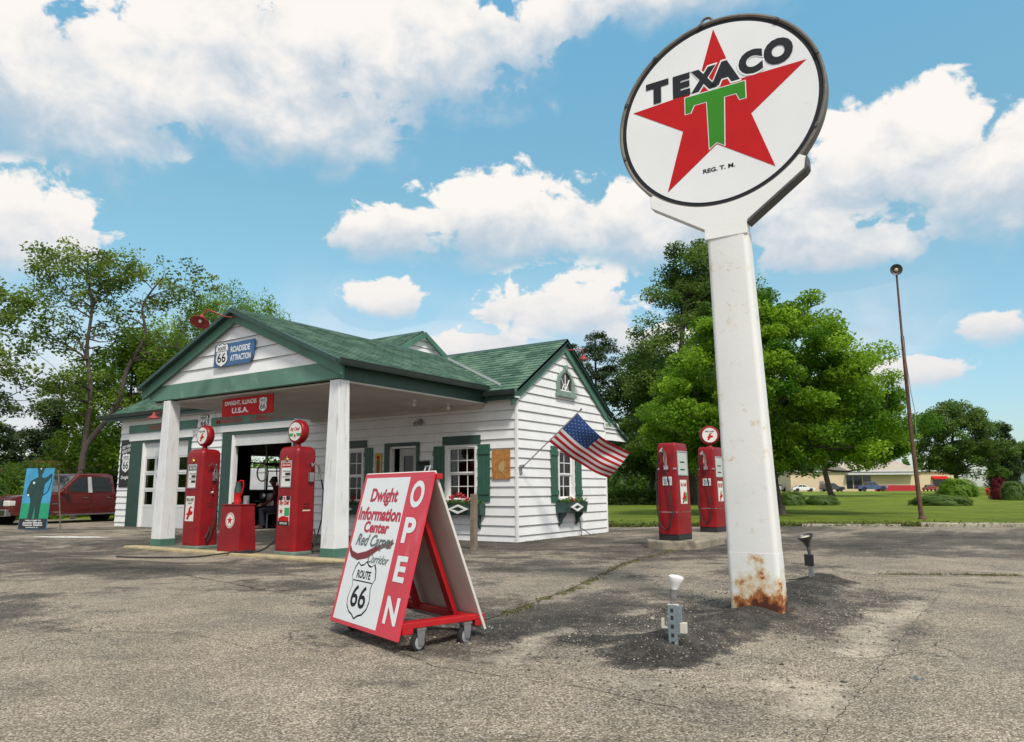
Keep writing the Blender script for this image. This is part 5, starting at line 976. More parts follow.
for sx_ in (-1, 1):
    x_ = sx_ * .27; a, b = Vector((x_, -S1 + .04, .13)), Vector((x_, -.045, Ha - .13)); k = MB(); k.box(-.045, .045, -.02, .02, 0, 1, lambda p, q, r, a=a, b=b: a.lerp(b, r) + Vector((p, q + .075, -.03 * r))); k.build('upright', FRAMERED, t, bevel=.004)
    a, b = Vector((x_, S2 - .03, .15)), Vector((x_, .035, Ha - .13)); k = MB(); k.box(-.038, .038, -.02, .02, 0, 1, lambda p, q, r, a=a, b=b: a.lerp(b, r) + Vector((p, q - .035, -.03 * r))); k.build('upright', FRAMERED, t, bevel=.004)
k = MB(); 
for sx_ in (-1, 1): k.box(sx_ * .48 - .045, sx_ * .48 + .045, -S1 + .055, S2 + .03, .155, .195); k.box(sx_ * .48 - .045, sx_ * .48 + .045, -S1 + .055, -S1 + .14, .115, .155); k.box(sx_ * .48 - .045, sx_ * .48 + .045, S2 - .05, S2 + .035, .115, .155)
k.box(-.455, .455, S2 - .08, S2 - .03, .14, .19); k.box(-.455, .455, -S1 + .05, -S1 + .10, .14, .19); k.build('base_frame', FRAMERED, t, bevel=.006)
k = MB(); k.box(-.53, .56, .012, .06, Ha - .055, Ha - .015); k.build('top_hinge', FRAMERED, t, bevel=.004)
k = MB(); k.tube([(.36, .02, Ha - .01), (.36, .04, Ha + .04), (.42, .04, Ha + .04), (.42, .02, Ha - .01)], .008, 6); k.build('handle', METAL, t, smooth=True)
for sx_ in (-1, 1):
    for yy in (-S1 + .20, S2 - .12):
        x_ = sx_ * .50; k = MB(); g0 = -.01; k.lathe([(.045, -.018), (.062, -.014), (.066, 0), (.062, .014), (.045, .018)], 24, (x_, yy - .01, .066 + g0), (1, .25, 0)); c = k.build('caster', RUBBER, t, smooth=True)
        k = MB(); k.lathe([(.0, -.02), (.03, -.021), (.044, -.018), (.044, .018), (.03, .021), (0, .02)], 20, (x_, yy - .01, .066 + g0), (1, .25, 0)); k.build('wheel_hub', mat('grey_plastic', (.28, .29, .30), .5), c, smooth=True)
        k = MB()
        for q in (-1, 1): k.prism([(-.02, .04), (.02, .04), (.03, .14), (-.035, .14)], lambda a, b, w, q=q, x_=x_, yy=yy: Vector((x_ + q * .028 + w, yy + a + .0, b)), -.002, .002)
        k.box(x_ - .035, x_ + .035, yy - .035, yy + .035, .138, .152); k.build('caster_fork', METAL, c)

# ------------------------------------------------------------------ ground spotlights
bx_, by_ = 6.76, -8.36; g0 = gz(bx_, by_)
t = thing('spotlight', 'white floodlight bulb on a short slotted grey strut in the nearer mound', 'spotlight', (bx_, by_, g0 - .045), R(10)); t.scale = (.86, .86, .84)
STRUT = mat('blue_grey_strut', (.16, .20, .22), .5, .15, 8); k = MB()
k.box(-.033, .033, -.024, -.018, 0, .34); k.box(-.033, -.027, -.018, .02, 0, .34); k.box(.027, .033, -.018, .02, 0, .34); k.box(.034, .07, -.02, .02, .12, .335); s_ = k.build('post', STRUT, t, bevel=.002)
for z in (.04, .10, .165, .23, .285): k = MB(); k.box(-.011, .011, -.026, -.023, z, z + .028); k.build('slot', BLACK, s_)
BP_ = mat('beige_plastic', (.50, .48, .42), .6); k = MB(); k.box(-.085, -.03, -.015, .015, .16, .175); k.box(-.085, -.065, -.015, .015, .175, .235); k.build('conduit_stub', BP_, t); k = MB(); k.box(.055, .105, -.025, .025, .13, .21); k.build('junction_box', BP_, t, bevel=.004); k = MB(); k.box(-.035, .05, -.02, .02, .33, .345); k.build('top_plate', BP_, t, bevel=.004)
k = MB(); k.tube([(0, 0, .34), (.005, 0, .37), (.01, 0, .39)], .018, 10); k.build('swivel', METAL, t, smooth=True)
k = MB(); k.lathe([(.026, 0), (.030, .03), (.028, .07), (.030, .075)], 20, (.01, 0, .385), (.10, -.05, 1)); k.build('socket', METAL, t, smooth=True)
k = MB(); k.lathe([(.024, .07), (.030, .09), (.046, .125), (.060, .155), (.060, .168), (.04, .18), (0, .184)], 28, (.01, 0, .385), (.16, .06, 1)); k.build('bulb', mat('white_bulb_glass', (.78, .79, .78), .25, .02, bump=0), t, smooth=True)
bx_, by_ = 6.70, -4.02; g0 = gz(bx_, by_)
t = thing('spotlight', 'dark cone floodlight on a short post behind the tall pole', 'spotlight', (bx_, by_, g0 - .03), R(-15)); t.scale = (.92, .92, .92); k = MB(); k.box(-.03, .03, -.02, .02, 0, .26); k.build('post', METAL, t, bevel=.004); k = MB(); k.box(-.06, .055, -.05, -.02, .16, .30); k.build('junction_box', BLACK, t, bevel=.006)
k = MB(); k.tube([(0, 0, .25), (-.01, 0, .33), (-.02, 0, .40)], [.02, .022, .026], 10); k.build('swivel', DMETAL, t, smooth=True)
k = MB(); k.lathe([(.03, 0), (.045, .05), (.075, .09), (.098, .12), (.10, .135), (.09, .135), (.07, .10), (.03, .06), (0, .055)], 28, (-.02, 0, .40), (-.12, -.30, 1)); k.build('lamp_housing', DMETAL, t, smooth=True); k = MB(); k.lathe([(0, .075), (.055, .085), (.068, .105), (.05, .12), (0, .126)], 20, (-.02, 0, .40), (-.12, -.30, 1)); k.build('bulb', mat('cream_lens', (.66, .62, .42), .3), t, smooth=True)

# weathered post by the corner, leaning light pole
k = MB(); k.prism([(-.055, -.05), (.05, -.055), (.055, .05), (-.05, .055)], lambda a, b, c: Vector((a * (1 - .03 * c), b, c)), -.1, 1.01); o = k.build('wooden_post', WOOD, bevel=.008); o.location = (.41, -2.06, 0); tag(o, 'short weathered square timber post in front of the window box', 'post')
bx_, by_ = 6.16, 15.1; g0 = lz(bx_, by_); t = thing('light_pole', 'tall rusty light pole leaning left with a round floodlight on top', 'light pole', (bx_, by_, g0))
k = MB(); k.tube([(.0, 0, -.1), (-.03, 0, .15), (-.10, .02, 3), (-.10, .05, 6.2), (-.11, .05, 6.25), (-.10, .06, 8.55)], [.085, .075, .065, .058, .040, .032], 12); k.build('pole', RUSTY, t, smooth=True)
k = MB(); k.lathe([(.15, -.02), (.14, .04), (.09, .10)], 14); k.build('base', RUSTY, t); k = MB(); k.tube([(.05, -.08, 2.8), (.08, -.1, 3.6), (.02, -.1, 4.2), (-.02, -.1, 5), (-.08, -.09, 6.2)], .012, 6); k.build('conduit', METAL, t, smooth=True)
k = MB(); k.lathe([(.05, -.10), (.07, .0), (.12, .05), (.19, .12), (.20, .135), (.185, .135), (.12, .08), (0, .06)], 28, (-.10, .04, 8.62), (.15, -.85, -.25)); k.build('lamp_housing', DMETAL, t, smooth=True); k = MB(); k.lathe([(0, .07), (.05, .075), (.06, .11), (0, .125)], 16, (-.10, .04, 8.62), (.15, -.85, -.25)); k.build('bulb', mat('cream_lens', (.66, .62, .42)), t, smooth=True)

# ------------------------------------------------------------------ painted officer board beside the truck
t = thing('painted_board', 'leaning painted board of a saluting filling-station attendant on blue and green', 'sign', (-15.45, -2.66, 0), R(27.5))
tl = R(4); T = frame((0, 0, .02), (1, 0, 0), (0, math.sin(tl), math.cos(tl)), (0, -math.cos(tl), math.sin(tl))); Wb, Hb = .455, 1.80
k = MB(); k.prism([(-Wb, 0), (Wb, 0), (Wb, Hb), (-Wb, Hb)], T, -.02, 0); pb = k.build('panel', mat('board_sky_blue', (.045, .27, .46), .5, .18, 2.5), t)
k = MB(); k.prism([(-Wb + .01, .30), (Wb - .01, .30), (Wb - .01, .76), (-Wb + .01, .76)], T, .0, .003); k.build('green_field', mat('board_green', (.01, .27, .13), .5, .08), pb)
k = MB(); k.prism([(-Wb + .01, .01), (Wb - .01, .01), (Wb - .01, .31), (-Wb + .01, .31)], T, .0, .004); k.build('black_band', BLACK, pb)
UNI = mat('board_dark_green', (.012, .045, .04), .5, .2, 8)
k = MB(); k.prism([(-.20, .30), (-.17, .80), (-.215, .95), (-.28, 1.0), (-.33, 1.05), (-.34, 1.16), (-.25, 1.42), (-.10, 1.50), (-.03, 1.54), (-.03, 1.60), (-.06, 1.66), (-.07, 1.74), (-.10, 1.80), (.03, 1.84), (.17, 1.80), (.12, 1.74), (.11, 1.66), (.08, 1.60), (.08, 1.54), (.17, 1.50), (.30, 1.56), (.38, 1.64), (.43, 1.60), (.32, 1.44), (.21, 1.32), (.20, 1.0), (.17, .80), (.16, .30), (.03, .30), (.0, .72), (-.05, .30)], T, .003, .007); k.build('attendant_figure', UNI, pb)
k = MB(); k.tube([T(.40, 1.58, .008), T(.42, 1.4, .008), T(.34, 1.1, .008), T(.20, 1.0, .008)], .010, 6); k.build('painted_hose', BLACK, pb)
k = MB(); k.prism(ring2(.035, 12, -.14, 1.36), T, .007, .009); k.prism(ring2(.03, 10, -.27, 1.0), T, .007, .009); k.prism(ring2(.022, 10, .03, 1.78), T, .007, .009); text(k, 'WELCOME TO', T, -.26, .26, .235, .275, .006, .03); text(k, 'Ambler-Becker', T, -.32, .32, .165, .22, .006, .03); text(k, 'Texaco Station', T, -.32, .32, .10, .155, .006, .03); text(k, 'DWIGHT, IL', T, -.20, .20, .035, .07, .006, .03); k.build('lettering', SWHITE, pb)
for x in (-.40, .44): k = MB(); k.tube([(x, .30, Hb - .05), (x, .62, 0)], .022, 6); k.build('prop_leg', WOOD, t)
k = MB(); k.tube([(-.4, .5, .5), (.44, .5, .5)], .015, 6); k.build('cross_bar', WOOD, t)

# ------------------------------------------------------------------ vehicles
TYRE = RUBBER; CARGLASS = mat('car_glass', (.02, .026, .03), .06, .05, bump=0, spec=.8); LAMP = mat('lamp_glass', (.62, .62, .58), .12, .05, bump=0)
def wheel(t, x, y, r, w, near=True):
    k = MB(); k.lathe([(r * .66, -w / 2), (r * .92, -w / 2), (r, -w * .3), (r, w * .3), (r * .92, w / 2), (r * .66, w / 2)], 28, (x, y, r), (0, 1, 0)); wh = k.build('wheel', TYRE, t, smooth=True)
    k = MB(); k.lathe([(0, -w * .42), (r * .2, -w * .42), (r * .3, -w * .30), (r * .62, -w * .36), (r * .66, -w * .46), (r * .66, w * .46), (r * .62, w * .36), (r * .3, w * .3), (0, w * .42)], 20, (x, y, r), (0, 1, 0)); k.build('rim', METAL, wh, smooth=True)
def vehicle(name, label, cat, loc, rz, paint, kind, group=None, s=1.0, detail=True):
    """x forward; side profile lofted over the width with tumblehome"""
    t = thing(name, label, cat, loc, rz, group)
    if kind == 'pickup': Lh, Wh, r, wb, rf = 2.95, .99, .41, (-1.75, 1.95), 1.92; belt = 1.18; low = [(-2.9, .55), (-2.9, 1.20), (-1.05, 1.20), (-1.05, 1.18), (1.15, 1.16), (2.55, 1.10), (2.82, .98), (2.86, .62), (2.7, .45)]; cab = [(-1.05, 1.16), (-.98, 1.86), (-.75, 1.92), (.35, 1.90), (1.22, 1.15)]; wins = [((-.88, 1.24), (-.84, 1.76), (-.08, 1.78), (-.08, 1.24)), ((.03, 1.24), (.03, 1.78), (.36, 1.76), (.95, 1.24))]
    elif kind == 'suv': Lh, Wh, r, wb, rf = 2.35, .93, .37, (-1.35, 1.42), 1.72; belt = 1.02; low = [(-2.3, .45), (-2.3, 1.02), (1.0, 1.02), (2.1, .92), (2.3, .75), (2.3, .40)]; cab = [(-2.25, 1.0), (-2.0, 1.62), (-1.7, 1.70), (.2, 1.70), (1.05, 1.0)]; wins = [((-1.95, 1.08), (-1.75, 1.56), (-.95, 1.58), (-.95, 1.08)), ((-.85, 1.08), (-.85, 1.58), (-.1, 1.58), (-.1, 1.08)), ((0, 1.08), (0, 1.58), (.2, 1.58), (.85, 1.08))]
    else: Lh, Wh, r, wb, rf = 2.3, .89, .32, (-1.35, 1.38), 1.45; belt = .92; low = [(-2.25, .40), (-2.28, .88), (-1.7, .95), (.8, .92), (2.0, .76), (2.25, .6), (2.25, .33)]; cab = [(-1.75, .90), (-1.0, 1.40), (-.7, 1.45), (.1, 1.44), (.95, .90)]; wins = [((-1.35, .98), (-.92, 1.34), (-.35, 1.36), (-.35, .98)), ((-.27, .98), (-.27, 1.36), (.08, 1.35), (.70, .98))]
    # lower body with wheel arches
    lowr = []; zb = low[-1][1]; arch_ = []
    for wx in sorted(wb, reverse=True): arch_ += [(wx + (r + .09) * math.cos(a), max(zb - .02, r + (r + .09) * math.sin(a))) for a in [R(q) for q in range(0, 181, 20)]]
    prof = low + [(a, b) for a, b in arch_ if b >= zb - .03]
    def skin(pts, w0, w1, zt0, zt1):
        k = MB(); hw = lambda z: w0 + (w1 - w0) * min(1, max(0, (z - zt0) / (zt1 - zt0))); n = len(pts)
        k.add([(a, -hw(b), b) for a, b in pts] + [(a, hw(b), b) for a, b in pts], [tuple(range(n)), tuple(range(n, 2 * n))[::-1]] + [(i, (i + 1) % n, n + (i + 1) % n, n + i) for i in range(n)]); return k, hw
    k, _ = skin(prof, Wh, Wh - .05, belt - .3, belt); k.build('body', paint, t, bevel=.035 if detail else 0, bseg=3, smooth=True)
    k, hw = skin(cab, Wh - .05, Wh - .22, belt, rf); cb = k.build('cabin', paint, t, bevel=.05 if detail else 0, bseg=3, smooth=True)
    for sgn in (-1, 1):
        for q in wins:
            k = MB(); k.add([(a, sgn * (hw(b) + .006), b) for a, b in q] + [(a, sgn * (hw(b) - .02), b) for a, b in q], [(0, 1, 2, 3), (0, 4, 5, 1), (1, 5, 6, 2), (2, 6, 7, 3), (3, 7, 4, 0)]); k.build('window', CARGLASS, cb)
    for (a0, b0), (a1, b1), nm in ((cab[-1], cab[-2], 'windscreen'), (cab[0], cab[1], 'rear_window')):
        e = .012 if nm == 'windscreen' else -.012; k = MB(); p = [(a0 + (a1 - a0) * .1 + e, b0 + (b1 - b0) * .1), (a0 + (a1 - a0) * .9 + e, b0 + (b1 - b0) * .9)]
        k.add([(p[0][0], -hw(p[0][1]) + .09, p[0][1]), (p[0][0], hw(p[0][1]) - .09, p[0][1]), (p[1][0], hw(p[1][1]) - .08, p[1][1]), (p[1][0], -hw(p[1][1]) + .08, p[1][1])] + [(p[0][0] - e * 2, -hw(p[0][1]) + .09, p[0][1]), (p[0][0] - e * 2, hw(p[0][1]) - .09, p[0][1]), (p[1][0] - e * 2, hw(p[1][1]) - .08, p[1][1]), (p[1][0] - e * 2, -hw(p[1][1]) + .08, p[1][1])], [(0, 1, 2, 3), (4, 7, 6, 5), (0, 4, 5, 1), (2, 6, 7, 3), (0, 3, 7, 4), (1, 5, 6, 2)]); k.build(nm, CARGLASS, cb)
    for wx in wb:
        for sgn in (-1, 1): wheel(t, wx, sgn * (Wh - .13), r, .24)
    xf = low[-2][0] if kind == 'pickup' else Lh - .04; k = MB(); k.box(xf - .12, xf + .09, -Wh + .02, Wh - .02, .42, .66) if kind == 'pickup' else k.box(xf - .1, xf + .04, -Wh + .06, Wh - .06, .36, .54); k.build('bumper', CHROME if kind == 'pickup' else paint, t, bevel=.03)
    k = MB(); k.box(-Lh - .03, -Lh + .12, -Wh + .03, Wh - .03, .45, .64); k.build('bumper', CHROME if kind == 'pickup' else paint, t, bevel=.03)
    zh = .86 if kind == 'pickup' else .64
    for sgn in (-1, 1):
        k = MB(); k.box(xf - .22, xf + .015, sgn * (Wh - .17) - .165, sgn * (Wh - .17) + .165, zh - .10, zh + .09); k.build('headlight', LAMP, t, bevel=.03)
        k = MB(); k.box(-Lh - .0, -Lh + .1, sgn * (Wh - .1) - .08, sgn * (Wh - .1) + .085, .80, 1.02); k.build('tail_light', SIGNRED, t, bevel=.015)
    k = MB(); k.box(xf - .05, xf + .012, -Wh + .38, Wh - .38, zh - .16, zh + .12); g_ = k.build('grille', BLACK, t, bevel=.01)
    if detail:
        k = MB(); [k.box(xf, xf + .024, -Wh + .40, Wh - .40, z - .012, z + .012) for z in (zh - .08, zh, zh + .08)]; k.build('grille_bar', CHROME, g_)
        k = MB(); k.box(xf + .09, xf + .096, -.16, .16, .46, .58); k.build('number_plate', DIAL, t)
        for sgn in (-1, 1):
            k = MB(); k.box(.92, 1.06, sgn * (Wh + .12) - .13, sgn * (Wh + .12) + .07, 1.16, 1.38); k.tube([(1.0, sgn * (Wh - .08), 1.2), (1.0, sgn * (Wh + .06), 1.24)], .025, 6); k.build('mirror', paint, t, bevel=.03)
            k = MB(); [k.box(a, a + .17, sgn * Wh - .015, sgn * Wh + .02, 1.0, 1.03) for a in (-.80, .12)]; k.build('door_handle', CHROME, t, bevel=.006)
            k = MB(); [k.box(a - .006, a + .006, sgn * (Wh - .003) - .004, sgn * (Wh - .003) + .004, .52, 1.15) for a in (-1.02, -.03, 1.05)]; k.box(-1.0, 1.05, sgn * (Wh - .003) - .004, sgn * (Wh - .003) + .004, .50, .512); k.build('door_seam', BLACK, t)
            k = MB(); k.box(-1.15, 1.25, sgn * (Wh + .02) - .06, sgn * (Wh + .02) + .06, .40, .45); k.build('running_board', CHROME, t, bevel=.01)
            k = MB(); k.box(1.20, 1.42, sgn * Wh - .005, sgn * Wh + .008, .80, .84); k.build('badge', CHROME, t)
            k = MB(); k.add([(a, sgn * (hw(b) + .010), b) for a, b in ((-.10, 1.2), (.06, 1.2), (.05, 1.78), (-.09, 1.78))] + [(a, sgn * (hw(b) - .01), b) for a, b in ((-.10, 1.2), (.06, 1.2), (.05, 1.78), (-.09, 1.78))], [(0, 1, 2, 3), (0, 4, 5, 1), (1, 5, 6, 2), (2, 6, 7, 3), (3, 7, 4, 0)]); k.build('pillar_trim', mat('silver_pillar', (.45, .45, .45), .4), cb)
    if kind == 'pickup': k = MB(); k.box(-2.8, -1.1, -.85, .85, 1.195, 1.205); k.build('cargo_bed_cover', BLACK, t)
    for c in [t]: c.scale = (s, s, s)
    return t
def carpaint(name, c): return mat(name, c, .22, .05, 2, .0, coat=.8, spec=.6)
TRX, TRY = -20.65, .92
MAROON = carpaint('maroon_car_paint', (.095, .006, .005))
vehicle('pickup_truck', 'dark red crew-cab pickup truck parked behind the painted board', 'pickup truck', (TRX, TRY, -.12), math.atan2(-.99, .14) , MAROON, 'pickup')
vehicle('parked_car', 'silver white car parked behind the front of the red pickup', 'car', (-23.2, -2.9, -.05), math.atan2(-.83, -.60), carpaint('silver_car_paint', (.50, .52, .53)), 'sedan', s=1.05)
fz = lambda x, y: gz(x, y) + .06
vehicle('parked_car', 'white sedan parked at the far left of the beige building', 'car', (-27.0, 148.0, fz(-27, 148)), R(30), carpaint('white_car_paint', (.68, .69, .70)), 'sedan', 'vehicles by the beige building', 1.0, False)
vehicle('parked_car', 'pale van-like car mostly hidden behind the white sedan', 'car', (-33.0, 150.5, fz(-33, 150)), R(60), carpaint('pale_car_paint', (.5, .52, .55)), 'suv', 'vehicles by the beige building', 1.1, False)
vehicle('parked_car', 'dark SUV parked between the white sedan and the blue pickup', 'car', (-21.6, 149.6, fz(-21, 149)), R(34), carpaint('dark_car_paint', (.03, .03, .05)), 'suv', 'vehicles by the beige building', 1.0, False)
vehicle('pickup_truck', 'dark blue pickup parked in front of the dark windows of the beige building', 'pickup truck', (-14.4, 149.5, fz(-15, 148)), R(34), carpaint('blue_car_paint', (.03, .06, .16)), 'pickup', 'vehicles by the beige building', 1.0, False)
vehicle('parked_car', 'small red car parked under the red awning of the beige building', 'car', (-4.0, 146.5, fz(-4, 148)), R(110), carpaint('red_car_paint', (.35, .02, .02)), 'sedan', 'vehicles by the beige building', .85, False)

# ------------------------------------------------------------------ far buildings
BEIGE = mat('beige_wall', (.60, .49, .33), .85, .06, .3, .1, 3); BROOF = mat('beige_metal_roof', (.42, .36, .27), .6, .08, .5)
t = thing('beige_building', 'long low beige building with a red band and dark windows beyond the lawn', 'building', (-14.5, 158.5, gz(-14, 158)), R(33.8))
k = MB(); k.box(-18, 16.5, 0, 18, -1, 4.1); k.build('wall', BEIGE, t)
k = MB(); k.prism([(-.6, 4.05), (9.5, 6.6), (18.6, 4.05)], lambda a, b, w: Vector((w, a, b)), -5.5, 9.5); k.build('roof', BROOF, t)
k = MB(); k.box(-18.2, 16.8, -.5, 18.2, 4.1, 4.35); k.box(-6.5, 7.5, -1.6, 0, 3.45, 3.85); k.build('fascia', mat('pale_metal_fascia', (.5, .52, .54), .5), t)
k = MB(); k.box(-.5, 8.8, -.06, .0, .0, 1.25); k.build('red_band', mat('red_wall_panel', (.42, .02, .03), .5), t)
for a, b in ((-6.3, -5.0), (-4.8, -3.0), (-2.8, -1.2)): k = MB(); k.box(a, b, -.05, .0, .6, 3.3); k.build('window', CARGLASS, t)
k = MB(); k.box(-12, -11, -.05, 0, 0, 2.2); k.build('door', mat('grey_far_door', (.2, .2, .2)), t)
k = MB(); k.box(11.8, 14.5, -.05, 0, .9, 2.4); k.build('window', CARGLASS, t); k = MB(); k.add([(11.5, 0, 3.1), (14.8, 0, 3.1), (14.8, -1.2, 2.5), (11.5, -1.2, 2.5), (11.5, 0, 2.5), (14.8, 0, 2.5)], [(0, 1, 2, 3), (3, 2, 5, 4), (0, 3, 4), (1, 5, 2)]); k.build('awning', SIGNRED, t)
def house(label, loc, rz, w, d, h, rh, wallm, roofm, nw=2, group=None):
    t = thing('house', label, 'house', loc, rz, group); k = MB(); k.box(-w / 2, w / 2, 0, d, -1, h); k.prism([(0, h), (d, h), (d / 2, h + rh)], lambda a, b, c: Vector((c, a, b)), -w / 2 + .02, w / 2 - .02); k.build('wall', wallm, t)
    k = MB()
    for s_ in (0, 1): k.add([(-w / 2 - .4, -.4 if s_ == 0 else d + .4, h - .1), (w / 2 + .4, -.4 if s_ == 0 else d + .4, h - .1), (w / 2 + .4, d / 2, h + rh + .1), (-w / 2 - .4, d / 2, h + rh + .1), (-w / 2 - .4, -.4 if s_ == 0 else d + .4, h - .3), (w / 2 + .4, -.4 if s_ == 0 else d + .4, h - .3), (w / 2 + .4, d / 2, h + rh - .1), (-w / 2 - .4, d / 2, h + rh - .1)], [(0, 1, 2, 3), (7, 6, 5, 4), (0, 4, 5, 1), (1, 5, 6, 2), (3, 7, 4, 0)])
    k.build('roof', roofm, t)
    for i in range(nw): x = -w / 2 + (i + .5) * w / nw; k = MB(); k.box(x - .5, x + .5, -.05, .0, 1.0, 2.3); k.build('window', CARGLASS, t)
    return t
house('white shed with a blue-grey metal roof at the far right edge', (16.6, 126, gz(10, 126)), R(20), 10, 8, 2.7, 2.2, mat('far_white_wall', (.6, .62, .64), .7), mat('blue_grey_roof', (.24, .31, .38), .5), 2)
house('small white house peeking between garage and trees on the left', (-47.0, 17.5, 0), R(60), 7, 6, 3.4, 2.4, MATS['far_white_wall'], mat('grey_roof', (.25, .26, .28), .8), 2)
t = thing('brown_shed', 'low red-brown shed with a plain slab roof behind the red pickup', 'shed', (-29.0, 4.6, 0), R(62)); k = MB(); k.box(-3.2, 4.0, 0, 3.5, -.3, 2.1); k.build('wall', mat('red_brown_siding', (.13, .04, .03), .8, .15), t); k = MB(); k.add([(-3.5, -.4, 2.0), (4.3, -.4, 2.0), (4.1, 3.8, 2.75), (-3.0, 3.8, 2.75), (-3.5, -.4, 1.9), (4.3, -.4, 1.9), (4.1, 3.8, 2.6), (-3.0, 3.8, 2.6)], [(0, 1, 2, 3), (7, 6, 5, 4), (0, 4, 5, 1), (1, 5, 6, 2), (3, 2, 6, 7), (0, 3, 7, 4)]); k.build('roof', mat('red_brown_roof', (.15, .045, .035), .8, .12), t)
bx_, by_ = 6.6, 82; t = thing('fire_hydrant', 'red fire hydrant standing on the lawn right of the round bush', 'hydrant', (bx_, by_, lz(bx_, by_))); k = MB(); k.lathe([(.18, 0), (.18, .06), (.12, .08), (.12, .55), (.17, .58), (.17, .62), (.13, .66), (.10, .76), (.03, .82), (.03, .88), (0, .88)], 14); k.lathe([(.07, -.22), (.07, .22)], 10, (0, 0, .45), (1, 0, 0)); k.lathe([(.08, 0), (.08, .2)], 10, (0, 0, .42), (0, -1, 0)); k.build('body', SIGNRED, t, smooth=True)
# traffic kerb stones along the lawn edge
def kerb(label, x0, x1, h=.13, w=.16):
    xs = np.linspace(x0, x1, max(2, int((x1 - x0) / .6))); k = MB(); v = []
    for x in xs:
        y = float(edge_y(x)) - .12 + .03 * math.sin(x * 3.1); z = gz(x, y); v += [(x, y - w / 2, z - .05), (x, y - w / 2 + .01, z + h * (.8 + .2 * math.sin(x * 7))), (x, y + w / 2, z + h), (x, y + w / 2, z - .05)]
    k.v = v; k.f = [(i * 4 + j, i * 4 + (j + 1) % 4, (i + 1) * 4 + (j + 1) % 4, (i + 1) * 4 + j) for i in range(len(xs) - 1) for j in range(4)] + [(0, 1, 2, 3), tuple(len(v) - 4 + j for j in (3, 2, 1, 0))]; k.m = [0] * len(k.f); o = k.build('kerb', CONC, kind='structure'); return o
kerb('', 3.6, 6.0, .07); kerb('', 6.5, 22, .11, .2)

# ------------------------------------------------------------------ trees
BARK = mat('grey_brown_bark', (.075, .062, .05), .95, .25, 6, .8, 25, streak=((.06, .045, .035), .5, 6))
LM = {'maple': leaf_mat('maple_leaf', (.032, .115, .006), (.26, .44, .03), .45), 'back': leaf_mat('dull_leaf', (.040, .100, .016), (.15, .24, .05), .38), 'dark': leaf_mat('dark_leaf', (.028, .075, .013), (.10, .18, .03), .32),
      'airy': leaf_mat('olive_leaf', (.065, .125, .018), (.19, .28, .05), .42), 'bright': leaf_mat('yellow_green_leaf', (.065, .16, .010), (.22, .36, .03), .45), 'ever': leaf_mat('evergreen_needle', (.025, .055, .022), (.08, .13, .045), .2), 'red': leaf_mat('dark_red_leaf', (.05, .004, .006), (.20, .015, .02), .3)}
def branch(k, a, b, r0, r1, g, sag=.0, n=5, wob=.06):
    a, b = Vector(a), Vector(b); Lb_ = (b - a).length; pts = []; rs = []; o1 = Vector(g.normal(size=3)) * wob * Lb_
    for i in range(n + 1):
        u = i / n; p = a.lerp(b, u) + o1 * math.sin(math.pi * u) + Vector((0, 0, sag * Lb_ * math.sin(math.pi * u))); pts.append(p); rs.append(r0 + (r1 - r0) * u)
    k.tube(pts, rs, 7 if r0 > .05 else 5, cap=False); return pts
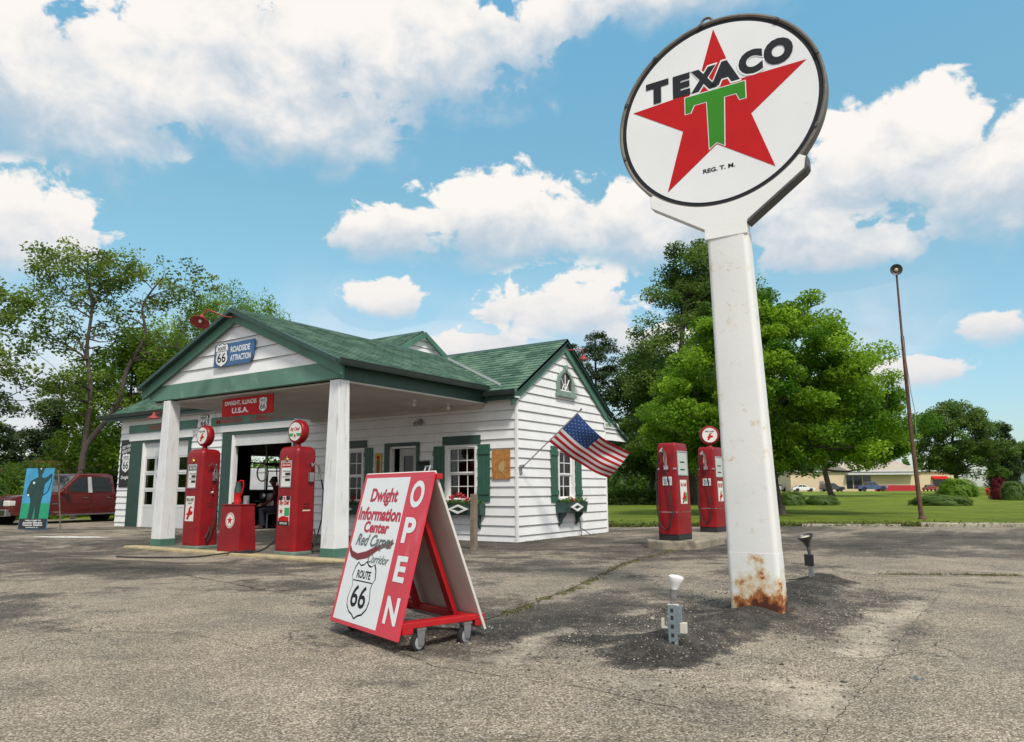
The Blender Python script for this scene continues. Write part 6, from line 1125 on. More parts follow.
def tree(name, label, loc, crown, trunk, leafm, nleaf, lsize, clump, seed, cat='tree', group=None, stems=None, nclump=160, asp=.6, droop=.3, limbs=9, shell=.55, bare=0.0, flat=.7, gap=.0):
    """crown: ellipsoids (x, y, z, rx, ry, rz, weight); trunk: (height to first limbs, top of leader, base radius)"""
    g = np.random.default_rng(seed); t = thing(name, label, cat, loc, 0, group); k = MB()
    C_ = []; wts = np.array([c[6] for c in crown], float); wts /= wts.sum()
    while len(C_) < nclump:
        c = crown[g.choice(len(crown), p=wts)]; d = g.normal(size=3); d /= np.linalg.norm(d); rr = (shell + (1 - shell) * g.random() ** .7) if g.random() < .8 else g.random() ** .5
        p = np.array(c[:3]) + d * rr * np.array(c[3:6]) * (.92 + .16 * g.random()); 
        if p[2] < trunk[0] * .55: continue
        if gap and fbm(np.array([p[0] * 1.3 + 50 + p[2]]), np.array([p[2] * 1.3 + 50 + p[1]]), .5, 2, seed)[0] < gap: continue
        C_.append(p)
    C_ = np.array(C_); cen = C_.mean(0)
    # limb ends = k-means-ish subset
    ends = C_[g.choice(len(C_), limbs, replace=False)]
    for _ in range(6):
        a = np.argmin(((C_[:, None] - ends[None]) ** 2).sum(2), 1)
        ends = np.array([C_[a == i].mean(0) if (a == i).any() else ends[i] for i in range(limbs)])
    H0, H1, r0 = trunk; stems_ = stems or [((0, 0, 0), (cen[0] * .25, cen[1] * .25, H1))]; segs = []
    for sa, sb in stems_:
        if isinstance(sb[0], (tuple, list)):
            ctl = [Vector((sa[0], sa[1], sa[2] - .15))] + [Vector(q) for q in sb]; pts = []
            for i in range(len(ctl) - 1):
                q0, q1, q2, q3 = ctl[max(i - 1, 0)], ctl[i], ctl[i + 1], ctl[min(i + 2, len(ctl) - 1)]
                for u in (0, .25, .5, .75): pts.append(.5 * ((2 * q1) + (-q0 + q2) * u + (2 * q0 - 5 * q1 + 4 * q2 - q3) * u * u + (-q0 + 3 * q1 - 3 * q2 + q3) * u ** 3))
            pts.append(ctl[-1]); m_ = len(pts) - 1; k.tube(pts, [r0 * (1 - .8 * i / m_) for i in range(m_ + 1)], 8, cap=False); segs += [(np.array(p), r0 * (1 - .8 * i / m_)) for i, p in enumerate(pts) if p.z > H0 * .7]
            continue
        pts = branch(k, (sa[0], sa[1], sa[2] - .15), sb, r0, r0 * .28, g, 0, 8, .04); segs += [(np.array(p), r0 + (r0 * .28 - r0) * i / 8) for i, p in enumerate(pts) if p.z > H0 * .7]
    k.lathe([(r0 * 1.45, -.2), (r0 * 1.25, .05), (r0 * 1.02, .35)], 10, stems_[0][0]) if len(stems_) == 1 else None
    nodes = list(segs)
    for i, e in enumerate(ends):
        cand = [s_ for s_ in segs if s_[0][2] < e[2] - .12 * np.linalg.norm(e[:2] - s_[0][:2])] or segs[:1]
        s_ = min(cand, key=lambda q: np.linalg.norm(q[0] - e) + .55 * abs((e[2] - q[0][2]) - .6 * np.linalg.norm(e[:2] - q[0][:2])))
        rl = min(s_[1] * .62, r0 * .42); pts = branch(k, s_[0], e, rl, rl * .25, g, .07, 6, .08); nodes += [(np.array(p), rl * (1 - .75 * j / 6)) for j, p in enumerate(pts)][1:]
    NP = np.array([q[0] for q in nodes])
    for p in C_:
        d = np.linalg.norm(NP - p, axis=1) + 3.0 * np.maximum(0, NP[:, 2] - p[2]); j = int(np.argmin(d)); branch(k, nodes[j][0], p, min(.04, nodes[j][1] * .5) + .004, .005, g, .05, 3, .08)
    k.build('trunk', BARK, t, smooth=True)
    # leaves scattered in flattened puffs round every clump; tone varies clump to clump
    keep = g.random(len(C_)) >= bare; CC = C_[keep]; n = nleaf; ci = g.integers(0, len(CC), n); sc = clump * (.7 + .6 * g.random(len(CC)))[ci]
    off_ = g.normal(size=(n, 3)); off_ /= np.linalg.norm(off_, axis=1)[:, None]; off_ *= (g.random(n) ** .45)[:, None]; off_[:, 2] *= flat; P = CC[ci] + off_ * sc[:, None]
    tone = np.clip(g.normal(.45, .27, len(CC))[ci], 0, 1); o = leaves('crown', P, lsize, leafm, t, asp=asp, droop=droop, tone=tone, seed=seed + 1); return t
def bush(label, loc, rx, ry, h, leafm, n, lsize, seed, name='bush', cat='bush', top=None):
    g = np.random.default_rng(seed); t = thing(name, label, cat, loc); d = g.normal(size=(n, 3)); d[:, 2] = np.abs(d[:, 2]); d /= np.linalg.norm(d, axis=1)[:, None]; rr = g.random(n) ** .22
    lump = 1 + .16 * np.sin(d[:, 0] * 5 + seed) + .12 * np.sin(d[:, 1] * 7 + d[:, 2] * 5 + seed * 2); hh_ = np.sqrt(d[:, 0] ** 2 + d[:, 1] ** 2) + 1e-6; f_ = 1 / (hh_ ** 2.6 + np.abs(d[:, 2]) ** 2.6) ** (1 / 2.6); nz_ = 1 + .22 * (fbm(d[:, 0] * 3 + 9, d[:, 1] * 3 + d[:, 2] * 2 + 9, 1.3, 3, seed) - .5) * 2; P = d * (rr * f_ * nz_)[:, None] * np.array([rx, ry, h * .92]) + np.array([0, 0, .04]); leaves('foliage', P, lsize * .8, leafm, t, seed=seed, up=.0, droop=0, tone=np.clip(.15 + .75 * fbm(P[:, 0] * 4 + 20, P[:, 2] * 4 + P[:, 1] * 3 + 20, 1.2, 3, seed), 0, 1))
    k = MB(); [k.tube([(0, 0, -.05), tuple(Vector((a, b, .7)) * h * .8)], [.03, .008], 5) for a, b in ((.3, .1), (-.3, .2), (.1, -.3), (-.1, .0), (.5, -.2), (-.5, -.2))]; k.build('stem', BARK, t); return t
def G3(x, y): return (x, y, lz(x, y))
TREES = 1
if TREES:
    tree('maple_tree', 'broad bright green maple with dense low crown right behind the sign pole', G3(1.0, 17.5), [(-.2, -.1, 5.0, 4.3, 4.2, 3.3, 5), (-2.3, -1.5, 3.7, 2.5, 2.5, 2.0, 2.0), (2.4, 1.6, 4.3, 2.9, 2.8, 2.4, 2.6), (-.1, 0, 7.3, 2.7, 2.7, 1.8, 1.8)], (1.5, 7.2, .17), LM['maple'], 125000, .15, .66, 11, nclump=300, limbs=13, droop=.9, flat=.62, asp=.55, shell=.72)
    tree('shade_tree', 'tall dull green tree rising highest behind the bright maple', G3(-8.6, 34.5), [(.2, 0, 9.5, 4.6, 4.6, 6.0, 5), (.6, .2, 15.0, 2.6, 2.6, 2.9, 1.7), (3.0, 2.0, 12.2, 3.0, 3.0, 3.4, 1.6), (.8, 0, 5.5, 6.0, 5.5, 3.6, 3)], (3.0, 15.5, .34), LM['back'], 105000, .20, .95, 12, nclump=340, limbs=17, shell=.55)
    tree('maple_tree', 'mid green maple standing farther off on the lawn right of the big maple', G3(-7.4, 72.7), [(1.0, 0, 9.0, 6.4, 6.0, 5.0, 4), (4.2, 2.8, 6.8, 4.6, 4.4, 3.2, 2.4), (-3, 0, 6.5, 4.6, 4.6, 2.8, 1.5)], (3.2, 12, .32), LM['maple'], 75000, .27, 1.15, 13, nclump=260, limbs=12, flat=.6)
    tree('shade_tree', 'dark rounded tree right of the leaning light pole', G3(3.4, 92), [(0, 0, 6.4, 5.6, 5.6, 3.9, 4), (.3, 0, 9.0, 3.6, 3.6, 2.2, 1.4), (2.2, 1.3, 4.4, 4.6, 4.6, 2.4, 1.6)], (1.6, 9, .30), LM['back'], 40000, .28, .85, 14, nclump=300, limbs=16, gap=.36)
    tree('pine_tree', 'sparse dark pine beyond the rear roof of the station', G3(-16.5, 35.8), [(0, 0, 8.4, 2.8, 2.8, 1.8, 2), (.2, 0, 10.6, 2.4, 2.4, 1.3, 2), (-.3, 0, 12.0, 1.7, 1.7, .9, 1.3), (0, 0, 5.0, 3.0, 3.0, 2.0, 2)], (2.5, 12.5, .2), LM['ever'], 15000, .20, .55, 15, cat='tree', nclump=110, limbs=12, asp=.35, flat=.45)
    tree('shade_tree', 'dark dense tree between the station and the tall dull tree', G3(-14.8, 41), [(0, 0, 6.0, 4.8, 4.5, 4.6, 3), (2.2, 0, 4.0, 4.4, 4, 2.6, 2), (.4, 0, 9.2, 2.8, 2.8, 2.4, 1)], (2.2, 8.5, .26), LM['dark'], 34000, .27, 1.0, 16, nclump=190, limbs=12)
    tree('shade_tree', 'low dark tree with hanging boughs beside the dull tree trunk', G3(-11.5, 47), [(0, 0, 5.2, 5.4, 5.0, 3.6, 3), (4.0, 1, 4.8, 5.0, 4.5, 3.2, 2)], (2.0, 7, .22), LM['dark'], 26000, .30, 1.1, 17, nclump=150, limbs=10)
    # group left of the station
    tree('elm_tree', 'tall airy elm with crooked forked trunk at the left', (-23.6, 2.6, 0), [(-.9, -.6, 10.6, 2.2, 2.1, 1.5, 3), (1.2, 1.0, 10.1, 2.0, 1.8, 1.4, 2), (3.0, 2.3, 9.8, 1.5, 1.4, 1.2, 1.4), (-1.0, -.6, 8.2, 2.6, 2.4, 1.7, 1.6), (2.6, 2.0, 7.2, 1.8, 1.8, 1.5, 1.0), (-.4, -.2, 5.6, 2.6, 2.4, 1.4, .8)], (3.0, 10.6, .145), LM['airy'], 12500, .15, .46, 21, nclump=250, limbs=20, stems=[((-0.17, -0.11, 0), ((-0.08, -0.06, 1.5), (0.0, 0.0, 3.2), (0.04, 0.03, 5.4), (-0.22, -0.15, 7.2), (-0.17, -0.11, 9.0), (-0.41, -0.28, 10.4), (-0.5, -0.33, 11.5))), ((-0.04, -0.03, 2.2), ((0.08, 0.06, 3.1), (1.0, 0.67, 4.7), (1.29, 0.86, 6.3), (1.83, 1.23, 7.8), (1.66, 1.11, 9.1), (2.32, 1.56, 10.4)))], shell=.25, gap=.34)
    tree('elm_tree', 'second airy elm leaning over the left edge of the picture', (-24.6, -1.2, 0), [(0, 0, 7.6, 2.6, 2.4, 2.0, 3), (-1.6, -1.4, 6.6, 2.6, 2.4, 2.4, 2), (.5, .4, 5.4, 2.4, 2.2, 1.8, 1.4)], (2.4, 8.2, .13), LM['airy'], 9000, .17, .5, 22, nclump=150, limbs=14, stems=[((.6, .5, 0), ((.7, .6, 1.6), (.5, .4, 3.2), (-.1, -.1, 4.8), (-.3, -.3, 6.4), (-.7, -.5, 8.2))), ((.5, .4, 3.0), ((-.6, -.6, 4.6), (-1.4, -1.3, 6.2), (-1.8, -1.6, 7.4)))], shell=.3, gap=.34)
    tree('willow_tree', 'yellow-green tree with upswept shoots behind the canopy roof', (-24.8, 8.9, 0), [(0, 0, 7.0, 2.8, 2.6, 3.2, 3), (.3, .3, 9.8, 1.9, 1.8, 1.8, 1.6), (1.6, 1.5, 9.0, 1.8, 1.8, 2.0, 1.5), (-1.6, -1.6, 7.6, 2.2, 2.2, 2.6, 1.2), (0, 0, 3.6, 3.2, 3.0, 2.4, 1.4)], (2.0, 10.5, .2), LM['bright'], 40000, .17, .55, 23, nclump=330, limbs=22, flat=1.7, asp=.34, droop=-1.6, shell=.35)
    tree('willow_tree', 'yellow-green bushy tree between the elm and the garage', (-25.6, 5.4, 0), [(0, 0, 5.4, 2.6, 2.6, 3.0, 3), (0, 0, 3.0, 3.0, 2.8, 2.0, 2), (.8, .8, 7.6, 1.8, 1.8, 1.6, 1)], (1.4, 8, .15), LM['bright'], 30000, .17, .6, 24, nclump=200, limbs=14, flat=1.1)
    for i, (x, y, h, lab) in enumerate(((-32.5, -2.0, 7.8, 'dark spruce at the far left of the hedge line'), (-33.5, 2.0, 8.4, 'dark spruce behind the forked elm trunk'), (-34.5, 6.5, 7.4, 'dark spruce left of the shed roof'), (-36, 11.5, 7.4, 'dark spruce behind the yellow-green trees'))):
        tree('spruce_tree', lab, (x, y, 0), [(0, 0, h * f, 3.1 * (1 - f) + .5, 3.1 * (1 - f) + .5, h * .12, 1.2 - f) for f in (.18, .32, .46, .6, .74, .88)], (.8, h, .16), LM['ever'], 15000, .26, .62, 30 + i, group='dark spruces behind the left trees', nclump=130, limbs=12, asp=.3, flat=.5)
    for i, (x, y, rx, h, lab, lm) in enumerate(((-24.0, -6.0, 2.6, 3.2, 'tall shrub at the left picture edge behind the cars', 'bright'), (-25.5, -1.5, 3.0, 2.9, 'leafy shrub behind the painted board', 'dark'), (-26.5, 2.0, 2.4, 2.7, 'leafy shrub behind the pickup windscreen', 'bright'), (-31, 8.2, 3.0, 3.4, 'leafy shrub behind the brown shed', 'dark'), (-29.5, -9, 4, 3.6, 'broad shrub beyond the left edge', 'dark'))):
        bush(lab, (x, y, 0), rx, rx * .8, h, LM[lm], 9000, .19, 40 + i)
    tree('spruce_tree', 'slim spruce at the right with the white shed behind', G3(8.6, 96.5), [(0, 0, 8.5 * f, 2.3 * (1 - f) + .3, 2.3 * (1 - f) + .3, 1.0, 1.3 - f) for f in (.15, .3, .45, .6, .75, .9)], (.8, 8.3, .14), LM['ever'], 9000, .34, .6, 51, nclump=100, limbs=10, asp=.35)
    tree('shade_tree', 'tree cut by the right edge of the picture', G3(13.5, 110), [(0, 0, 5.2, 4.6, 4, 2.8, 1)], (2, 6, .25), LM['back'], 12000, .4, 1.1, 52, nclump=90, limbs=9)
    bush('dark red leaved shrub near the right edge', G3(7.95, 57), .75, .7, 1.75, LM['red'], 6000, .15, 53)
    bush('green shrub against the right side of the red leaved shrub', G3(8.9, 55), .95, .7, 1.5, LM['back'], 7000, .15, 54)
    bush('round clipped shrub on the lawn behind the pole base', G3(-2.7, 35.0), .85, .8, .85, LM['back'], 7000, .12, 55); bush('low spreading shrub on the lawn under the farther maple', G3(-1.1, 35.8), 1.05, .7, .55, LM['back'], 7000, .12, 56)
    bush('large bright round shrub right of the leaning light pole', G3(4.3, 71.8), 1.75, 1.5, 1.95, LM['bright'], 12000, .20, 57); bush('long low dark shrub in front of the bright round shrub', G3(5.3, 36.2), 1.6, .9, .60, LM['back'], 12000, .12, 58)
    bush('young shrub left of the sign pole on the lawn', G3(-.6, 22.0), .3, .3, 1.5, LM['maple'], 1500, .1, 59)
    g = np.random.default_rng(77)
    # long clipped hedge behind the pumps
    n = 22000; P = np.stack([g.uniform(-7, 7, n), g.uniform(-.8, .8, n), g.random(n) ** .6 * (.95 + .1 * g.random(n))], 1); ax_ = Vector((.83, .557)); 
    P2 = P.copy(); P2[:, 0] = P[:, 0] * ax_.x - P[:, 1] * ax_.y; P2[:, 1] = P[:, 0] * ax_.y + P[:, 1] * ax_.x; o = leaves('hedge', P2, .15, LM['dark'], seed=78); o.location = G3(-12.5, 33.0); tag(o, 'long low dark hedge across the lawn behind the flag and pumps', 'hedge')
    # far wood closing the horizon
    n = 90000; a = g.uniform(R(60), R(200), n); dd = g.uniform(190, 330, n); hh = 7 + 5 * fbm(a * 14, a * 0, 1.0, 4, 90); z = g.random(n) * hh; P = np.stack([8.7 + np.cos(a) * dd, -13 + np.sin(a) * dd, z + .4], 1)
    P = P[(fbm(a * 30, a * 0 + 2, 1., 3, 92) + .25 * (a > R(112)) - .35 * (a < R(84)) > .36)]; o = leaves('far_wood', P, 2.1, LM['dark'], seed=79); tag(o, None, None, None, 'stuff')

# ------------------------------------------------------------------ garage contents: old open car and a seated man
t = thing('antique_car', 'black open antique car with round headlamps inside the garage', 'car', (-11.6, 3.4, 0), R(-52)); k = MB()
k.box(-1.1, .55, -.55, .55, .45, .85); k.box(.55, 1.25, -.30, .30, .5, 1.0); k.box(-1.1, -.9, -.55, .55, .85, 1.3); k.build('body', BLACK, t, bevel=.04); k = MB(); k.box(1.25, 1.33, -.30, .30, .48, 1.05); k.build('radiator', CHROME, t, bevel=.03)
k = MB(); [k.tube([(.5, y, .85), (.42, y, 1.75)], .02, 6) for y in (-.5, .5)]; [k.tube([(.5 - .08 * f, -.5, .85 + .9 * f), (.5 - .08 * f, .5, .85 + .9 * f)], .018, 6) for f in (.45, 1)]; [k.tube([(-.9, y, 1.3), (-.7, y, 1.95)], .02, 6) for y in (-.5, .5)]; k.build('windscreen_frame', BLACK, t); k = MB(); k.box(-1.15, .55, -.60, .60, 1.93, 1.98); k.build('folding_top', BLACK, t, bevel=.02)
for y in (-.42, .42): k = MB(); k.lathe([(.02, -.12), (.11, -.04), (.12, .0), (.10, .02), (0, .03)], 18, (1.32, y, .95), (1, 0, 0)); k.build('headlight', CHROME, t, smooth=True)
for x in (-.85, 1.0):
    for y in (-.68, .68): wheel(t, x, y, .38, .11)
for x in (-.85, 1.0):
    for y in (-.70, .70): k = MB(); k.box(x - .5, x + .45, y - .13, y + .13, .74, .78); k.build('fender', BLACK, t, bevel=.02)
t = thing('bench_chair', 'plain dark chair under the seated man in the open garage bay', 'chair', (-9.55, 1.35, 0), R(-40)); k = MB(); k.box(-.23, .23, -.22, .24, .42, .46); k.build('seat', BLACK, t, bevel=.01); k = MB(); k.box(-.23, .23, .20, .24, .46, .90); k.build('backrest', BLACK, t, bevel=.01)
for x in (-.2, .2):
    for y in (-.19, .2): k = MB(); k.box(x - .02, x + .02, y - .02, y + .02, 0, .42); k.build('leg', DMETAL, t)
def skin_body(name, verts, edges, radii, m_, parent, root=0):
    me = bpy.data.meshes.new(name); me.from_pydata(verts, edges, []); o = bpy.data.objects.new(name, me); COL.objects.link(o); o.parent = parent
    md = o.modifiers.new('skin', 'SKIN'); 
    for i, r in enumerate(radii): v = me.skin_vertices[0].data[i]; v.radius = (r, r) if not isinstance(r, tuple) else r; v.use_root = i == root
    sb = o.modifiers.new('sub', 'SUBSURF'); sb.levels = 2; sb.render_levels = 2; bpy.context.view_layer.update(); dg = bpy.context.evaluated_depsgraph_get(); m2 = bpy.data.meshes.new_from_object(o.evaluated_get(dg)); o.modifiers.clear(); o.data = m2; m2.materials.clear(); m2.materials.append(m_); m2.polygons.foreach_set('use_smooth', [True] * len(m2.polygons)); return o
t = thing('person', 'man in dark red shirt and dark jeans sitting inside the open garage bay', 'person', (-9.55, 1.35, 0), R(-40))
V = [(0, .06, .56), (0, .08, .78), (0, .05, 1.02), (0, .0, 1.16), (0, -.03, 1.24), (0, -.06, 1.33), (0, -.06, 1.42),
     (-.10, .05, .53), (-.13, -.34, .52), (-.13, -.36, .12), (-.13, -.52, .04), (.10, .05, .53), (.15, -.34, .54), (.17, -.30, .12), (.17, -.46, .04),
     (-.19, .03, 1.10), (-.25, -.06, .86), (-.12, -.28, .74), (-.07, -.34, .72), (.19, .03, 1.10), (.26, -.06, .86), (.16, -.30, .70), (.10, -.36, .68)]
Ed = [(0, 1), (1, 2), (2, 3), (3, 4), (4, 5), (5, 6), (0, 7), (7, 8), (8, 9), (9, 10), (0, 11), (11, 12), (12, 13), (13, 14), (2, 15), (15, 16), (16, 17), (17, 18), (2, 19), (19, 20), (20, 21), (21, 22)]
Rd = [(.17, .13), (.15, .12), (.17, .12), .07, .055, .095, .085, .10, .075, .05, .045, .10, .075, .05, .045, .06, .05, .038, .035, .06, .05, .038, .035]
skin_body('body', V, Ed, Rd, mat('dark_red_shirt', (.09, .014, .014), .85, .15), t)
k = MB(); k.lathe([(.0, 1.53), (.06, 1.52), (.10, 1.46), (.11, 1.40), (.108, 1.36)], 18, (0, -.04, 0)); k.build('hair', mat('dark_hair', (.03, .025, .02), .8), t, smooth=True)
SKINM = mat('skin', (.36, .20, .14), .6, .05); k = MB(); k.lathe([(0, -.10), (.05, -.09), (.078, -.03), (.08, .03), (.06, .08), (0, .1)], 16, (0, -.085, 1.375)); k.tube([(0, -.16, 1.395), (0, -.185, 1.365), (0, -.165, 1.355)], .014, 6); k.build('face', SKINM, t, smooth=True)
k = MB()
for hx, hy, hz_ in ((-.07, -.35, .72), (.10, -.37, .68)):
    k.tube([(hx, hy + .02, hz_), (hx, hy - .06, hz_ - .01)], [.034, .036], 8)
    for i in range(4): k.tube([(hx - .03 + .02 * i, hy - .05, hz_), (hx - .032 + .021 * i, hy - .10, hz_ - .01), (hx - .03 + .02 * i, hy - .12, hz_ - .04)], [.009, .009, .007], 6)
    k.tube([(hx + .03, hy - .01, hz_), (hx + .055, hy - .05, hz_ - .01)], [.011, .009], 6)
k.build('hands', SKINM, t, smooth=True)
k = MB(); k.v = []; 
for a, b, c in (((-.12, -.0, .545), (-.13, -.36, .54), (-.13, -.37, .10)), ((.12, 0, .545), (.15, -.36, .56), (.17, -.31, .10))): k.tube([a, tuple(Vector(a).lerp(Vector(b), .5)), b, c], [.125, .112, .095, .075], 12)
k.build('jeans', mat('dark_jeans', (.018, .022, .035), .9, .15), t, smooth=True)
for a, b in ((-.17, -.60), (.13, -.54)): k = MB(); k.box(a, a + .08, b, b + .26, 0, .08); k.build('shoe', BLACK, t, bevel=.025)
t = thing('hose_reel', 'round hose reel on the inner wall of the open garage bay', 'hose reel', (-9.95, .35, 1.62)); k = MB(); k.tube([(.0 + .24 * math.cos(a), .0, .24 * math.sin(a)) for a in [R(q) for q in range(0, 361, 20)]], .022, 8); k.tube([(-.22, 0, 0), (.22, 0, 0)], .01, 6); k.tube([(.1, 0, .24), (.14, .02, .5), (.05, .03, .85)], .012, 6); k.build('reel', mat('tan_hose', (.30, .26, .16), .7), t, smooth=True); t.location = (-9.4, .75, 1.62)
# white boxy thing seen through the garage's side window
t = thing('white_trailer', 'white box trailer outside the garage side window', 'trailer', (-20.5, 7.3, 0), R(75)); k = MB(); k.box(-2.2, 2.2, -1, 1, .5, 2.1); k.build('box', mat('trailer_white', (.55, .57, .6), .5), t, bevel=.04); [wheel(t, x, y, .32, .2) for x in (-.4, .4) for y in (-1.0, 1.0)]
mb = MB(); Tg = frame((-15.84, 0, 0), (0, 1, 0), (0, 0, 1), (-1, 0, 0))
for y in (5.0, 5.8, 6.62, 7.44): mb.prism([(y, 1.12), (y + .06, 1.12), (y + .06, 2.5), (y, 2.5)], Tg, -.1, .02)
for z in (1.10, 2.16, 2.46): mb.prism([(5.06, z), (7.44, z), (7.44, z + .06), (5.06, z + .06)], Tg, -.095, .015)
mb.build('window', WTRIM, B)

# ------------------------------------------------------------------ loose gravel, weeds, cracks and paint on the ground
g = np.random.default_rng(99); n = 6500; sx_, sy_ = [], []
while len(sx_) < n:
    x, y = g.uniform(4.2, 9.2, 4000), g.uniform(-10.2, -3.0, 4000); a, b = mound_d(x, y); pr_ = .02 + .85 * np.exp(-((a - .72) / .22) ** 2) + .5 * np.exp(-((b - .38) / .14) ** 2) + .8 * np.exp(-(seg_d(x, y, (7.8, -4.9), (7.78, -9.6)) / .14) ** 2) * .7
    kq = g.random(4000) < pr_ * .5; sx_ += list(x[kq]); sy_ += list(y[kq])
sx_, sy_ = np.array(sx_[:n]), np.array(sy_[:n]); r = np.exp(g.normal(-5.35, .5, n)); r = np.minimum(r, .034)
zz = hz(sx_, sy_); base = np.array([(1, 0, 0), (-1, 0, 0), (0, 1, 0), (0, -1, 0), (0, 0, 1), (0, 0, -1)], float); v = base[None] * r[:, None, None] * (.7 + .6 * g.random((n, 6, 1))); v[:, :, 2] *= .6
an = g.random(n) * 6.28; c, s_ = np.cos(an)[:, None], np.sin(an)[:, None]; vx = v[:, :, 0] * c - v[:, :, 1] * s_; vy = v[:, :, 0] * s_ + v[:, :, 1] * c
V3 = np.stack([vx + sx_[:, None], vy + sy_[:, None], v[:, :, 2] + (zz + r * .25)[:, None]], -1).reshape(-1, 3)
tri = np.array([(0, 2, 4), (2, 1, 4), (1, 3, 4), (3, 0, 4), (2, 0, 5), (1, 2, 5), (3, 1, 5), (0, 3, 5)]); F = (tri[None] + (np.arange(n) * 6)[:, None, None]).reshape(-1)
me = bpy.data.meshes.new('gravel'); me.vertices.add(6 * n); me.vertices.foreach_set('co', V3.ravel()); me.loops.add(len(F)); me.loops.foreach_set('vertex_index', F); me.polygons.add(len(F) // 3); me.polygons.foreach_set('loop_start', np.arange(0, len(F), 3)); me.polygons.foreach_set('loop_total', np.full(len(F) // 3, 3)); me.update()
at = me.attributes.new('tone', 'FLOAT', 'POINT'); at.data.foreach_set('value', np.repeat(g.random(n), 6).astype('f'))
sm_ = bpy.data.materials.new('loose_stone'); sm_.use_nodes = True; q = sm_.node_tree; a_ = q.nodes.new('ShaderNodeAttribute'); a_.attribute_name = 'tone'; rr = q.nodes.new('ShaderNodeValToRGB'); rr.color_ramp.elements[0].color = (.05, .045, .04, 1); rr.color_ramp.elements[1].color = (.46, .41, .34, 1); q.links.new(a_.outputs['Fac'], rr.inputs[0]); q.links.new(rr.outputs[0], q.nodes['Principled BSDF'].inputs['Base Color']); q.nodes['Principled BSDF'].inputs['Roughness'].default_value = .9
me.materials.append(sm_); o = bpy.data.objects.new('gravel', me); COL.objects.link(o); o['kind'] = 'stuff'
# weeds in the joints and along the lawn edge
def weeds(name, segs_, n, size, lm, seed, width=.05, h=.05):
    g = np.random.default_rng(seed); P = []
    for (a, b), m_ in zip(segs_, np.diff(np.linspace(0, n, len(segs_) + 1)).astype(int)):
        u = g.random(m_); nz_ = vnoise(u * 13 + seed, u * 0, 1.0, seed); u = u[nz_ > .35]; x = a[0] + (b[0] - a[0]) * u + g.normal(0, width, len(u)); y = a[1] + (b[1] - a[1]) * u + g.normal(0, width, len(u)); P.append(np.stack([x, y, hz(x, y) + np.abs(g.normal(0, h, len(u)))], 1))
    o = leaves(name, np.concatenate(P), size, lm, asp=.25, droop=-1.5, seed=seed); o['kind'] = 'stuff'; return o
WEED = leaf_mat('dry_weed', (.09, .11, .03), (.22, .19, .08), .3)
weeds('joint_weeds', [((4.9, -7.6), (4.55, -5.6)), ((4.5, -5.4), (3.9, -3.2)), ((3.9, -3.1), (3.6, -.4)), ((7.2, -2.55), (8.4, -2.0)), ((8.3, -2.05), (9.4, -1.7)), ((.12, .1), (.12, 4.1)), ((.3, 4.2), (4, 6.4))], 3000, .045, WEED, 5, .04, .008)
ex_ = [((x, float(edge_y(x)) + .02), (x + 1, float(edge_y(x + 1)) + .02)) for x in range(-5, 22)]
weeds('lawn_edge_grass', ex_, 26000, .12, leaf_mat('edge_grass', (.06, .13, .02), (.20, .20, .06), .3), 6, .10, .05)
# jagged open joints in the asphalt
def crack(pts, w, seed):
    g = np.random.default_rng(seed); k = MB(); P = []
    for (x0, y0), (x1, y1) in zip(pts[:-1], pts[1:]):
        m_ = max(3, int(math.hypot(x1 - x0, y1 - y0) / .05)); P += [(x0 + (x1 - x0) * i / m_, y0 + (y1 - y0) * i / m_) for i in range(m_)]
    P = np.array(P); P += (np.cumsum(g.normal(0, .006, P.shape), 0)) * .7 + g.normal(0, .006, P.shape); d = np.gradient(P, axis=0); nn = np.stack([-d[:, 1], d[:, 0]], 1); nn /= np.linalg.norm(nn, axis=1)[:, None] + 1e-9; ww = w * (.3 + 1.2 * g.random(len(P)))[:, None]
    A, Bq = P + nn * ww, P - nn * ww; za, zb_ = hz(A[:, 0], A[:, 1]) + .004, hz(Bq[:, 0], Bq[:, 1]) + .004
    k.v = [(a[0], a[1], z) for a, z in zip(A, za)] + [(b[0], b[1], z) for b, z in zip(Bq, zb_)]; n = len(P); k.f = [(i, i + 1, n + i + 1, n + i) for i in range(n - 1)]; k.m = [0] * len(k.f); return k
allc = MB()
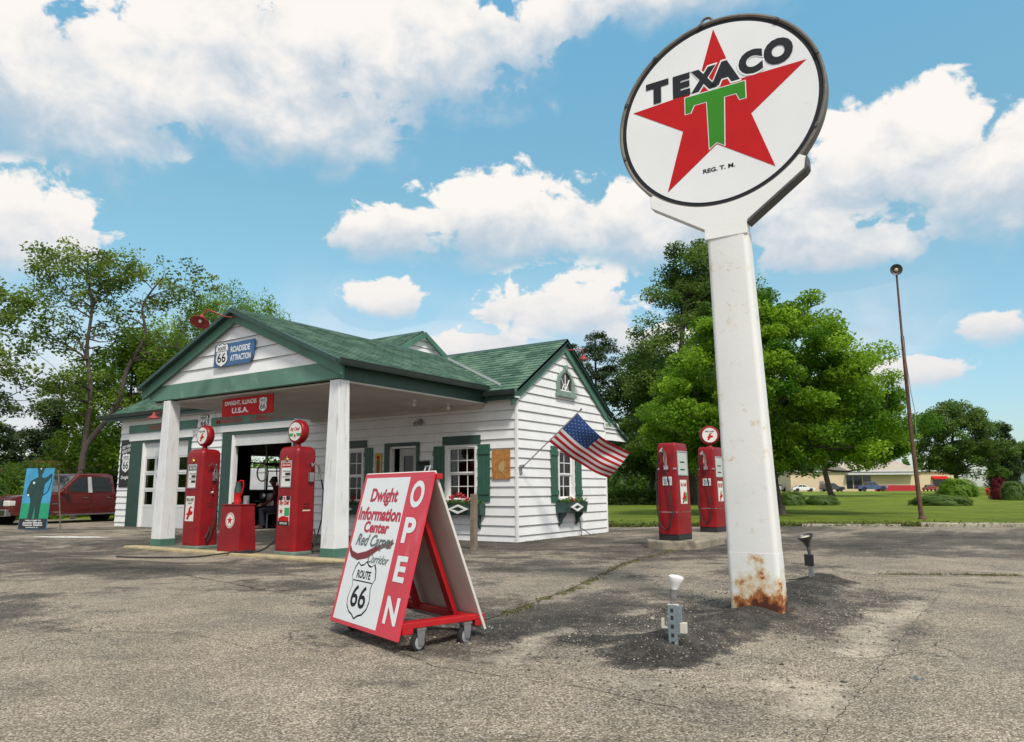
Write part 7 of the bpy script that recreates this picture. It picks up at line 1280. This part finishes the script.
for i, (pts, w) in enumerate((([(7.98, -3.9), (7.93, -5.6), (7.96, -7.4), (7.95, -9.6)], .0015), ([(4.95, -9.15), (5.6, -9.4), (6.6, -9.35), (7.4, -9.5)], .0035), ([(4.9, -7.9), (4.6, -6.0), (3.9, -3.0), (3.4, -.4)], .008), ([(2.6, -9.9), (3.4, -9.6), (4.3, -9.7)], .003), ([(-2, -7.6), (-.4, -7.3), (1.6, -7.7), (3.2, -7.3)], .008), ([(-8, -6.6), (-5, -6.4), (-2.5, -6.9)], .009), ([(2.5, -4.6), (4.3, -4.1), (6.0, -4.4)], .008), ([(7, 2.2), (5, 2.0), (4, 2.1)], .02), ([(4.2, 4.6), (9, 6.4), (14, 8.2)], .02), ([(8.6, 1.0), (11, 1.5)], .015))):
    c_ = crack(pts, w, 200 + i); allc.add(c_.v, c_.f)
o = allc.build('pavement_cracks', mat('crack_dark', (.018, .017, .015), .95), kind='structure')
# worn white paint patch and faded blue mark, laid just over the asphalt
def decal(name, cx, cy, rx, ry, rot, col, cover, z=.006, seed=1, n=26):
    g = np.random.default_rng(seed); k = MB(); ys, xs = np.mgrid[-1:1:n * 1j, -1:1:n * 1j]; 
    X = cx + xs * rx * math.cos(rot) - ys * ry * math.sin(rot); Y = cy + xs * rx * math.sin(rot) + ys * ry * math.cos(rot); Z = hz(X, Y) + z; m_ = (xs ** 2 + ys ** 2 < .9 + .2 * g.random(xs.shape)) & (g.random(xs.shape) < cover)
    k.v = [(a, b, c) for a, b, c in zip(X.ravel(), Y.ravel(), Z.ravel())]; k.f = [(j * n + i, j * n + i + 1, (j + 1) * n + i + 1, (j + 1) * n + i) for j in range(n - 1) for i in range(n - 1) if m_[j, i]]; k.m = [0] * len(k.f); return k.build(name, mat(name + '_paint', col, .9, .2, 9, .5, 60), kind='structure')
decal('faded_white_marking', -10.6, -3.9, 1.1, .28, R(20), (.62, .60, .56), .85, seed=3); decal('faded_blue_marking', 8.13, -8.14, .045, .035, 0, (.09, .17, .22), .35, .004, 4, 18)
